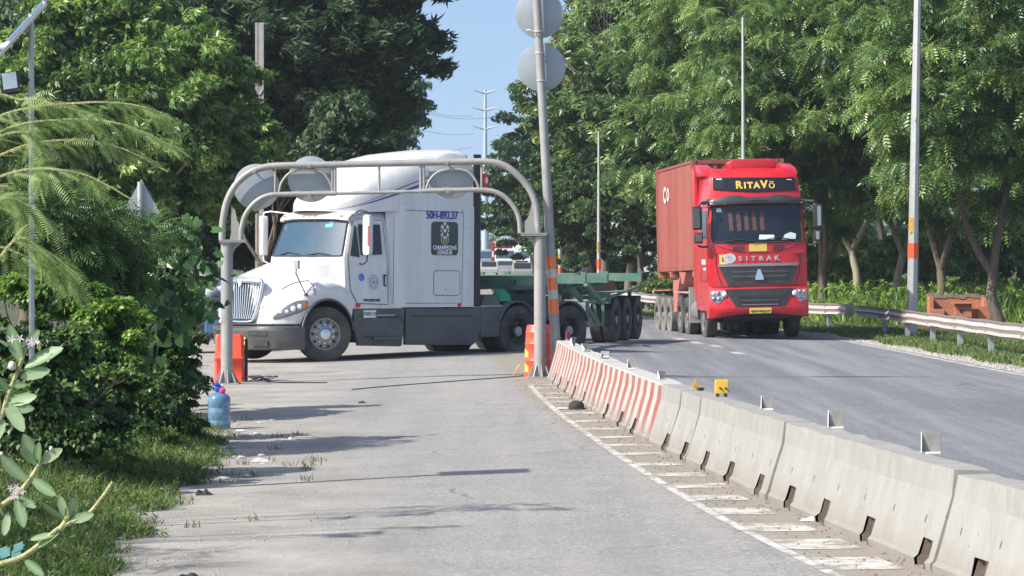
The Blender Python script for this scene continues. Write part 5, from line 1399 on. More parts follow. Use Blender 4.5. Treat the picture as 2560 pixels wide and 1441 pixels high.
# container: corrugated walls in a frame of rails and corner posts
CT = empty('shipping_container', TR2.location + Vector((0, 0, 0)), rot=(R(1.0), R(-.75), RYAW), label='rusty red shipping container on the trailer behind the red cab', cat='container')
cx0, cx1, cz0, cz1, cw = 2.62, -3.9, 1.74, 4.64, 1.22
def corrug(a_, b_, n, depth):
    out = []; L_ = (b_ - a_) / n
    for i in range(n):
        x = a_ + i * L_
        out += [(x, 0), (x + L_ * .32, 0), (x + L_ * .5, depth), (x + L_ * .82, depth)]
    return out + [(b_, 0)]
for s in (1, -1):
    mb = MB(); pr = corrug(cx1 + .1, cx0 - .1, 22, .036)
    mb.grid([[(x, s * (cw - .005 - d), z) for x, d in pr] for z in (cz0 + .15, cz1 - .08)]); mb.build('side_wall', M_RUST, CT, recalc=False)
mb = MB(); pr = corrug(-cw + .1, cw - .1, 9, .045); mb.grid([[(cx0 - .01 - d, y, z) for y, d in pr] for z in (cz0 + .1, cz1 - .08)]); mb.build('end_wall', M_RUST, CT, recalc=False)
mb = MB(); mb.box(((cx0 + cx1) / 2, 0, cz1 - .03), (cx0 - cx1 - .1, 2 * cw - .1, .03)); mb.build('roof', M_RUST, CT)
mb = MB(); mb.box((cx1 + .03, 0, (cz0 + cz1) / 2), (.05, 2 * cw - .1, cz1 - cz0 - .1)); mb.build('door_end', M_RUST, CT)
mb = MB()
for s in (1, -1):
    mb.box(((cx0 + cx1) / 2, s * (cw - .02), cz1 - .04), (cx0 - cx1, .06, .07)); mb.box(((cx0 + cx1) / 2, s * (cw - .02), cz0 + .075), (cx0 - cx1, .06, .15))
    for x in (cx0 - .05, cx1 + .05): mb.box((x, s * (cw - .04), (cz0 + cz1) / 2), (.14, .12, cz1 - cz0 + .005))
for x in (cx0 - .03, cx1 + .03): mb.box((x, 0, cz1 - .05), (.08, 2 * cw - .1, .11)); mb.box((x, 0, cz0 + .07), (.08, 2 * cw - .1, .14))
mb.build('frame', M_RUST, CT, bevel=.006)
mb = MB()
for s in (1, -1):
    for x in (cx0 - .08, cx1 + .08):
        for z in (cz0 + .06, cz1 - .055): mb = MB(); mb.box((x, s * (cw - .075), z), (.18, .165, .125)); mb.build('corner_casting', M_RUST, CT, bevel=.01)
mb = MB()
for s in (1, -1):
    for x in (cx0 - .08, cx1 + .08):
        for z in (cz0 + .06, cz1 - .055): mb.box((x, s * (cw + .009), z), (.08, .006, .05)); mb.box((x + (.093 if x > 0 else -.093), s * (cw - .075), z), (.006, .06, .06))
mb.build('casting_hole', M_CHASSIS, CT)
CFM = lambda x, z: frame((x, -cw - .006, z), (1, 0, 0), (0, 0, 1))
text('container_lettering', 'C', .62, M_LETTER, CT, CFM(-2.35, 3.85), .002, .015)
text('container_lettering', 'O', .50, M_LETTER, CT, CFM(-1.75, 3.85), .002, .012)

# ------------------------------------------------------------------ crash barriers at the right
def wrail(name, pts, label, post_step=2.0, end=False):
    o = empty(name, (pts[0][0], pts[0][1], 0), 0, None, label, 'guardrail', 'steel crash barriers along the right edge of the road')
    P = [Vector((x - pts[0][0], y - pts[0][1], 0)) for x, y in pts]
    # resample
    S = [0]
    for a, b in zip(P, P[1:]): S.append(S[-1] + (b - a).length)
    def q(s):
        for i in range(len(P) - 1):
            if s <= S[i + 1]: t = (s - S[i]) / (S[i + 1] - S[i]); return P[i].lerp(P[i + 1], t), (P[i + 1] - P[i]).normalized()
        return P[-1], (P[-1] - P[-2]).normalized()
    prof = [(-.0, .155), (-.02, .15), (-.075, .115), (-.08, .075), (-.02, .03), (-.0, .0), (-.02, -.03), (-.08, -.075), (-.075, -.115), (-.02, -.15), (0, -.155)]
    rows = []
    n = max(2, int(S[-1] / .5))
    for i in range(n + 1):
        p, t = q(S[-1] * i / n); side = Vector((-t.y, t.x, 0)); zz = gz(p.x + pts[0][0], p.y + pts[0][1]) + .62 + .007 * math.sin(i * .9)
        rows.append([tuple(p + side * (-u) * -1 + Vector((0, 0, zz + v))) for u, v in prof])
    mb = MB(); mb.grid(rows); mb.build('rail', M_RAIL, o, smooth=30, solid=.004, recalc=False)
    if end:
        p, t = q(S[-1]); side = Vector((-t.y, t.x, 0)); rows = []
        for k in range(7):
            a = k / 6 * 1.9; c = p + side * -.0 + t * (.22 * math.sin(a)) + side * (-.16 * (1 - math.cos(a))) * -1
            zz = gz(p.x + pts[0][0], p.y + pts[0][1]) + .62
            rows.append([tuple(c + Vector((0, 0, zz + v * (1 + .25 * k / 6)))) for u, v in prof])
        mb = MB(); mb.grid(rows); mb.build('end_terminal', M_RAIL, o, smooth=30, solid=.004, recalc=False)
    k = post_step * .5
    while k < S[-1]:
        p, t = q(k); side = Vector((-t.y, t.x, 0)); g = gz(p.x + pts[0][0], p.y + pts[0][1])
        mb = MB(); c = p - side * .12
        M = Matrix.Translation((c.x, c.y, g)) @ Matrix.Rotation(math.atan2(t.y, t.x), 4, 'Z')
        mb.box((0, 0, .34), (.05, .012, .74), M); mb.box((-.03, -.06, .34), (.008, .12, .74), M); mb.box((0, .05, .60), (.05, .10, .2), M)
        mb.build('post', M_RAILP, o)
        k += post_step
    return o
wrail('guardrail', [(11.2, 44), (10.75, 55.5), (10.4, 64), (10.2, 74), (10.0, 82), (9.75, 85.5)], 'pale steel crash barrier along the right edge, from the red cab to the frame edge', 4.0, True)
wrail('guardrail', [(9.75, 86.8), (9.0, 89.5), (8.0, 92), (6.3, 99), (4.75, 107), (3.9, 120), (3.5, 140), (3.4, 200)], 'farther steel crash barrier curving away behind the two trucks', 4.0)

# ------------------------------------------------------------------ lamp posts
def lamp(px, Z, topx, h, r0, label, band=(2.12, 2.52), yel=True, base_dx=0):
    X = (px - 1280) * Z / F; g = gz(X, Z)
    o = empty('street_lamp', (X, Z, g), 0, None, label, 'street lamp', 'lamp posts along the right side of the road')
    lx = (topx - px) * Z / F / ((HY) / (F / Z)) * 1.0
    def c(z): return Vector((lx * (z - 0) / 1.0 * 1.0 if False else lx * z / (CH + HY * Z / F) * ((CH + HY * Z / F)), 0, z)) if False else Vector(((topx - px) * Z / F * (z / (CH - g + HY * Z / F)), 0, z))
    mb = MB(); mb.tube([c(0), c(h * .5), c(h)], [r0, r0 * .78, r0 * .5], 8); mb.build('pole', M_GALV, o)
    mb = MB(); mb.box((0, 0, .02), (r0 * 3, r0 * 3, .04)); mb.build('base_plate', M_GALV, o)
    f = r0 * 1.02
    mb = MB(); mb.tube([c(band[0]), c(band[1])], [f * .96, f * .94], 8); mb.build('orange_band', mat('red_orange_band', (.80, .10, .03), .5, 0, .1, 12), o)
    if yel:
        mb = MB(); a, b = c(band[1] + .28), c(band[1] + .68)
        mb.box(((a.x + b.x) / 2 - f * .55, -f * .8, (a.z + b.z) / 2), (f * .7, .02, b.z - a.z)); mb.build('yellow_sticker', M_YEL, o)
    if h < 11: return o      # the far posts show only their bare shafts among the leaves
    mb = MB(); t = c(h); mb.tube([t, t + Vector((-.4, -.1, .5)), t + Vector((-1.6, -.2, .75))], [r0 * .45, r0 * .4, r0 * .3], 8); mb.build('arm', M_GALV, o)
    mb = MB(); mb.prism([(-1.5, .62), (-2.3, .72), (-2.35, .82), (-2.1, .9), (-1.5, .86)], lambda x, z: (t.x + x, t.y - .35, t.z + z), lambda x, z: (t.x + x, t.y - .05, t.z + z)); mb.build('lamp_head', M_SIGNB, o, bevel=.02)
    return o
lamp(2279, 80, 2294, 12, .150, 'tall octagonal lamp post with an orange band standing behind the crash barrier at the right')
lamp(1860, 96, 1857, 9.8, .085, 'thin lamp post rising behind the red container', yel=False)
lamp(1497, 118, 1497, 7.0, .085, 'slim lamp post with orange base band just right of the leaning sign post', band=(1.56, 1.96), yel=True)
lamp(1400, 146, 1398, 6.8, .10, 'slimmest lamp post with orange foot, farthest away behind the green trailer', band=(1.1, 1.5), yel=True)

# ------------------------------------------------------------------ solar lamp, concrete pole, pylon, far building
sz_ = 26.4; ss = F / sz_
sx_ = (80 - 1280) / ss; g = gz(sx_, sz_)
SO = empty('solar_lamp', (sx_, sz_, g), 0, None, 'solar powered floodlight on a thin steel pole at the upper left', 'solar lamp')
def sp(px, py): return Vector(((px - 80) / ss, 0, CH - (py - HY) / ss - g))
mb = MB(); mb.tube([Vector((0, 0, 0)), sp(78, 35)], .025, 12); mb.build('pole', M_GALV, SO, smooth=40)
mb = MB(); c = sp(58, 72); M = Matrix.Translation(c + Vector((0, -.05, 0))) @ Matrix.Rotation(-R(48), 4, 'Y') @ Matrix.Rotation(R(13), 4, 'X')
mb.box((0, 0, 0), (.62, .5, .03), M); pan = mb.build('panel_frame', M_PLATFORM, SO, bevel=.004)
mb = MB(); mb.box((0, 0, .018), (.57, .45, .006), M); mb.build('solar_cells', M_SOLAR, pan)
mb = MB()
mb.tube([sp(78, 60), sp(66, 80)], .018, 8); mb.build('bracket', M_GALV, SO)
mb = MB(); M = Matrix.Translation(sp(20, 122) + Vector((0, -.25, 0))) @ Matrix.Rotation(R(70), 4, 'Y') @ Matrix.Rotation(R(0), 4, 'Z'); mb.lathe([(.03, -.08), (.03, .08)], 'z', 14, M); mb.build('sensor_tube', M_WHITE2, SO, smooth=40)
mb = MB(); M = Matrix.Translation(sp(31, 210) + Vector((0, -.10, 0))) @ Matrix.Rotation(-R(10), 4, 'Y') @ Matrix.Rotation(-R(20), 4, 'X')
mb.box((0, 0, 0), (.165, .05, .20), M); fl = mb.build('floodlight', M_CHASSIS, SO, bevel=.006)
mb = MB(); mb.box((0, -.027, .012), (.125, .005, .155), M); mb.build('lamp_glass', M_FLOODG, fl)
mb = MB(); mb.tube([sp(45, 200) + Vector((0, -.06, 0)), sp(78, 200)], .012, 6); mb.build('arm', M_CHASSIS, SO)
mb = MB(); mb.tube([sp(100, 45) + Vector((0, 0, 0)), sp(108, 20), sp(112, -10)], .006, 5); mb.build('cable', M_CHASSIS, SO)

ub = Vector((-6.1, 25.45, gz(-6.1, 25.45)))
UP_ = empty('utility_pole', ub, 0, None, 'slim grey pole just outside the left edge casting the long thin shadow over the lane', 'utility pole')
mb = MB(); mb.tube([(0, 0, 0), (0, 0, 6.1)], [.10, .055], 12); mb.build('shaft', M_CONCP, UP_, smooth=40)
cz_ = 84.0; cs = F / cz_; X = (649 - 1280) / cs; g = gz(X, cz_)
CPO = empty('concrete_pole', (X, cz_, g), 0, None, 'bare square concrete utility pole rising out of the trees on the left', 'utility pole')
h = CH - (57 - HY) / cs - g
mb = MB()
for s in (-1, 1): mb.box((s * .085, 0, h / 2), (.065, .18, h))
mb.box((0, .0, h / 2), (.12, .155, h - .02)); mb.build('shaft', M_CONCP, CPO)
mb = MB()
z = .3
while z < h - .1: mb.box((0, -.02, z), (.105, .08, .10)); z += .22
mb.build('rung', M_CONCP, CPO)

pz_ = 420.0; pss = F / pz_; X = (1213 - 1280) / pss
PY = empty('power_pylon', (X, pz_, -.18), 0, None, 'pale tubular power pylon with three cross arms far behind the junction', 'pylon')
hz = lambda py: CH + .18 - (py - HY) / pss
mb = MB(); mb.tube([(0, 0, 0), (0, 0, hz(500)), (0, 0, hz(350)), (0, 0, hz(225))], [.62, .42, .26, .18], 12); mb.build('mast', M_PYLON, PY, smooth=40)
for py, hw in ((227, 30), (270, 32), (317, 30)):
    mb = MB(); z = hz(py)
    for s in (1, -1): mb.tube([(0, 0, z - .35), (s * hw / pss, -.3, z + .05)], [.20, .06], 8)
    mb.build('cross_arm', M_PYLON, PY)
    if py > 230:
        mb = MB()
        for s in (1, -1): mb.tube([(s * hw / pss, -.3, z), (s * hw / pss, -.3, z - 1.15)], .045, 6)
        mb.build('insulator', M_GALV, PY)
for k, (px0, py0, px1, py1) in enumerate(((900, 205, 1182, 290), (900, 262, 1182, 335), (960, 245, 1245, 290), (880, 330, 1182, 368), (1240, 290, 1560, 350), (1240, 338, 1560, 392))):
    a = at(px0, py0, 330 if px0 < 1182 else 420) ; b = at(px1, py1, 418)
    if px0 > 1182: b = at(px1, py1, 620)
    pts = [a.lerp(b, t / 12) - Vector((0, 0, 1.2 * 4 * (t / 12) * (1 - t / 12))) for t in range(13)]
    mb = MB(); mb.tube(pts, .022, 5); o = mb.build('power_line', M_CHASSIS, None)
    tag(o, ['uppermost wire running left from the pylon', 'second wire running left from the pylon', 'wire crossing just above the middle pylon arm', 'lowest wire running left from the pylon', 'upper wire running right from the pylon into the trees', 'lower wire running right from the pylon into the trees'][k], 'wire', 'power lines of the pylon')

BZ = 300.0; bs = F / BZ
BD = empty('building', ((1530 - 1280) / bs, BZ, -.18), 0, None, 'pale flat-roofed building glimpsed through the treetops right of the sign discs', 'building')
bw = 190 / bs; bh = CH + .18 - (62 - HY) / bs
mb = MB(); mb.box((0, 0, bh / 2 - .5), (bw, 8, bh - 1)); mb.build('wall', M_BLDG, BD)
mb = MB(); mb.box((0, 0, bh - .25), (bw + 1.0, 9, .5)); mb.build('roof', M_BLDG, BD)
for i in range(6):
    for k in range(4):
        mb = MB(); mb.box((-bw / 2 + (i + .5) * bw / 6, -4.02, bh - 2.2 - k * 3.1), (.8, .06, 1.3)); mb.build('window', M_DGLASS, BD)

# ------------------------------------------------------------------ far traffic
def far_truck(px, Z, label, cabm, boxm, boxw=2.44, boxh=(1.1, 3.9), dy=.4, boxdx=0, grp='vehicles queuing far down the road'):
    X = (px - 1280) * Z / F
    o = empty('truck', (X, Z, gz(X, Z)), 0, None, label, 'truck', grp)
    mb = MB(); mb.prism([(0, .55), (0, 1.6), (.18, 2.75), (.5, 2.85), (2.0, 2.85), (2.0, .55)], lambda y, z: (-1.2, y, z), lambda y, z: (1.2, y, z)); cb = mb.build('cab', cabm, o, bevel=.05)
    mb = MB(); mb.prism([(-1.08, 1.70), (1.08, 1.70), (.98, 2.6), (-.98, 2.6)], lambda x, z: (x, -.01 + (z - 1.6) * .157, z), lambda x, z: (x, .02 + (z - 1.6) * .157, z)); mb.build('windscreen', M_GLASS, cb)
    mb = MB(); mb.box((0, -.03, 1.15), (1.7, .05, .5)); mb.build('grille', M_CHASSIS, cb)
    mb = MB(); mb.box((0, -.12, .70), (2.45, .25, .38)); mb.build('bumper', M_SIGNB, o, bevel=.03)
    for s in (1, -1):
        mb = MB(); mb.box((s * .95, -.06, 1.05), (.35, .06, .22)); mb.build('headlamp', M_LENS, o)
        mb = MB(); mb.box((s * 1.42, .1, 2.2), (.18, .08, .7)); mb.build('wing_mirror', cabm, o)
        for y in (1.0, 6.5):
            mb = MB(); mb.lathe([(.3, -.15), (.5, -.14), (.5, .14), (.3, .15)], 'x', 20, Matrix.Translation((s * 1.05, y, .5))); mb.build('wheel', M_TYRE, o, smooth=40)
    if boxm:
        mb = MB()
        mb.box((boxdx, 2.6 + dy + 4, (boxh[0] + boxh[1]) / 2), (boxw, 8, boxh[1] - boxh[0])); bx = mb.build('load', boxm, o, bevel=.03)
        mb = MB()
        for k in range(12): mb.box((boxdx - boxw / 2 + .2 + k * (boxw - .4) / 11, 2.57 + dy, (boxh[0] + boxh[1]) / 2), (.09, .05, boxh[1] - boxh[0] - .3))
        mb.build('corrugation', boxm, bx)
    return o
MRC = mat('maroon_container', (.28, .03, .045), .6, 0, .15, 2)
ft = far_truck(1263, 345, 'far white truck seen head on with a maroon container behind its cab', M_WHITE, MRC, 2.5, (1.0, 3.75), .3, -.4)
text('container_lettering', 'TEX', .75, M_LETTER, ft, frame((-.7, 2.86, 3.35), (1, 0, 0), (0, 0, 1)), .01, .02)
far_truck(1303, 400, 'far white box truck beside the one with the maroon container', M_WHITE2, M_WHITE2, 2.5, (.9, 3.5), .1)
far_truck(1216, 380, 'far truck with a blue tarpaulin load, left of the white ones', M_SIGNB, M_BLUETARP, 2.4, (1.2, 2.7), -1.9)
def far_car(px, Z, label, m):
    X = (px - 1280) * Z / F
    o = empty('car', (X, Z, gz(X, Z)), 0, None, label, 'car', 'vehicles queuing far down the road')
    mb = MB(); mb.prism([(0, .3), (0, .75), (1.0, .9), (1.7, 1.45), (3.2, 1.45), (4.2, 1.0), (4.4, .35)], lambda y, z: (-.88, y, z), lambda y, z: (.88, y, z)); mb.build('body', m, o, bevel=.06)
    mb = MB(); mb.prism([(1.06, .94), (1.66, 1.38), (1.6, 1.42), (1.0, .96)], lambda y, z: (-.72, y - .02, z), lambda y, z: (.72, y - .02, z)); mb.build('windscreen', M_DGLASS, o)
    for s in (1, -1):
        for y in (.8, 3.5):
            mb = MB(); mb.lathe([(.18, -.1), (.32, -.09), (.32, .09), (.18, .1)], 'x', 18, Matrix.Translation((s * .80, y, .32))); mb.build('wheel', M_TYRE, o)
far_car(1306, 260, 'small silver car far down the road behind the green trailer', M_DARKSTEEL)
far_car(1222, 300, 'small grey car far down the road left of the white truck', M_RAILP)

# dark stall with bags beyond the gate's left post
SZ = 66.0; X = (505 - 1280) * SZ / F
ST_ = empty('cargo_cart', (X, SZ, gz(X, SZ)), .15, None, 'dark covered cart piled with grey bags in the shade left of the white truck', 'cart')
mb = MB(); mb.prism([(-.62, .35), (.60, .35), (.62, 1.10), (.45, 1.22), (-.50, 1.25), (-.64, 1.1)], lambda x, z: (x, -.5, z), lambda x, z: (x, .7, z)); mb.build('box', M_DARKBOX, ST_, bevel=.04)
for x, y, z, r in ((.15, -.2, 1.32, .22), (.42, .0, 1.30, .2), (-.1, .1, 1.28, .2), (.28, .1, 1.52, .16)):
    mb = MB(); mb.lathe([(.001, -r * .7), (r * .7, -r * .6), (r, -r * .1), (r * .85, r * .4), (.35 * r, r * .62), (.001, r * .6)], 'z', 12, Matrix.Translation((x, y, z)) @ Matrix.Rotation(x * 3, 4, 'X')); b_ = mb.build('bag', M_GREYBAG, ST_, smooth=60)
for s in (1, -1):
    mb = MB(); mb.lathe([(.2, -.05), (.32, -.05), (.32, .05), (.2, .05)], 'x', 20, Matrix.Translation((s * .6, .1, .32))); mb.build('wheel', M_TYRE, ST_)
mb = MB(); mb.box((.2, -.7, .62), (.34, .3, .32)); o = mb.build('crate', mat('blue_crate', (.04, .13, .25), .6), ST_, bevel=.02)
mb = MB(); mb.box((0, 0, .15), (.40, .3, .30)); mb.box((0, 0, .31), (.42, .32, .03)); o = mb.build('white_box', M_WHITE2, None, loc=gp(455, 58), bevel=.02)
tag(o, 'small pale foam box on the ground among the leaves left of the gate', 'box')

# shrine of orange brick behind the crash barrier
QZ = 92.0; qs = F / QZ; X = (2394 - 1280) / qs; g = gz(X, QZ)
BX = empty('brick_shrine', (X, QZ, g), -.06, None, 'low orange brick box with a mossy rim behind the crash barrier', 'shrine')
w_ = 145 / qs; h = CH - (742 - HY) / qs - g
mb = MB()
for c, d in (((0, .6, h / 2), (w_, .16, h)), ((-w_ / 2 + .06, .1, h / 2), (.12, 1.1, h)), ((w_ / 2 - .06, .1, h / 2 * .96), (.12, 1.1, h * .96)), ((0, -.4, h * .3), (w_ * .9, .12, h * .6))): mb.box(c, d)
mb.build('wall', M_BRICK, BX)
mb = MB()
for k in range(9): x = -w_ / 2 + (k + .5) * w_ / 9; mb.box((x, .6, h + .03 - .02 * (k % 3)), (w_ / 9 * .98, .2, .10 + .03 * (k % 2)))
mb.build('mortar_rim', M_BRICKT, BX)
mb = MB(); mb.box((.12, -.52, h * .55), (.50, .3, .42)); mb.box((.08, -.60, h * .55 + .23), (.62, .4, .05)); nest = mb.build('nest_box', M_BRICK, BX, bevel=.01)
mb = MB(); mb.lathe([(.06, -.68), (.06, -.672)], 'y', 16, Matrix.Translation((.05, 0, h * .55 - .02))); mb.build('opening', M_CHASSIS, nest)
for lx, ly, lz, ld in ((-.65, -.52, h * .3, (.4, .12, .5)), (.75, -.50, h * .35, (.35, .1, .6))): mb = MB(); mb.box((lx, ly, lz), ld); mb.build('loose_brick', M_BRICK, BX)

# ------------------------------------------------------------------ vegetation
L_BROAD = leafmat('broadleaf', (.016, .045, .010), (.10, .21, .040), (.34, .48, .13), .32, .42, .8)
L_MANGO = leafmat('mango_leaf', (.012, .030, .012), (.036, .078, .030), (.12, .19, .08), .22, .46, .6, .3)
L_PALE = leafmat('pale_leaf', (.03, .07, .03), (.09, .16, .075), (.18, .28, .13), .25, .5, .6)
L_ACACIA = leafmat('acacia_leaf', (.013, .038, .011), (.085, .17, .038), (.34, .46, .14), .32, .38, .45)
L_WILLOW = leafmat('willow_leaf', (.020, .048, .014), (.10, .18, .050), (.32, .43, .15), .28, .38, .5)
L_DARKR = leafmat('dark_roundleaf', (.010, .030, .012), (.038, .082, .028), (.12, .20, .07), .2, .4, .7)
L_SHRUB = leafmat('shrub_leaf', (.012, .038, .010), (.045, .105, .022), (.16, .27, .07), .25, .45, 1.2)
L_BRIGHT = leafmat('bright_shrub_leaf', (.05, .13, .015), (.12, .24, .035), (.24, .38, .06), .35, .45, 1.5)
L_FEATHER = leafmat('feather_leaf', (.09, .17, .04), (.19, .30, .08), (.34, .45, .17), .35, .5, 1.5)
L_HEART = leafmat('heart_leaf', (.012, .05, .016), (.06, .15, .05), (.24, .40, .13), .35, .34, 1.5)
L_MILK = leafmat('milkweed_leaf', (.09, .18, .07), (.17, .28, .13), (.30, .40, .22), .3, .5, 3)
L_GRASS = leafmat('grass_blade', (.03, .075, .012), (.085, .16, .03), (.20, .27, .07), .3, .55, 1.3)
L_FIELD = leafmat('field_grass', (.05, .13, .02), (.16, .29, .045), (.33, .46, .11), .4, .55, .5)
L_DRYG = leafmat('dry_grass', (.10, .11, .045), (.17, .17, .075), (.28, .26, .13), .3, .7, 2)

def foliage(name, m, tmpl, ells, size, base, parent, per=40, dens=1.0, droop=.5, cr=.5, inner=.35, flat=.75, jit=.25):
    """ells: (x, y, z, rx, ry, rz, nclump) about the world origin; base is subtracted"""
    P, Fw, Tt = [], [], []
    for (x, y, z, rx, ry, rz, n) in ells:
        p, f, t = crown_pts((x, y, z), (rx, ry, rz), int(n * dens), cr, per, droop, inner, flat=flat)
        P.append(p); Fw.append(f); Tt.append(t)
    P = np.vstack(P); Fw = np.vstack(Fw); Tt = np.concatenate(Tt)
    P = P - np.array(base)
    k = P[:, 2] > .03
    P, Fw, Tt = P[k], Fw[k], Tt[k]
    return scatter(tmpl, P, Fw, size * rng.uniform(1 - jit, 1 + jit, len(P)), Tt, name, m, parent)
def ell(px, py, rx, rz, Z, n, dz=0.0, ry=None):
    s = F / Z; c = at(px, py, Z + dz)
    return (c.x, c.y, c.z, rx / s, (ry if ry else min(rx, rz) / s * .9), rz / s, n)
def trunk(parent, base, top, r, limbs, m=M_BARK, depth=2, lean=0, spread=.7, L0=None):
    mb = MB(); b = Vector((0, 0, -.05)); t = Vector(top)
    pts = [b + (t - b) * (i / 6) + Vector((math.sin(i * 1.3) * r * .35, 0, 0)) for i in range(7)]
    mb.tube(pts, [r * (1.25 if i == 0 else 1.0 - .3 * i / 6) for i in range(7)], 10, cap=False)
    for (d, L) in limbs: branch(mb, pts[-1] - Vector((0, 0, .05)), d, L, r * .66, depth + (r > .18), spread)
    return mb.build('trunk', m, parent, smooth=60)

# --- right-hand row: three prototype trees, copied and turned
PIN = T_multi([(*T_pinnate(4, .42, .17, 1.0), rotm(a, p, 0, sc)) for a, p, sc in ((0, .2, 1), (2.1, .7, .8), (-2.0, .5, .85))])
PIN2 = T_hang(9, .13)
def proto_tree(name, label, m, tmpl, H, cz, rx, rz, size, ncl, per, trunk_r, fork, limbs, droop, barkm=M_BARK, cr=.8):
    o = empty(name, (0, 0, 0), 0, None, label, 'tree', 'trees behind the right crash barrier')
    trunk(o, None, (fork[0], 0, fork[1]), trunk_r, limbs, barkm)
    E = [(0, 0, cz, rx, rx * .9, rz, ncl), (-rx * .45, -rx * .4, cz - rz * .30, rx * .6, rx * .5, rz * .5, ncl // 3), (rx * .5, -rx * .2, cz - rz * .2, rx * .6, rx * .5, rz * .55, ncl // 3)]
    foliage('crown', m, tmpl, E, size, (0, 0, 0), o, per, 1, droop, cr * .72, .55, .6)
    return o
RT1 = proto_tree('acacia_tree', 'x', L_ACACIA, PIN, 12, 7.6, 3.9, 4.3, .36, 200, 26, .19, (-.2, 1.7),
                 [((-.55, .1, 1), 3.4), ((.35, -.1, 1), 3.2), ((.1, .4, 1), 3.0)], .65)
RT2 = proto_tree('acacia_tree', 'x', L_ACACIA, PIN, 12, 8.2, 3.3, 4.8, .34, 190, 26, .15, (.25, 2.1),
                 [((-.4, -.2, 1), 3.2), ((.5, .1, 1), 3.2)], .55, M_BARKL)
RT3 = proto_tree('willowy_tree', 'x', L_WILLOW, PIN2, 13, 7.8, 3.0, 5.0, .34, 190, 46, .20, (.0, 2.4),
                 [((-.3, .2, 1), 3.6), ((.35, -.1, 1), 3.4)], 1.1)
RT4 = proto_tree('roundleaf_tree', 'x', L_DARKR, T_hang(8, .22), 9, 5.6, 3.1, 3.6, .26, 160, 46, .17, (.0, 1.8),
                 [((-.4, .2, 1), 2.4), ((.45, -.1, 1), 2.4)], .35)
def place(o, px, Z, rz, s, label, first, dz=0.0):
    t = o if first else copy_tree(o)
    X = (px - 1280) * Z / F
    t.location = (X, Z, gz(X, Z) + dz); t.rotation_euler = (0, 0, rz); t.scale = (s, s, s * 1.0); t['label'] = label
    return t
used = set()
for o, px, Z, rz, s, lb in (
    (RT1, 2495, 84, 0.0, 1.0, 'broad feathery tree with forked trunk at the far right, beside the brick box'),
    (RT1, 2345, 97, 2.2, 1.05, 'feathery tree with thick dark trunk right of the octagonal lamp post'),
    (RT2, 2235, 101, 0.3, 1.08, 'feathery tree with two pale slanting trunks left of the octagonal lamp post'),
    (RT1, 2050, 100, 4.0, .98, 'feathery tree just right of the red cab'),
    (RT2, 2150, 108, 2.6, 1.15, 'feathery tree standing behind, between the red cab and the lamp post'),
    (RT2, 2620, 92, 3.3, 1.1, 'feathery tree reaching in at the right edge of the photo'),
    (RT2, 1930, 112, 5.0, 1.15, 'feathery tree rising directly behind the red cab'),
    (RT1, 1800, 118, 1.1, 1.2, 'broad feathery tree rising behind the red container'),
    (RT3, 1690, 122, .4, 1.12, 'drooping small-leaved tree left of the container top'),
    (RT3, 1575, 134, 2.4, 1.22, 'tall drooping small-leaved tree right of the far lamp posts'),
    (RT3, 1510, 146, 4.1, 1.22, 'tall drooping tree at the edge of the open sky, right of the sign discs'),
    (RT4, 1405, 164, .5, 1.12, 'dark round-leaved tree right behind the leaning sign post'),
    (RT4, 1335, 180, 2.9, 1.02, 'lower dark round-leaved tree beside the pylon, left end of the right-hand row'),
    (RT4, 1480, 138, 4.4, .95, 'dark round-leaved tree low behind the green trailer'),
    (RT4, 1600, 128, 1.4, .9, 'dark round-leaved tree left of the red container, behind the guardrail'),
    (RT1, 2440, 150, 1.9, 1.45, 'feathery tree in the second row behind the brick box'),
    (RT1, 2200, 155, 3.0, 1.45, 'feathery tree in the second row behind the lamp post'),
):
    place(o, px, Z, rz, s, lb, id(o) not in used); used.add(id(o))
for o, px, Z, s, rz, lb in ((RT4, 1750, 135, 1.0, .3, 'dark round-leaved tree deep behind the red container'),):
    place(o, px, Z, rz, s, lb, False)

# --- left-hand trees
def tree(name, label, px, Z, ells, m, tmpl, size, tr, group=None, per=40, droop=.5, cr=.5, flat=.75, cat='tree', inner=.35, limbs=None):
    X = (px - 1280) * Z / F; g = gz(X, Z); b = (X, Z, g)
    o = empty(name, b, 0, None, label, cat, group)
    if tr:
        trunk(o, b, (tr[1], 0, tr[2]), tr[0], limbs or [((-.5, .1, 1), tr[2] * .9), ((.45, -.1, 1), tr[2] * .9), ((.1, .3, 1), tr[2] * .8)])
    foliage('crown' if tr and tr[0] > .07 else 'leaves', m, tmpl, ells, size, b, o, per, 1, droop, cr, inner, flat)
    return o
WH = T_hang(8, .12)
WB = T_hang(7, .16)
LG = 'trees and shrubs on the left verge'
tree('mango_tree', 'huge dark mango tree hanging over the junction behind the white cab roof', 640, 98,
     [ell(860, 40, 225, 280, 98, 170), ell(630, 60, 260, 230, 98, 140), ell(770, 250, 260, 140, 100, 120), ell(985, 0, 95, 150, 96, 70), ell(900, 200, 100, 120, 98, 50), ell(440, 0, 200, 160, 100, 70)],
     L_MANGO, WH, .36, (.35, 0, 2.6), LG, 42, 1.5, .75, 1.0)
tree('pale_tree', 'smaller pale green tree between the mango tree and the open sky', 985, 132,
     [ell(985, 270, 85, 105, 132, 80), ell(950, 340, 85, 70, 132, 40)], L_PALE, T_hang(7, .18), .30, (.2, 0, 2.4), LG, 40, .4, .6)
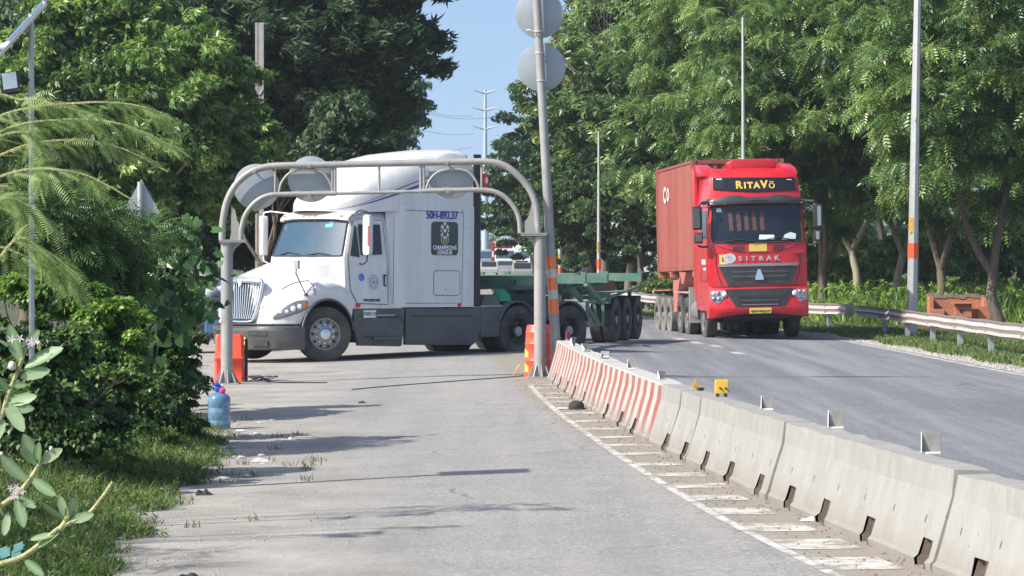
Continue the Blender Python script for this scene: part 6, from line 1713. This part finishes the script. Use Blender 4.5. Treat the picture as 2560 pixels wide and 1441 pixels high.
tree('broadleaf_tree', 'bushy bright green broadleaf tree filling the upper left', 250, 76,
     [ell(270, 190, 310, 180, 76, 230), ell(470, 230, 150, 190, 75, 120), ell(120, 330, 260, 190, 76, 110), ell(500, 420, 160, 150, 77, 100), ell(330, 480, 230, 150, 76, 90), ell(250, 40, 220, 70, 76, 50)],
     L_BROAD, WB, .24, (.2, 0, 2.2), LG, 44, .9, .42, .9)
tree('broadleaf_tree', 'leafy broadleaf sapling in front of the concrete pole foot', 655, 80,
     [ell(650, 345, 60, 80, 80, 40), ell(630, 440, 80, 90, 81, 40)], L_BROAD, WB, .24, (.09, 0, 1.8), LG, 40, .8, .32)
tree('shade_tree', 'dark leafy tree in the shade behind the gate and the white cab', 700, 92,
     [ell(640, 480, 190, 160, 92, 110), ell(850, 440, 170, 150, 93, 90), ell(480, 520, 170, 150, 91, 80), ell(640, 610, 230, 60, 92, 80)], L_MANGO, WB, .30, (.25, 0, 2.0), LG, 40, .8, .7)
tree('shade_tree', 'dark tree filling the shade behind the cart at the left', 300, 86,
     [ell(300, 640, 290, 180, 86, 140), ell(120, 500, 260, 200, 86, 80)], L_SHRUB, T_whorl(6, .2), .26, (.2, 0, 1.6), LG, 40, .7, .6)
tree('broadleaf_tree', 'dull green tree at the top left corner behind the solar panel', 60, 90,
     [ell(40, 60, 160, 130, 90, 80)], L_PALE, WB, .25, (.2, 0, 2.5), LG, 40, .7, .5)
# near shrubs
SM = T_whorl(5, .30)
tree('leafy_shrub', 'mid green shrub at the left edge under the feathery branches', 110, 31,
     [ell(100, 600, 220, 130, 31, 80), ell(260, 640, 150, 120, 32, 50)], L_SHRUB, T_pinnate(6, .3, .12, 1.0), .20, (.03, 0, .8), LG, 44, .6, .26, cat='shrub')
tree('leafy_shrub', 'bright yellow-green small-leaved shrub in the middle of the left verge', 285, 28.6,
     [ell(275, 840, 90, 90, 28.3, 60), ell(205, 765, 75, 60, 28.5, 34), ell(120, 735, 110, 45, 28.5, 30), ell(215, 900, 70, 50, 28.3, 26), ell(300, 960, 70, 60, 28.3, 26)], L_BRIGHT, SM, .050, (.02, 0, .6), LG, 120, .2, .13, cat='shrub')
tree('leafy_shrub', 'dark green small-leaved shrub right of the yellow-green one', 420, 34,
     [ell(390, 880, 90, 110, 34, 60), ell(330, 970, 120, 75, 33, 50), ell(430, 970, 50, 70, 34, 20), ell(380, 1040, 110, 45, 33, 40)], L_SHRUB, SM, .060, (.025, 0, .6), LG, 90, .3, .16, cat='shrub')
tree('leafy_shrub', 'dense dark shrub at the lower left behind the milkweed', 130, 27,
     [ell(80, 900, 160, 110, 27, 80), ell(250, 980, 150, 90, 28, 60), ell(60, 1010, 150, 70, 26, 40), ell(180, 1080, 200, 60, 27, 60)], L_SHRUB, SM, .055, (.025, 0, .5), LG, 90, .3, .16, cat='shrub')
tree('leafy_shrub', 'shaded shrub behind the heart-leaved vine', 360, 39,
     [ell(320, 720, 150, 140, 39, 80), ell(400, 650, 70, 80, 40, 22), ell(370, 800, 90, 110, 38, 40)], L_SHRUB, T_whorl(5, .28), .11, (.03, 0, .8), LG, 60, .5, .25, cat='shrub')
tree('sparse_shrub', 'sparse dark shrub against bright ground left of the water bottle', 460, 42,
     [ell(445, 950, 50, 40, 42, 16), ell(490, 965, 28, 24, 41, 6)], L_DARKR, T_whorl(4, .26), .085, (.012, 0, .2), LG, 26, .0, .2, cat='shrub')

tree('weed_clump', 'low rounded mound of weeds bulging onto the dirt beside the water bottle', 450, 33.5,
     [ell(425, 1085, 90, 65, 33.2, 60), ell(360, 1130, 90, 60, 31, 40), ell(300, 1190, 80, 50, 28, 30)], L_GRASS, T_hang(6, .14), .055, None, LG, 110, .0, .13, cat='weeds')
# heart-leaved vine: stems with single large leaves
VZ = 33.0; vb = gp(430, VZ)
VN = empty('heart_leaf_vine', vb, 0, None, 'climbing vine with large heart-shaped leaves hanging toward the gate post', 'vine', LG)
stems = [[(330, 960), (345, 800), (345, 680), (350, 610)], [(400, 950), (430, 800), (440, 700), (480, 620)], [(430, 800), (490, 740), (530, 730), (548, 800)], [(380, 700), (450, 640), (520, 640), (545, 700)], [(430, 690), (420, 760), (430, 840)], [(470, 650), (500, 590), (470, 560)], [(520, 700), (470, 760), (480, 830)], [(380, 620), (430, 570), (470, 560)], [(350, 640), (330, 580), (335, 540)]]
mb = MB(); LP, LF, LS, LT = [], [], [], []
for st in stems:
    pts = [at(px - 22, py, VZ + random.uniform(-.5, .3)) - vb for px, py in st]
    pts = smoothpath(pts, 6); mb.tube(pts, .008, 5)
    for p in pts:
        for _ in range(3):
            if random.random() < .8:
                LP.append(tuple(p + Vector((random.gauss(0, .10), random.gauss(-.05, .10), random.gauss(0, .09))))); LF.append((random.gauss(.1, .6), random.gauss(-.5, .4), random.gauss(-.7, .35)))
                LS.append(random.uniform(.08, .19)); LT.append(random.random())
mb.build('stem', M_STEMD, VN)
up = np.tile(np.array([-.4, -.95, .3]), (len(LP), 1))
scatter(T_heart(), np.array(LP), np.array(LF), np.array(LS), np.array(LT), 'leaves', L_HEART, VN, up=up, roll=.5)

# feathery branches reaching in from the left
FZ = 22.0; fb = Vector((-4.9, FZ + .3, gz(-4.9, FZ)))
FE = empty('feathery_shrub', fb, 0, None, 'light green feathery-leaved shrub arching in from the left edge', 'shrub', LG)
arcs = [[(-420, 900), (-200, 420), (0, 290), (200, 258), (330, 262), (425, 290)], [(-420, 900), (-150, 450), (0, 330), (150, 300), (300, 310), (430, 365)], [(-400, 900), (-150, 500), (20, 380), (180, 350), (300, 370), (420, 430)],
        [(-400, 900), (-100, 520), (40, 430), (180, 430), (260, 460), (330, 500)], [(-380, 900), (-120, 600), (0, 500), (80, 520), (130, 560)], [(-300, 800), (-60, 400), (60, 330), (100, 380), (95, 430)], [(-350, 900), (-60, 640), (60, 640), (170, 700)], [(-350, 900), (-80, 300), (60, 250), (150, 265), (240, 290)], [(-380, 900), (-60, 700), (40, 600), (100, 620), (160, 660), (200, 720)],
        [(-350, 900), (-120, 560), (-20, 470), (30, 510), (60, 560)]]
mb = MB(); LP, LF, LS, LT = [], [], [], []
for ar in arcs:
    z0 = FZ + random.uniform(-1.0, 1.2)
    pts = smoothpath([at(px, py, z0 + .02 * i) - fb for i, (px, py) in enumerate(ar)], 8)
    mb.tube(pts, [.012 * (1 - .7 * i / len(pts)) + .002 for i in range(len(pts))], 5)
    for i, p in enumerate(pts):
        if i < 14: continue
        t = (pts[min(i + 1, len(pts) - 1)] - pts[i - 1]).normalized()
        for sgn in (1, -1):
            for _ in range(1 if random.random() < .72 else 0):
                d = t * random.uniform(.5, 1.0) + Vector((random.gauss(0, .2), sgn * random.uniform(.2, .8), random.uniform(-.7, .25)))
                LP.append(tuple(p)); LF.append(tuple(d)); LS.append(random.uniform(.15, .28)); LT.append(random.random() * .8 + .2)
mb.build('stem', M_STEM, FE)
kp = []
for i, p in enumerate(LP):
    q = fb + Vector(p) + Vector(LF[i]).normalized() * LS[i]; qx, qy = 1280 + q.x * F / q.y, HY - (q.z - CH) * F / q.y
    if not (qx > 270 and qy > 405): kp.append(i)
LP, LF, LS, LT = [[a[i] for i in kp] for a in (LP, LF, LS, LT)]
scatter(T_pinnate(14, .30, .055, 1.25), np.array(LP), np.array(LF), np.array(LS), np.array(LT), 'leaves', L_FEATHER, FE, roll=.35)
mb = MB()
for k in range(7):
    a = Vector((random.uniform(-1.4, -.2), random.uniform(-4.2, -.8), random.uniform(1.6, 2.9))); mb.tube([Vector((0, -.3, 0)), a * .5 + Vector((0, 0, .5)), a, a + Vector((.5, -.2, .1))], [.014, .011, .008, .003], 5)
mb.build('stem', M_STEM, FE)
P_, F_, T__ = crown_pts((-.55, -2.2, 2.1), (1.0, 2.4, .85), 60, .26, 16, .5, .2, flat=.6)
kq = (P_[:, 0] + fb.x) * F / (P_[:, 1] + fb.y) < -1290
P_, F_, T__ = P_[kq], F_[kq], T__[kq]
scatter(T_pinnate(12, .32, .07, 1.25), P_, F_, rng.uniform(.18, .30, len(P_)), T__, 'leaves', L_FEATHER, FE, roll=.4)

# milkweed plants in the foreground
def milkweed(name, label, Z, stems, leaves, flowers, r=.010, pods=()):
    b = gp(-60, Z); b.x = (-150 - 1280) * Z / F; b.z = gz(b.x, Z)
    o = empty(name, b, 0, None, label, 'plant', LG)
    for st in stems:
        mb = MB(); pts = smoothpath([at(px, py, Z) - b for px, py in st], 6); mb.tube(pts, [r * (1.25 - .6 * i / len(pts)) for i in range(len(pts))], 8); mb.build('stem', M_STEM, o, smooth=50)
    P, D, S_, U = [], [], [], []
    for (x0, y0, x1, y1, tilt) in leaves:
        a = at(x0, y0, Z); c = at(x1, y1, Z - .03); d = (c - a); L_ = d.length
        P.append(tuple(a - b)); D.append(tuple(d)); S_.append(L_); U.append((random.gauss(0, .2) - .3, -1.0, random.uniform(-.1, .5)))
    v = np.array([(0, 0, 0), (.12, .11, .015), (.40, .20, .04), (.72, .19, .03), (.93, .08, 0), (1, 0, -.01), (.93, -.08, 0), (.72, -.16, .03), (.40, -.17, .04), (.12, -.09, .015), (.40, 0, -.02), (.72, 0, -.02)])
    f = [(0, 10, 2, 1), (10, 11, 3, 2), (11, 5, 4, 3), (0, 9, 8, 10), (10, 8, 7, 11), (11, 7, 6, 5)]
    scatter((v, f), np.array(P), np.array(D), np.array(S_), np.array([random.random() * .8 + .1 for _ in P]), 'leaves', L_MILK, o, up=np.array(U), roll=.2, vt=np.array([.35, -.1, -.2, -.2, -.1, .1, -.1, -.2, -.2, -.1, .45, .4]))
    for (px, py, s) in flowers:
        c = at(px, py, Z - .02) - b; mb = MB()
        for k in range(9):
            a = Vector((random.gauss(0, 1), random.gauss(-.3, .6), random.gauss(0, .7))) * s * .5
            for q in range(5):
                an = 2 * math.pi * q / 5 + k
                mb.add([c + a, c + a + Vector((math.cos(an + .4), -.3, math.sin(an + .4))) * s * .22, c + a + Vector((math.cos(an), -.15, math.sin(an))) * s * .48, c + a + Vector((math.cos(an - .4), -.3, math.sin(an - .4))) * s * .22], [(0, 1, 2, 3)])
        mb.build('flower', mat('pale_violet_flower', (.58, .50, .56), .6, 0, .15, 60), o, recalc=False)
    for (px, py, s) in pods:
        c = at(px, py, Z - .02) - b; mb = MB(); mb.lathe([(.001, -s * .5), (s * .35, -s * .35), (s * .45, 0), (s * .3, s * .4), (.001, s * .5)], 'z', 10, Matrix.Translation(c)); mb.build('bud', mat('pale_bud', (.50, .50, .40), .6), o, smooth=60)
    return o
MZ = 12.5
random.seed(21)
milkweed('milkweed_plant', 'tall milkweed with thick oval leaves and pale violet flowers at the left edge', MZ,
    [[(-160, 1500), (-60, 1180), (0, 1050), (20, 990), (40, 940), (58, 890), (66, 860)], [(0, 1050), (-10, 960), (-30, 880)]],
    [(55, 910, 24, 812, .7), (58, 880, 98, 825, .6), (60, 920, 158, 870, .2), (50, 945, 126, 925, -.35), (45, 925, 8, 905, .8), (30, 965, 68, 962, .2), (20, 1010, 92, 990, .2), (15, 1020, 86, 1022, -.3), (10, 1000, 60, 1080, .4), (30, 990, -10, 940, .6), (10, 960, -40, 930, .4), (0, 880, -30, 840, .8), (5, 900, -40, 870, .2), (30, 870, 0, 850, .5), (20, 965, -20, 975, .3), (12, 1050, -20, 1110, .5)],
    [(72, 848, .045)], .011, ((97, 858, .022), (30, 915, .04)))
milkweed('milkweed_plant', 'lower milkweed with a long bare curved yellow stem at the bottom left', 13.0,
    [[(-200, 1600), (-60, 1440), (60, 1390), (150, 1320), (215, 1290), (255, 1245), (282, 1205)], [(-150, 1600), (-40, 1320), (50, 1230), (80, 1190), (100, 1160), (120, 1128)], [(150, 1325), (165, 1300), (165, 1270)]],
    [(95, 1165, 58, 1085, .6), (95, 1165, 52, 1120, .3), (92, 1170, 98, 1105, .7), (100, 1160, 156, 1122, .2), (75, 1195, 140, 1240, -.1), (70, 1205, 2, 1140, .3), (165, 1300, 102, 1255, .2), (165, 1300, 190, 1245, .4), (170, 1305, 150, 1240, .6), (175, 1305, 235, 1285, .1), (140, 1335, 75, 1350, .5), (150, 1330, 95, 1370, -.4), (40, 1240, 60, 1320, .4), (10, 1290, -30, 1230, .4), (20, 1280, 10, 1340, .5), (60, 1400, 110, 1440, .3), (0, 1300, -40, 1350, .4), (40, 1240, 90, 1270, .3)],
    [(38, 1228, .035)], .011, ((45, 1245, .02), (128, 1122, .022), (4, 1135, .02)))

mb = MB(); c0 = at(14, 1398, 15.5)
for k in range(9):
    a = Vector((random.gauss(0, .03), random.gauss(0, .03), random.gauss(0, .02))); mb.add([a, a + Vector((.05, -.01, .02)), a + Vector((.045, .01, .06)), a + Vector((-.005, .02, .04))], [(0, 1, 2, 3)])
o = mb.build('plastic_scrap', mat('teal_plastic', (.03, .15, .14), .7, 0, .3, 30), None, loc=c0, solid=.002, recalc=False); tag(o, 'scrap of crumpled teal plastic caught in the milkweed at the bottom left corner', 'litter')
# grass and low weeds on the left verge
def grass_patch(name, m, pts_fn, n, hmin, hmax, wd, label=None, bend=.5, parent=None):
    P = []; 
    while len(P) < n:
        q = pts_fn()
        if q: P.append(q)
    P = np.array(P)
    fw = np.stack([rng.normal(0, .45, n), rng.normal(0, .45, n), np.ones(n)], 1)
    T_ = T_blade(1, wd, bend)
    up_ = rng.normal(0, 1, (n, 3)); up_[:, 2] *= .1
    s = rng.uniform(hmin, hmax, n)
    return stuff(scatter(T_, P, fw, s, np.clip(rng.normal(.5, .22, n), 0, 1), name, m, None, up=up_, roll=.1))
def vedge(y): return interp(y, [(8, -2.35), (19, -2.72), (24, -3.0), (27, -2.98), (30, -3.02), (33, -3.3), (36, -3.75), (42, -4.9), (48, -6.6)])
def lp():
    y = 15 + 32 * random.random() ** 1.25; e = vedge(y) - .05 + .12 * math.sin(y * 2.3) + .12 * math.sin(y * 5.1) + .07 * math.sin(y * 11); d = random.random() ** 1.5 * 4.2
    return (e - d + random.gauss(0, .06), y, gz(e - d, y) + .0 + min(.34, d * .22))
grass_patch('grass', L_GRASS, lp, 95000, .04, .15, .030)
grass_patch('dry_grass', L_DRYG, lp, 9000, .05, .15, .04)
TUFT = []
for _ in range(70):
    ty = 15 + 30 * random.random(); TUFT.append((vedge(ty) + random.random() ** 2.2 * 1.2, ty))
def lp2():
    k, c = random.choice(TUFT)
    e, y = k + random.gauss(0, .045), c + random.gauss(0, .06)
    return (e, y, gz(e, y))
grass_patch('weed_tufts', L_DRYG, lp2, 1500, .03, .09, .06)
# low bank of soil under the left grass
rows = []
for y in frange(8, 48, 1.0):
    e = vedge(y) - .05; rows.append([(e - d, y, gz(e - d, y) + min(.32, d * .22) - .03) for d in (0, .5, 1.5, 3, 6, 12, 40)])
mb = MB(); mb.grid(rows); b_ = mb.build('bank', M_SOIL, None); struct(b_)
# verge under the right crash barrier and the field behind it
def rp():
    y = 48 + 62 * random.random(); e = interp(y, REDGE) + .45 + random.random() * 3.2 + .15 * math.sin(y)
    return (e, y, gz(e, y))
grass_patch('grass', L_DRYG, rp, 16000, .06, .18, .06)
grass_patch('grass', L_GRASS, rp, 24000, .06, .22, .055)
def fp():
    y = 94 + 50 * random.random(); x = interp(y, REDGE) + 4.0 + random.random() * 26
    return (x, y, gz(x, y))
grass_patch('field_grass', L_FIELD, fp, 30000, .4, 1.25, .03)
FP = np.array([fp() for _ in range(9000)]); FP[:, 2] += rng.random(9000) ** .7 * 1.25
stuff(scatter(T_hang(7, .16), FP, rng.normal(0, 1, (9000, 3)), rng.uniform(.14, .30, 9000), np.clip(rng.normal(.55, .25, 9000), 0, 1), 'field_weeds', L_FIELD))
NP = np.array([rp() for _ in range(7000)]); NP[:, 2] += rng.random(7000) * .12
stuff(scatter(T_hang(6, .2), NP, rng.normal(0, 1, (7000, 3)), rng.uniform(.04, .11, 7000), rng.random(7000), 'verge_weeds', L_GRASS))
LPW = np.array([lp() for _ in range(16000)]); LPW[:, 2] += rng.random(16000) * .08
stuff(scatter(T_hang(6, .22), LPW, rng.normal(0, 1, (16000, 3)), rng.uniform(.02, .065, 16000), rng.random(16000), 'low_weeds', L_GRASS))
def hedge(px, py, rx, rz, Z, n, m, label, size=.28, tm=None):
    return tree('hedge_shrub', label, px, Z, [ell(px, py, rx, rz, Z, n)], m, tm or T_whorl(6, .2), size, (.04, 0, .6), 'bushes in the field behind the right-hand trees', 40, .4, .7, cat='shrub')
L_BUSH = leafmat('sunlit_bush_leaf', (.07, .13, .04), (.20, .32, .11), (.40, .52, .24), .4, .5, .5)  # pale leaf colour raised so bushes under the trees look sunlit
hedge(2480, 620, 300, 90, 112, 130, L_BUSH, 'pale bush far behind the brick box')
hedge(2120, 630, 260, 90, 114, 120, L_BUSH, 'pale bush far behind, between the red cab and the lamp post')
hedge(1760, 650, 240, 90, 165, 70, L_SHRUB, 'dark bush behind the red container')
hedge(1560, 680, 120, 60, 150, 50, L_SHRUB, 'dark bush behind the rear of the green trailer')
hedge(1420, 650, 110, 60, 172, 40, L_SHRUB, 'dark bush behind the far slim lamp post')
hedge(1640, 740, 60, 40, 118, 20, L_WILLOW, 'small green bush left of the red trailer wheels', .2)
# far wood closing the horizon
P, Fw, Tt = crown_pts((0, 0, 0), (1, 1, 1), 10, .1, 10)
N = 26000; xx = rng.uniform(-330, 330, N); keep = (xx < -8) | (xx > 9); xx = xx[keep]; n = len(xx)
zz = rng.random(n) ** .8 * (9 + 2.5 * np.sin(xx * .11) + 1.5 * np.sin(xx * .37)); yy = rng.uniform(480, 560, n)
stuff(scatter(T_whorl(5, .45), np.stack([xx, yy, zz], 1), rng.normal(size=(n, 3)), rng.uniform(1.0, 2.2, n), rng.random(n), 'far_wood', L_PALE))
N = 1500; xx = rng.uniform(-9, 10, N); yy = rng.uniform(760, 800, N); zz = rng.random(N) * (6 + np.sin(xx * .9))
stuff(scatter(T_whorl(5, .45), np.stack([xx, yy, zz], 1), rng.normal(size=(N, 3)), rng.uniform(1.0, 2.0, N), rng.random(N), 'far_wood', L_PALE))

# ------------------------------------------------------------------ small things on the ground
jb = gp(548, 36.2)
J = empty('water_bottle', jb, .3, None, 'large blue water bottle with a crumpled bag on top at the verge', 'bottle')
mb = MB(); r = .137
mb.lathe([(r * .85, 0), (r * .98, .02), (r, .06), (r, .09), (r * .94, .105), (r * .94, .13), (r, .145), (r, .24), (r * .95, .255), (r * .95, .28), (r, .295), (r, .36), (r * .93, .40), (r * .7, .43), (r * .3, .45), (r * .22, .455), (r * .22, .49)], 'z', 32)
mb.build('body', M_JUG, J, smooth=50)
mb = MB(); mb.lathe([(.001, .35), (r * .96, .35), (r * .96, .37), (.001, .37)], 'z', 20); mb.lathe([(r * .5, .045), (.03, .05), (.001, .05)], 'z', 14); mb.build('blue_band', M_JUGD, J, smooth=50)
for m, c, s in ((M_JUGD, (-.01, 0, .50), .055), (M_MAG, (.03, -.03, .475), .045), (M_JUGD, (-.035, -.02, .55), .03), (M_MAG, (-.04, 0, .575), .02), (M_PAPER, (.03, .0, .52), .03)):
    mb = MB(); mb.lathe([(.001, -s), (s * .8, -s * .6), (s, 0), (s * .7, s * .7), (.001, s * .9)], 'z', 9, Matrix.Translation(c) @ Matrix.Rotation(random.random() * 3, 4, 'X')); mb.build('crumpled_bag', m, J)
# black cap beside the barrier
CZ = 39.2; cb = Vector(((1441 - 1280) * CZ / F, CZ, 0)); cb.z = gz(cb.x, CZ) + .01
CPp = empty('cap', cb, .4, None, 'crumpled black cap lying at the foot of the striped barrier', 'cap')
mb = MB(); mb.lathe([(.10, 0), (.105, .03), (.095, .07), (.06, .10), (.001, .11)], 'z', 16); mb.build('crown', M_CAP, CPp, smooth=60)
mb = MB(); mb.prism([(-.09, -.03), (-.07, -.13), (0, -.17), (.07, -.13), (.09, -.03)], lambda x, y: (x, y, .005), lambda x, y: (x, y, .018)); mb.build('peak', M_CAP, CPp)
mb = MB(); mb.box((-.14, .0, .008), (.14, .09, .012)); o = mb.build('paper_scrap', M_PAPER, None, loc=cb + Vector((-.04, 0, .0))); tag(o, 'white scrap of paper beside the black cap', 'paper')
# black cable heap by the left gate foot
c0 = gp(650, 48.9, .02); mb = MB()
for k in range(7):
    r_ = random.uniform(.07, .16); ox, oy = random.gauss(0, .10), random.gauss(0, .05)
    mb.tube([(ox + r_ * math.cos(a * .5), oy + r_ * .7 * math.sin(a * .5), .03 + .09 * abs(math.sin(a * .25 + k))) for a in range(13)], .009, 5)
mb.tube([(.1, 0, .03), (.35, -.02, .015), (.7, .02, .012), (1.1, -.03, .012)], .010, 5)
o = mb.build('cable', M_CHASSIS, None, loc=c0); tag(o, 'tangle of black cable beside the left gate foot', 'cable')
# thin dark cable lying across the lane
for pts, lb in (([(880, 972), (960, 966), (1100, 958), (1250, 950), (1310, 946)], 'thin black cable lying across the lane under the gate'),):
    P = [Vector(((px - 1280) * (Zc := 2.04 * F / (py - HY)) / F, Zc, 0)) for px, py in pts]
    mb = MB(); mb.tube([Vector((p.x, p.y, gz(p.x, p.y) + .014)) for p in smoothpath(P, 5)], .008, 5); o = mb.build('cable', M_CHASSIS, None); tag(o, lb, 'cable')
# dry leaf by the barrel
c0 = gp(1296, 49.9, .0); mb = MB()
rows = []
for k in range(9):
    t = k / 8; x = -.10 + .16 * t; z = .20 * math.sin(t * 1.5); w_ = .05 * math.sin(math.pi * min(.98, t + .05)); rows.append([(x, -w_, z), (x, w_, z + .03)])
mb.grid(rows); o = mb.build('dry_leaf', M_DRY, None, loc=c0, solid=.004); tag(o, 'curled dry brown leaf leaning on the barrel right of the lane', 'leaf')
# bollard behind the barrier end
c0 = gp(1419, 50.6); BO = empty('bollard', c0, 0, None, 'short faded red and white bollard behind the end of the striped barrier', 'bollard')
for k in range(6):
    mb = MB(); mb.tube([(0, 0, .12 * k), (0, 0, .12 * k + .12)], .042, 14); mb.build('band', M_STRIPER if k % 2 else M_WBAND, BO, smooth=40)
# rubble near the bottle
RB = [(random.gauss(600, 45), random.gauss(1125, 38)) for _ in range(34)]
for k, (px, py) in enumerate(RB):
    Z = 2.08 * F / (py - HY); s = random.uniform(.02, .065); X = (px - 1280) * Z / F
    mb = MB(); mb.lathe([(.001, -s * .4), (s * .8, -s * .25), (s, .05 * s), (s * .55, s * .4), (.001, s * .45)], 'z', 6, Matrix.Rotation(random.random() * 3, 4, 'Z') @ Matrix.Diagonal((1.3, .8, .7, 1)))
    o = mb.build('rubble', random.choice((M_DEBRIS, M_DEBRIS, M_WHITE2, M_BRICKT, M_GREYBAG)), None, loc=(X, Z, gz(X, Z) + s * .2)); tag(o, 'pale broken rubble pieces on the dirt right below the water bottle', 'rubble', 'rubble pieces below the water bottle')
for k, (px, py, s, m, lb) in enumerate(((575, 1128, .09, M_GREYBAG, 'crumpled grey plastic bag among the rubble below the water bottle'), (655, 1150, .10, M_DEBRIS, 'pale crumpled cloth lying on the dirt right of the rubble'), (510, 1228, .07, M_CAP, 'flat dark scrap lying at the edge of the weeds'), (470, 1432, .06, M_CAP, 'small dark stone at the bottom edge of the dirt'), (905, 1008, .05, M_CAP, 'small dark scrap on the lane left of the middle'), (2020, 1322, .05, M_PAPER, 'small pale paper scrap at the foot of the bare concrete barrier'))):
    Z = 2.06 * F / (py - HY); X = (px - 1280) * Z / F; mb = MB(); rows = []
    for i in range(6): rows.append([((i - 2.5) * s * .45 + random.gauss(0, s * .06), (j - 2) * s * .4 + random.gauss(0, s * .06), abs(random.gauss(.25, .22)) * s * (0 if i in (0, 5) or j in (0, 4) else 1)) for j in range(5)])
    mb.grid(rows); o = mb.build('scrap', m, None, loc=(X, Z, gz(X, Z) + .006), solid=.003, recalc=False); tag(o, lb, 'litter')
# gravel and crumbs scattered over the verge, the lane edge and the barrier foot
def gravel(n, fn, smin, smax, m, name):
    P = []
    while len(P) < n:
        q = fn()
        if q: P.append(q)
    t = (np.array([(-.5, -.4, 0), (.5, -.45, 0), (.45, .5, 0), (-.5, .4, 0), (-.2, -.2, .6), (.3, 0, .5)]), [(0, 1, 5, 4), (1, 2, 5), (2, 3, 4, 5), (3, 0, 4)])
    P = np.array(P); fw = rng.normal(size=(n, 3)); fw[:, 2] = 0
    o = scatter(t, P, fw, rng.uniform(smin, smax, n), rng.random(n), name, m, None, roll=.05); return stuff(o)
def g1():
    y = 15 + 45 * random.random() ** 1.3; x = vedge(y) + random.random() ** 2 * 1.8 - .1
    return (x, y, gz(x, y) + .004)
gravel(1700, g1, .006, .022, mat('grey_gravel', (.30, .285, .255), .9, 0, .4, 20), 'gravel')
def g2():
    y = 13 + 36 * random.random(); x = foot(y) - random.random() ** 1.5 * .6
    return (x, y, gz(x, y) + .006)
gravel(900, g2, .006, .022, mat('brown_crumbs', (.17, .13, .09), .9, 0, .4, 20), 'gravel')
def g3():
    y = 15 + 45 * random.random(); x = vedge(y) + random.random() * (xm(y) - vedge(y) - .8)
    return (x, y, gz(x, y) + .005)
gravel(350, g3, .005, .013, mat('grey_gravel', (.30, .285, .255)), 'gravel')
def g4():
    y = 48 + 40 * random.random(); x = interp(y, REDGE) - .1 + abs(random.gauss(0, .5))
    return (x, y, gz(x, y) + .005)
gravel(2500, g4, .012, .04, M_DEBRIS, 'gravel')

# ------------------------------------------------------------------ thin haze
hm, hn, hl_, hb = nt('haze_air')
hn.remove(hb); hv = hn.new('ShaderNodeVolumePrincipled'); hv.inputs['Color'].default_value = (.86, .92, 1.0, 1); hv.inputs['Density'].default_value = .00028; hv.inputs['Anisotropy'].default_value = .3
hl_.new(hv.outputs[0], hn['Material Output'].inputs['Volume'])
mb = MB(); mb.box((0, 2230, 19.5), (4100, 4620, 43)); hz_ = mb.build('haze', hm, None); stuff(hz_)
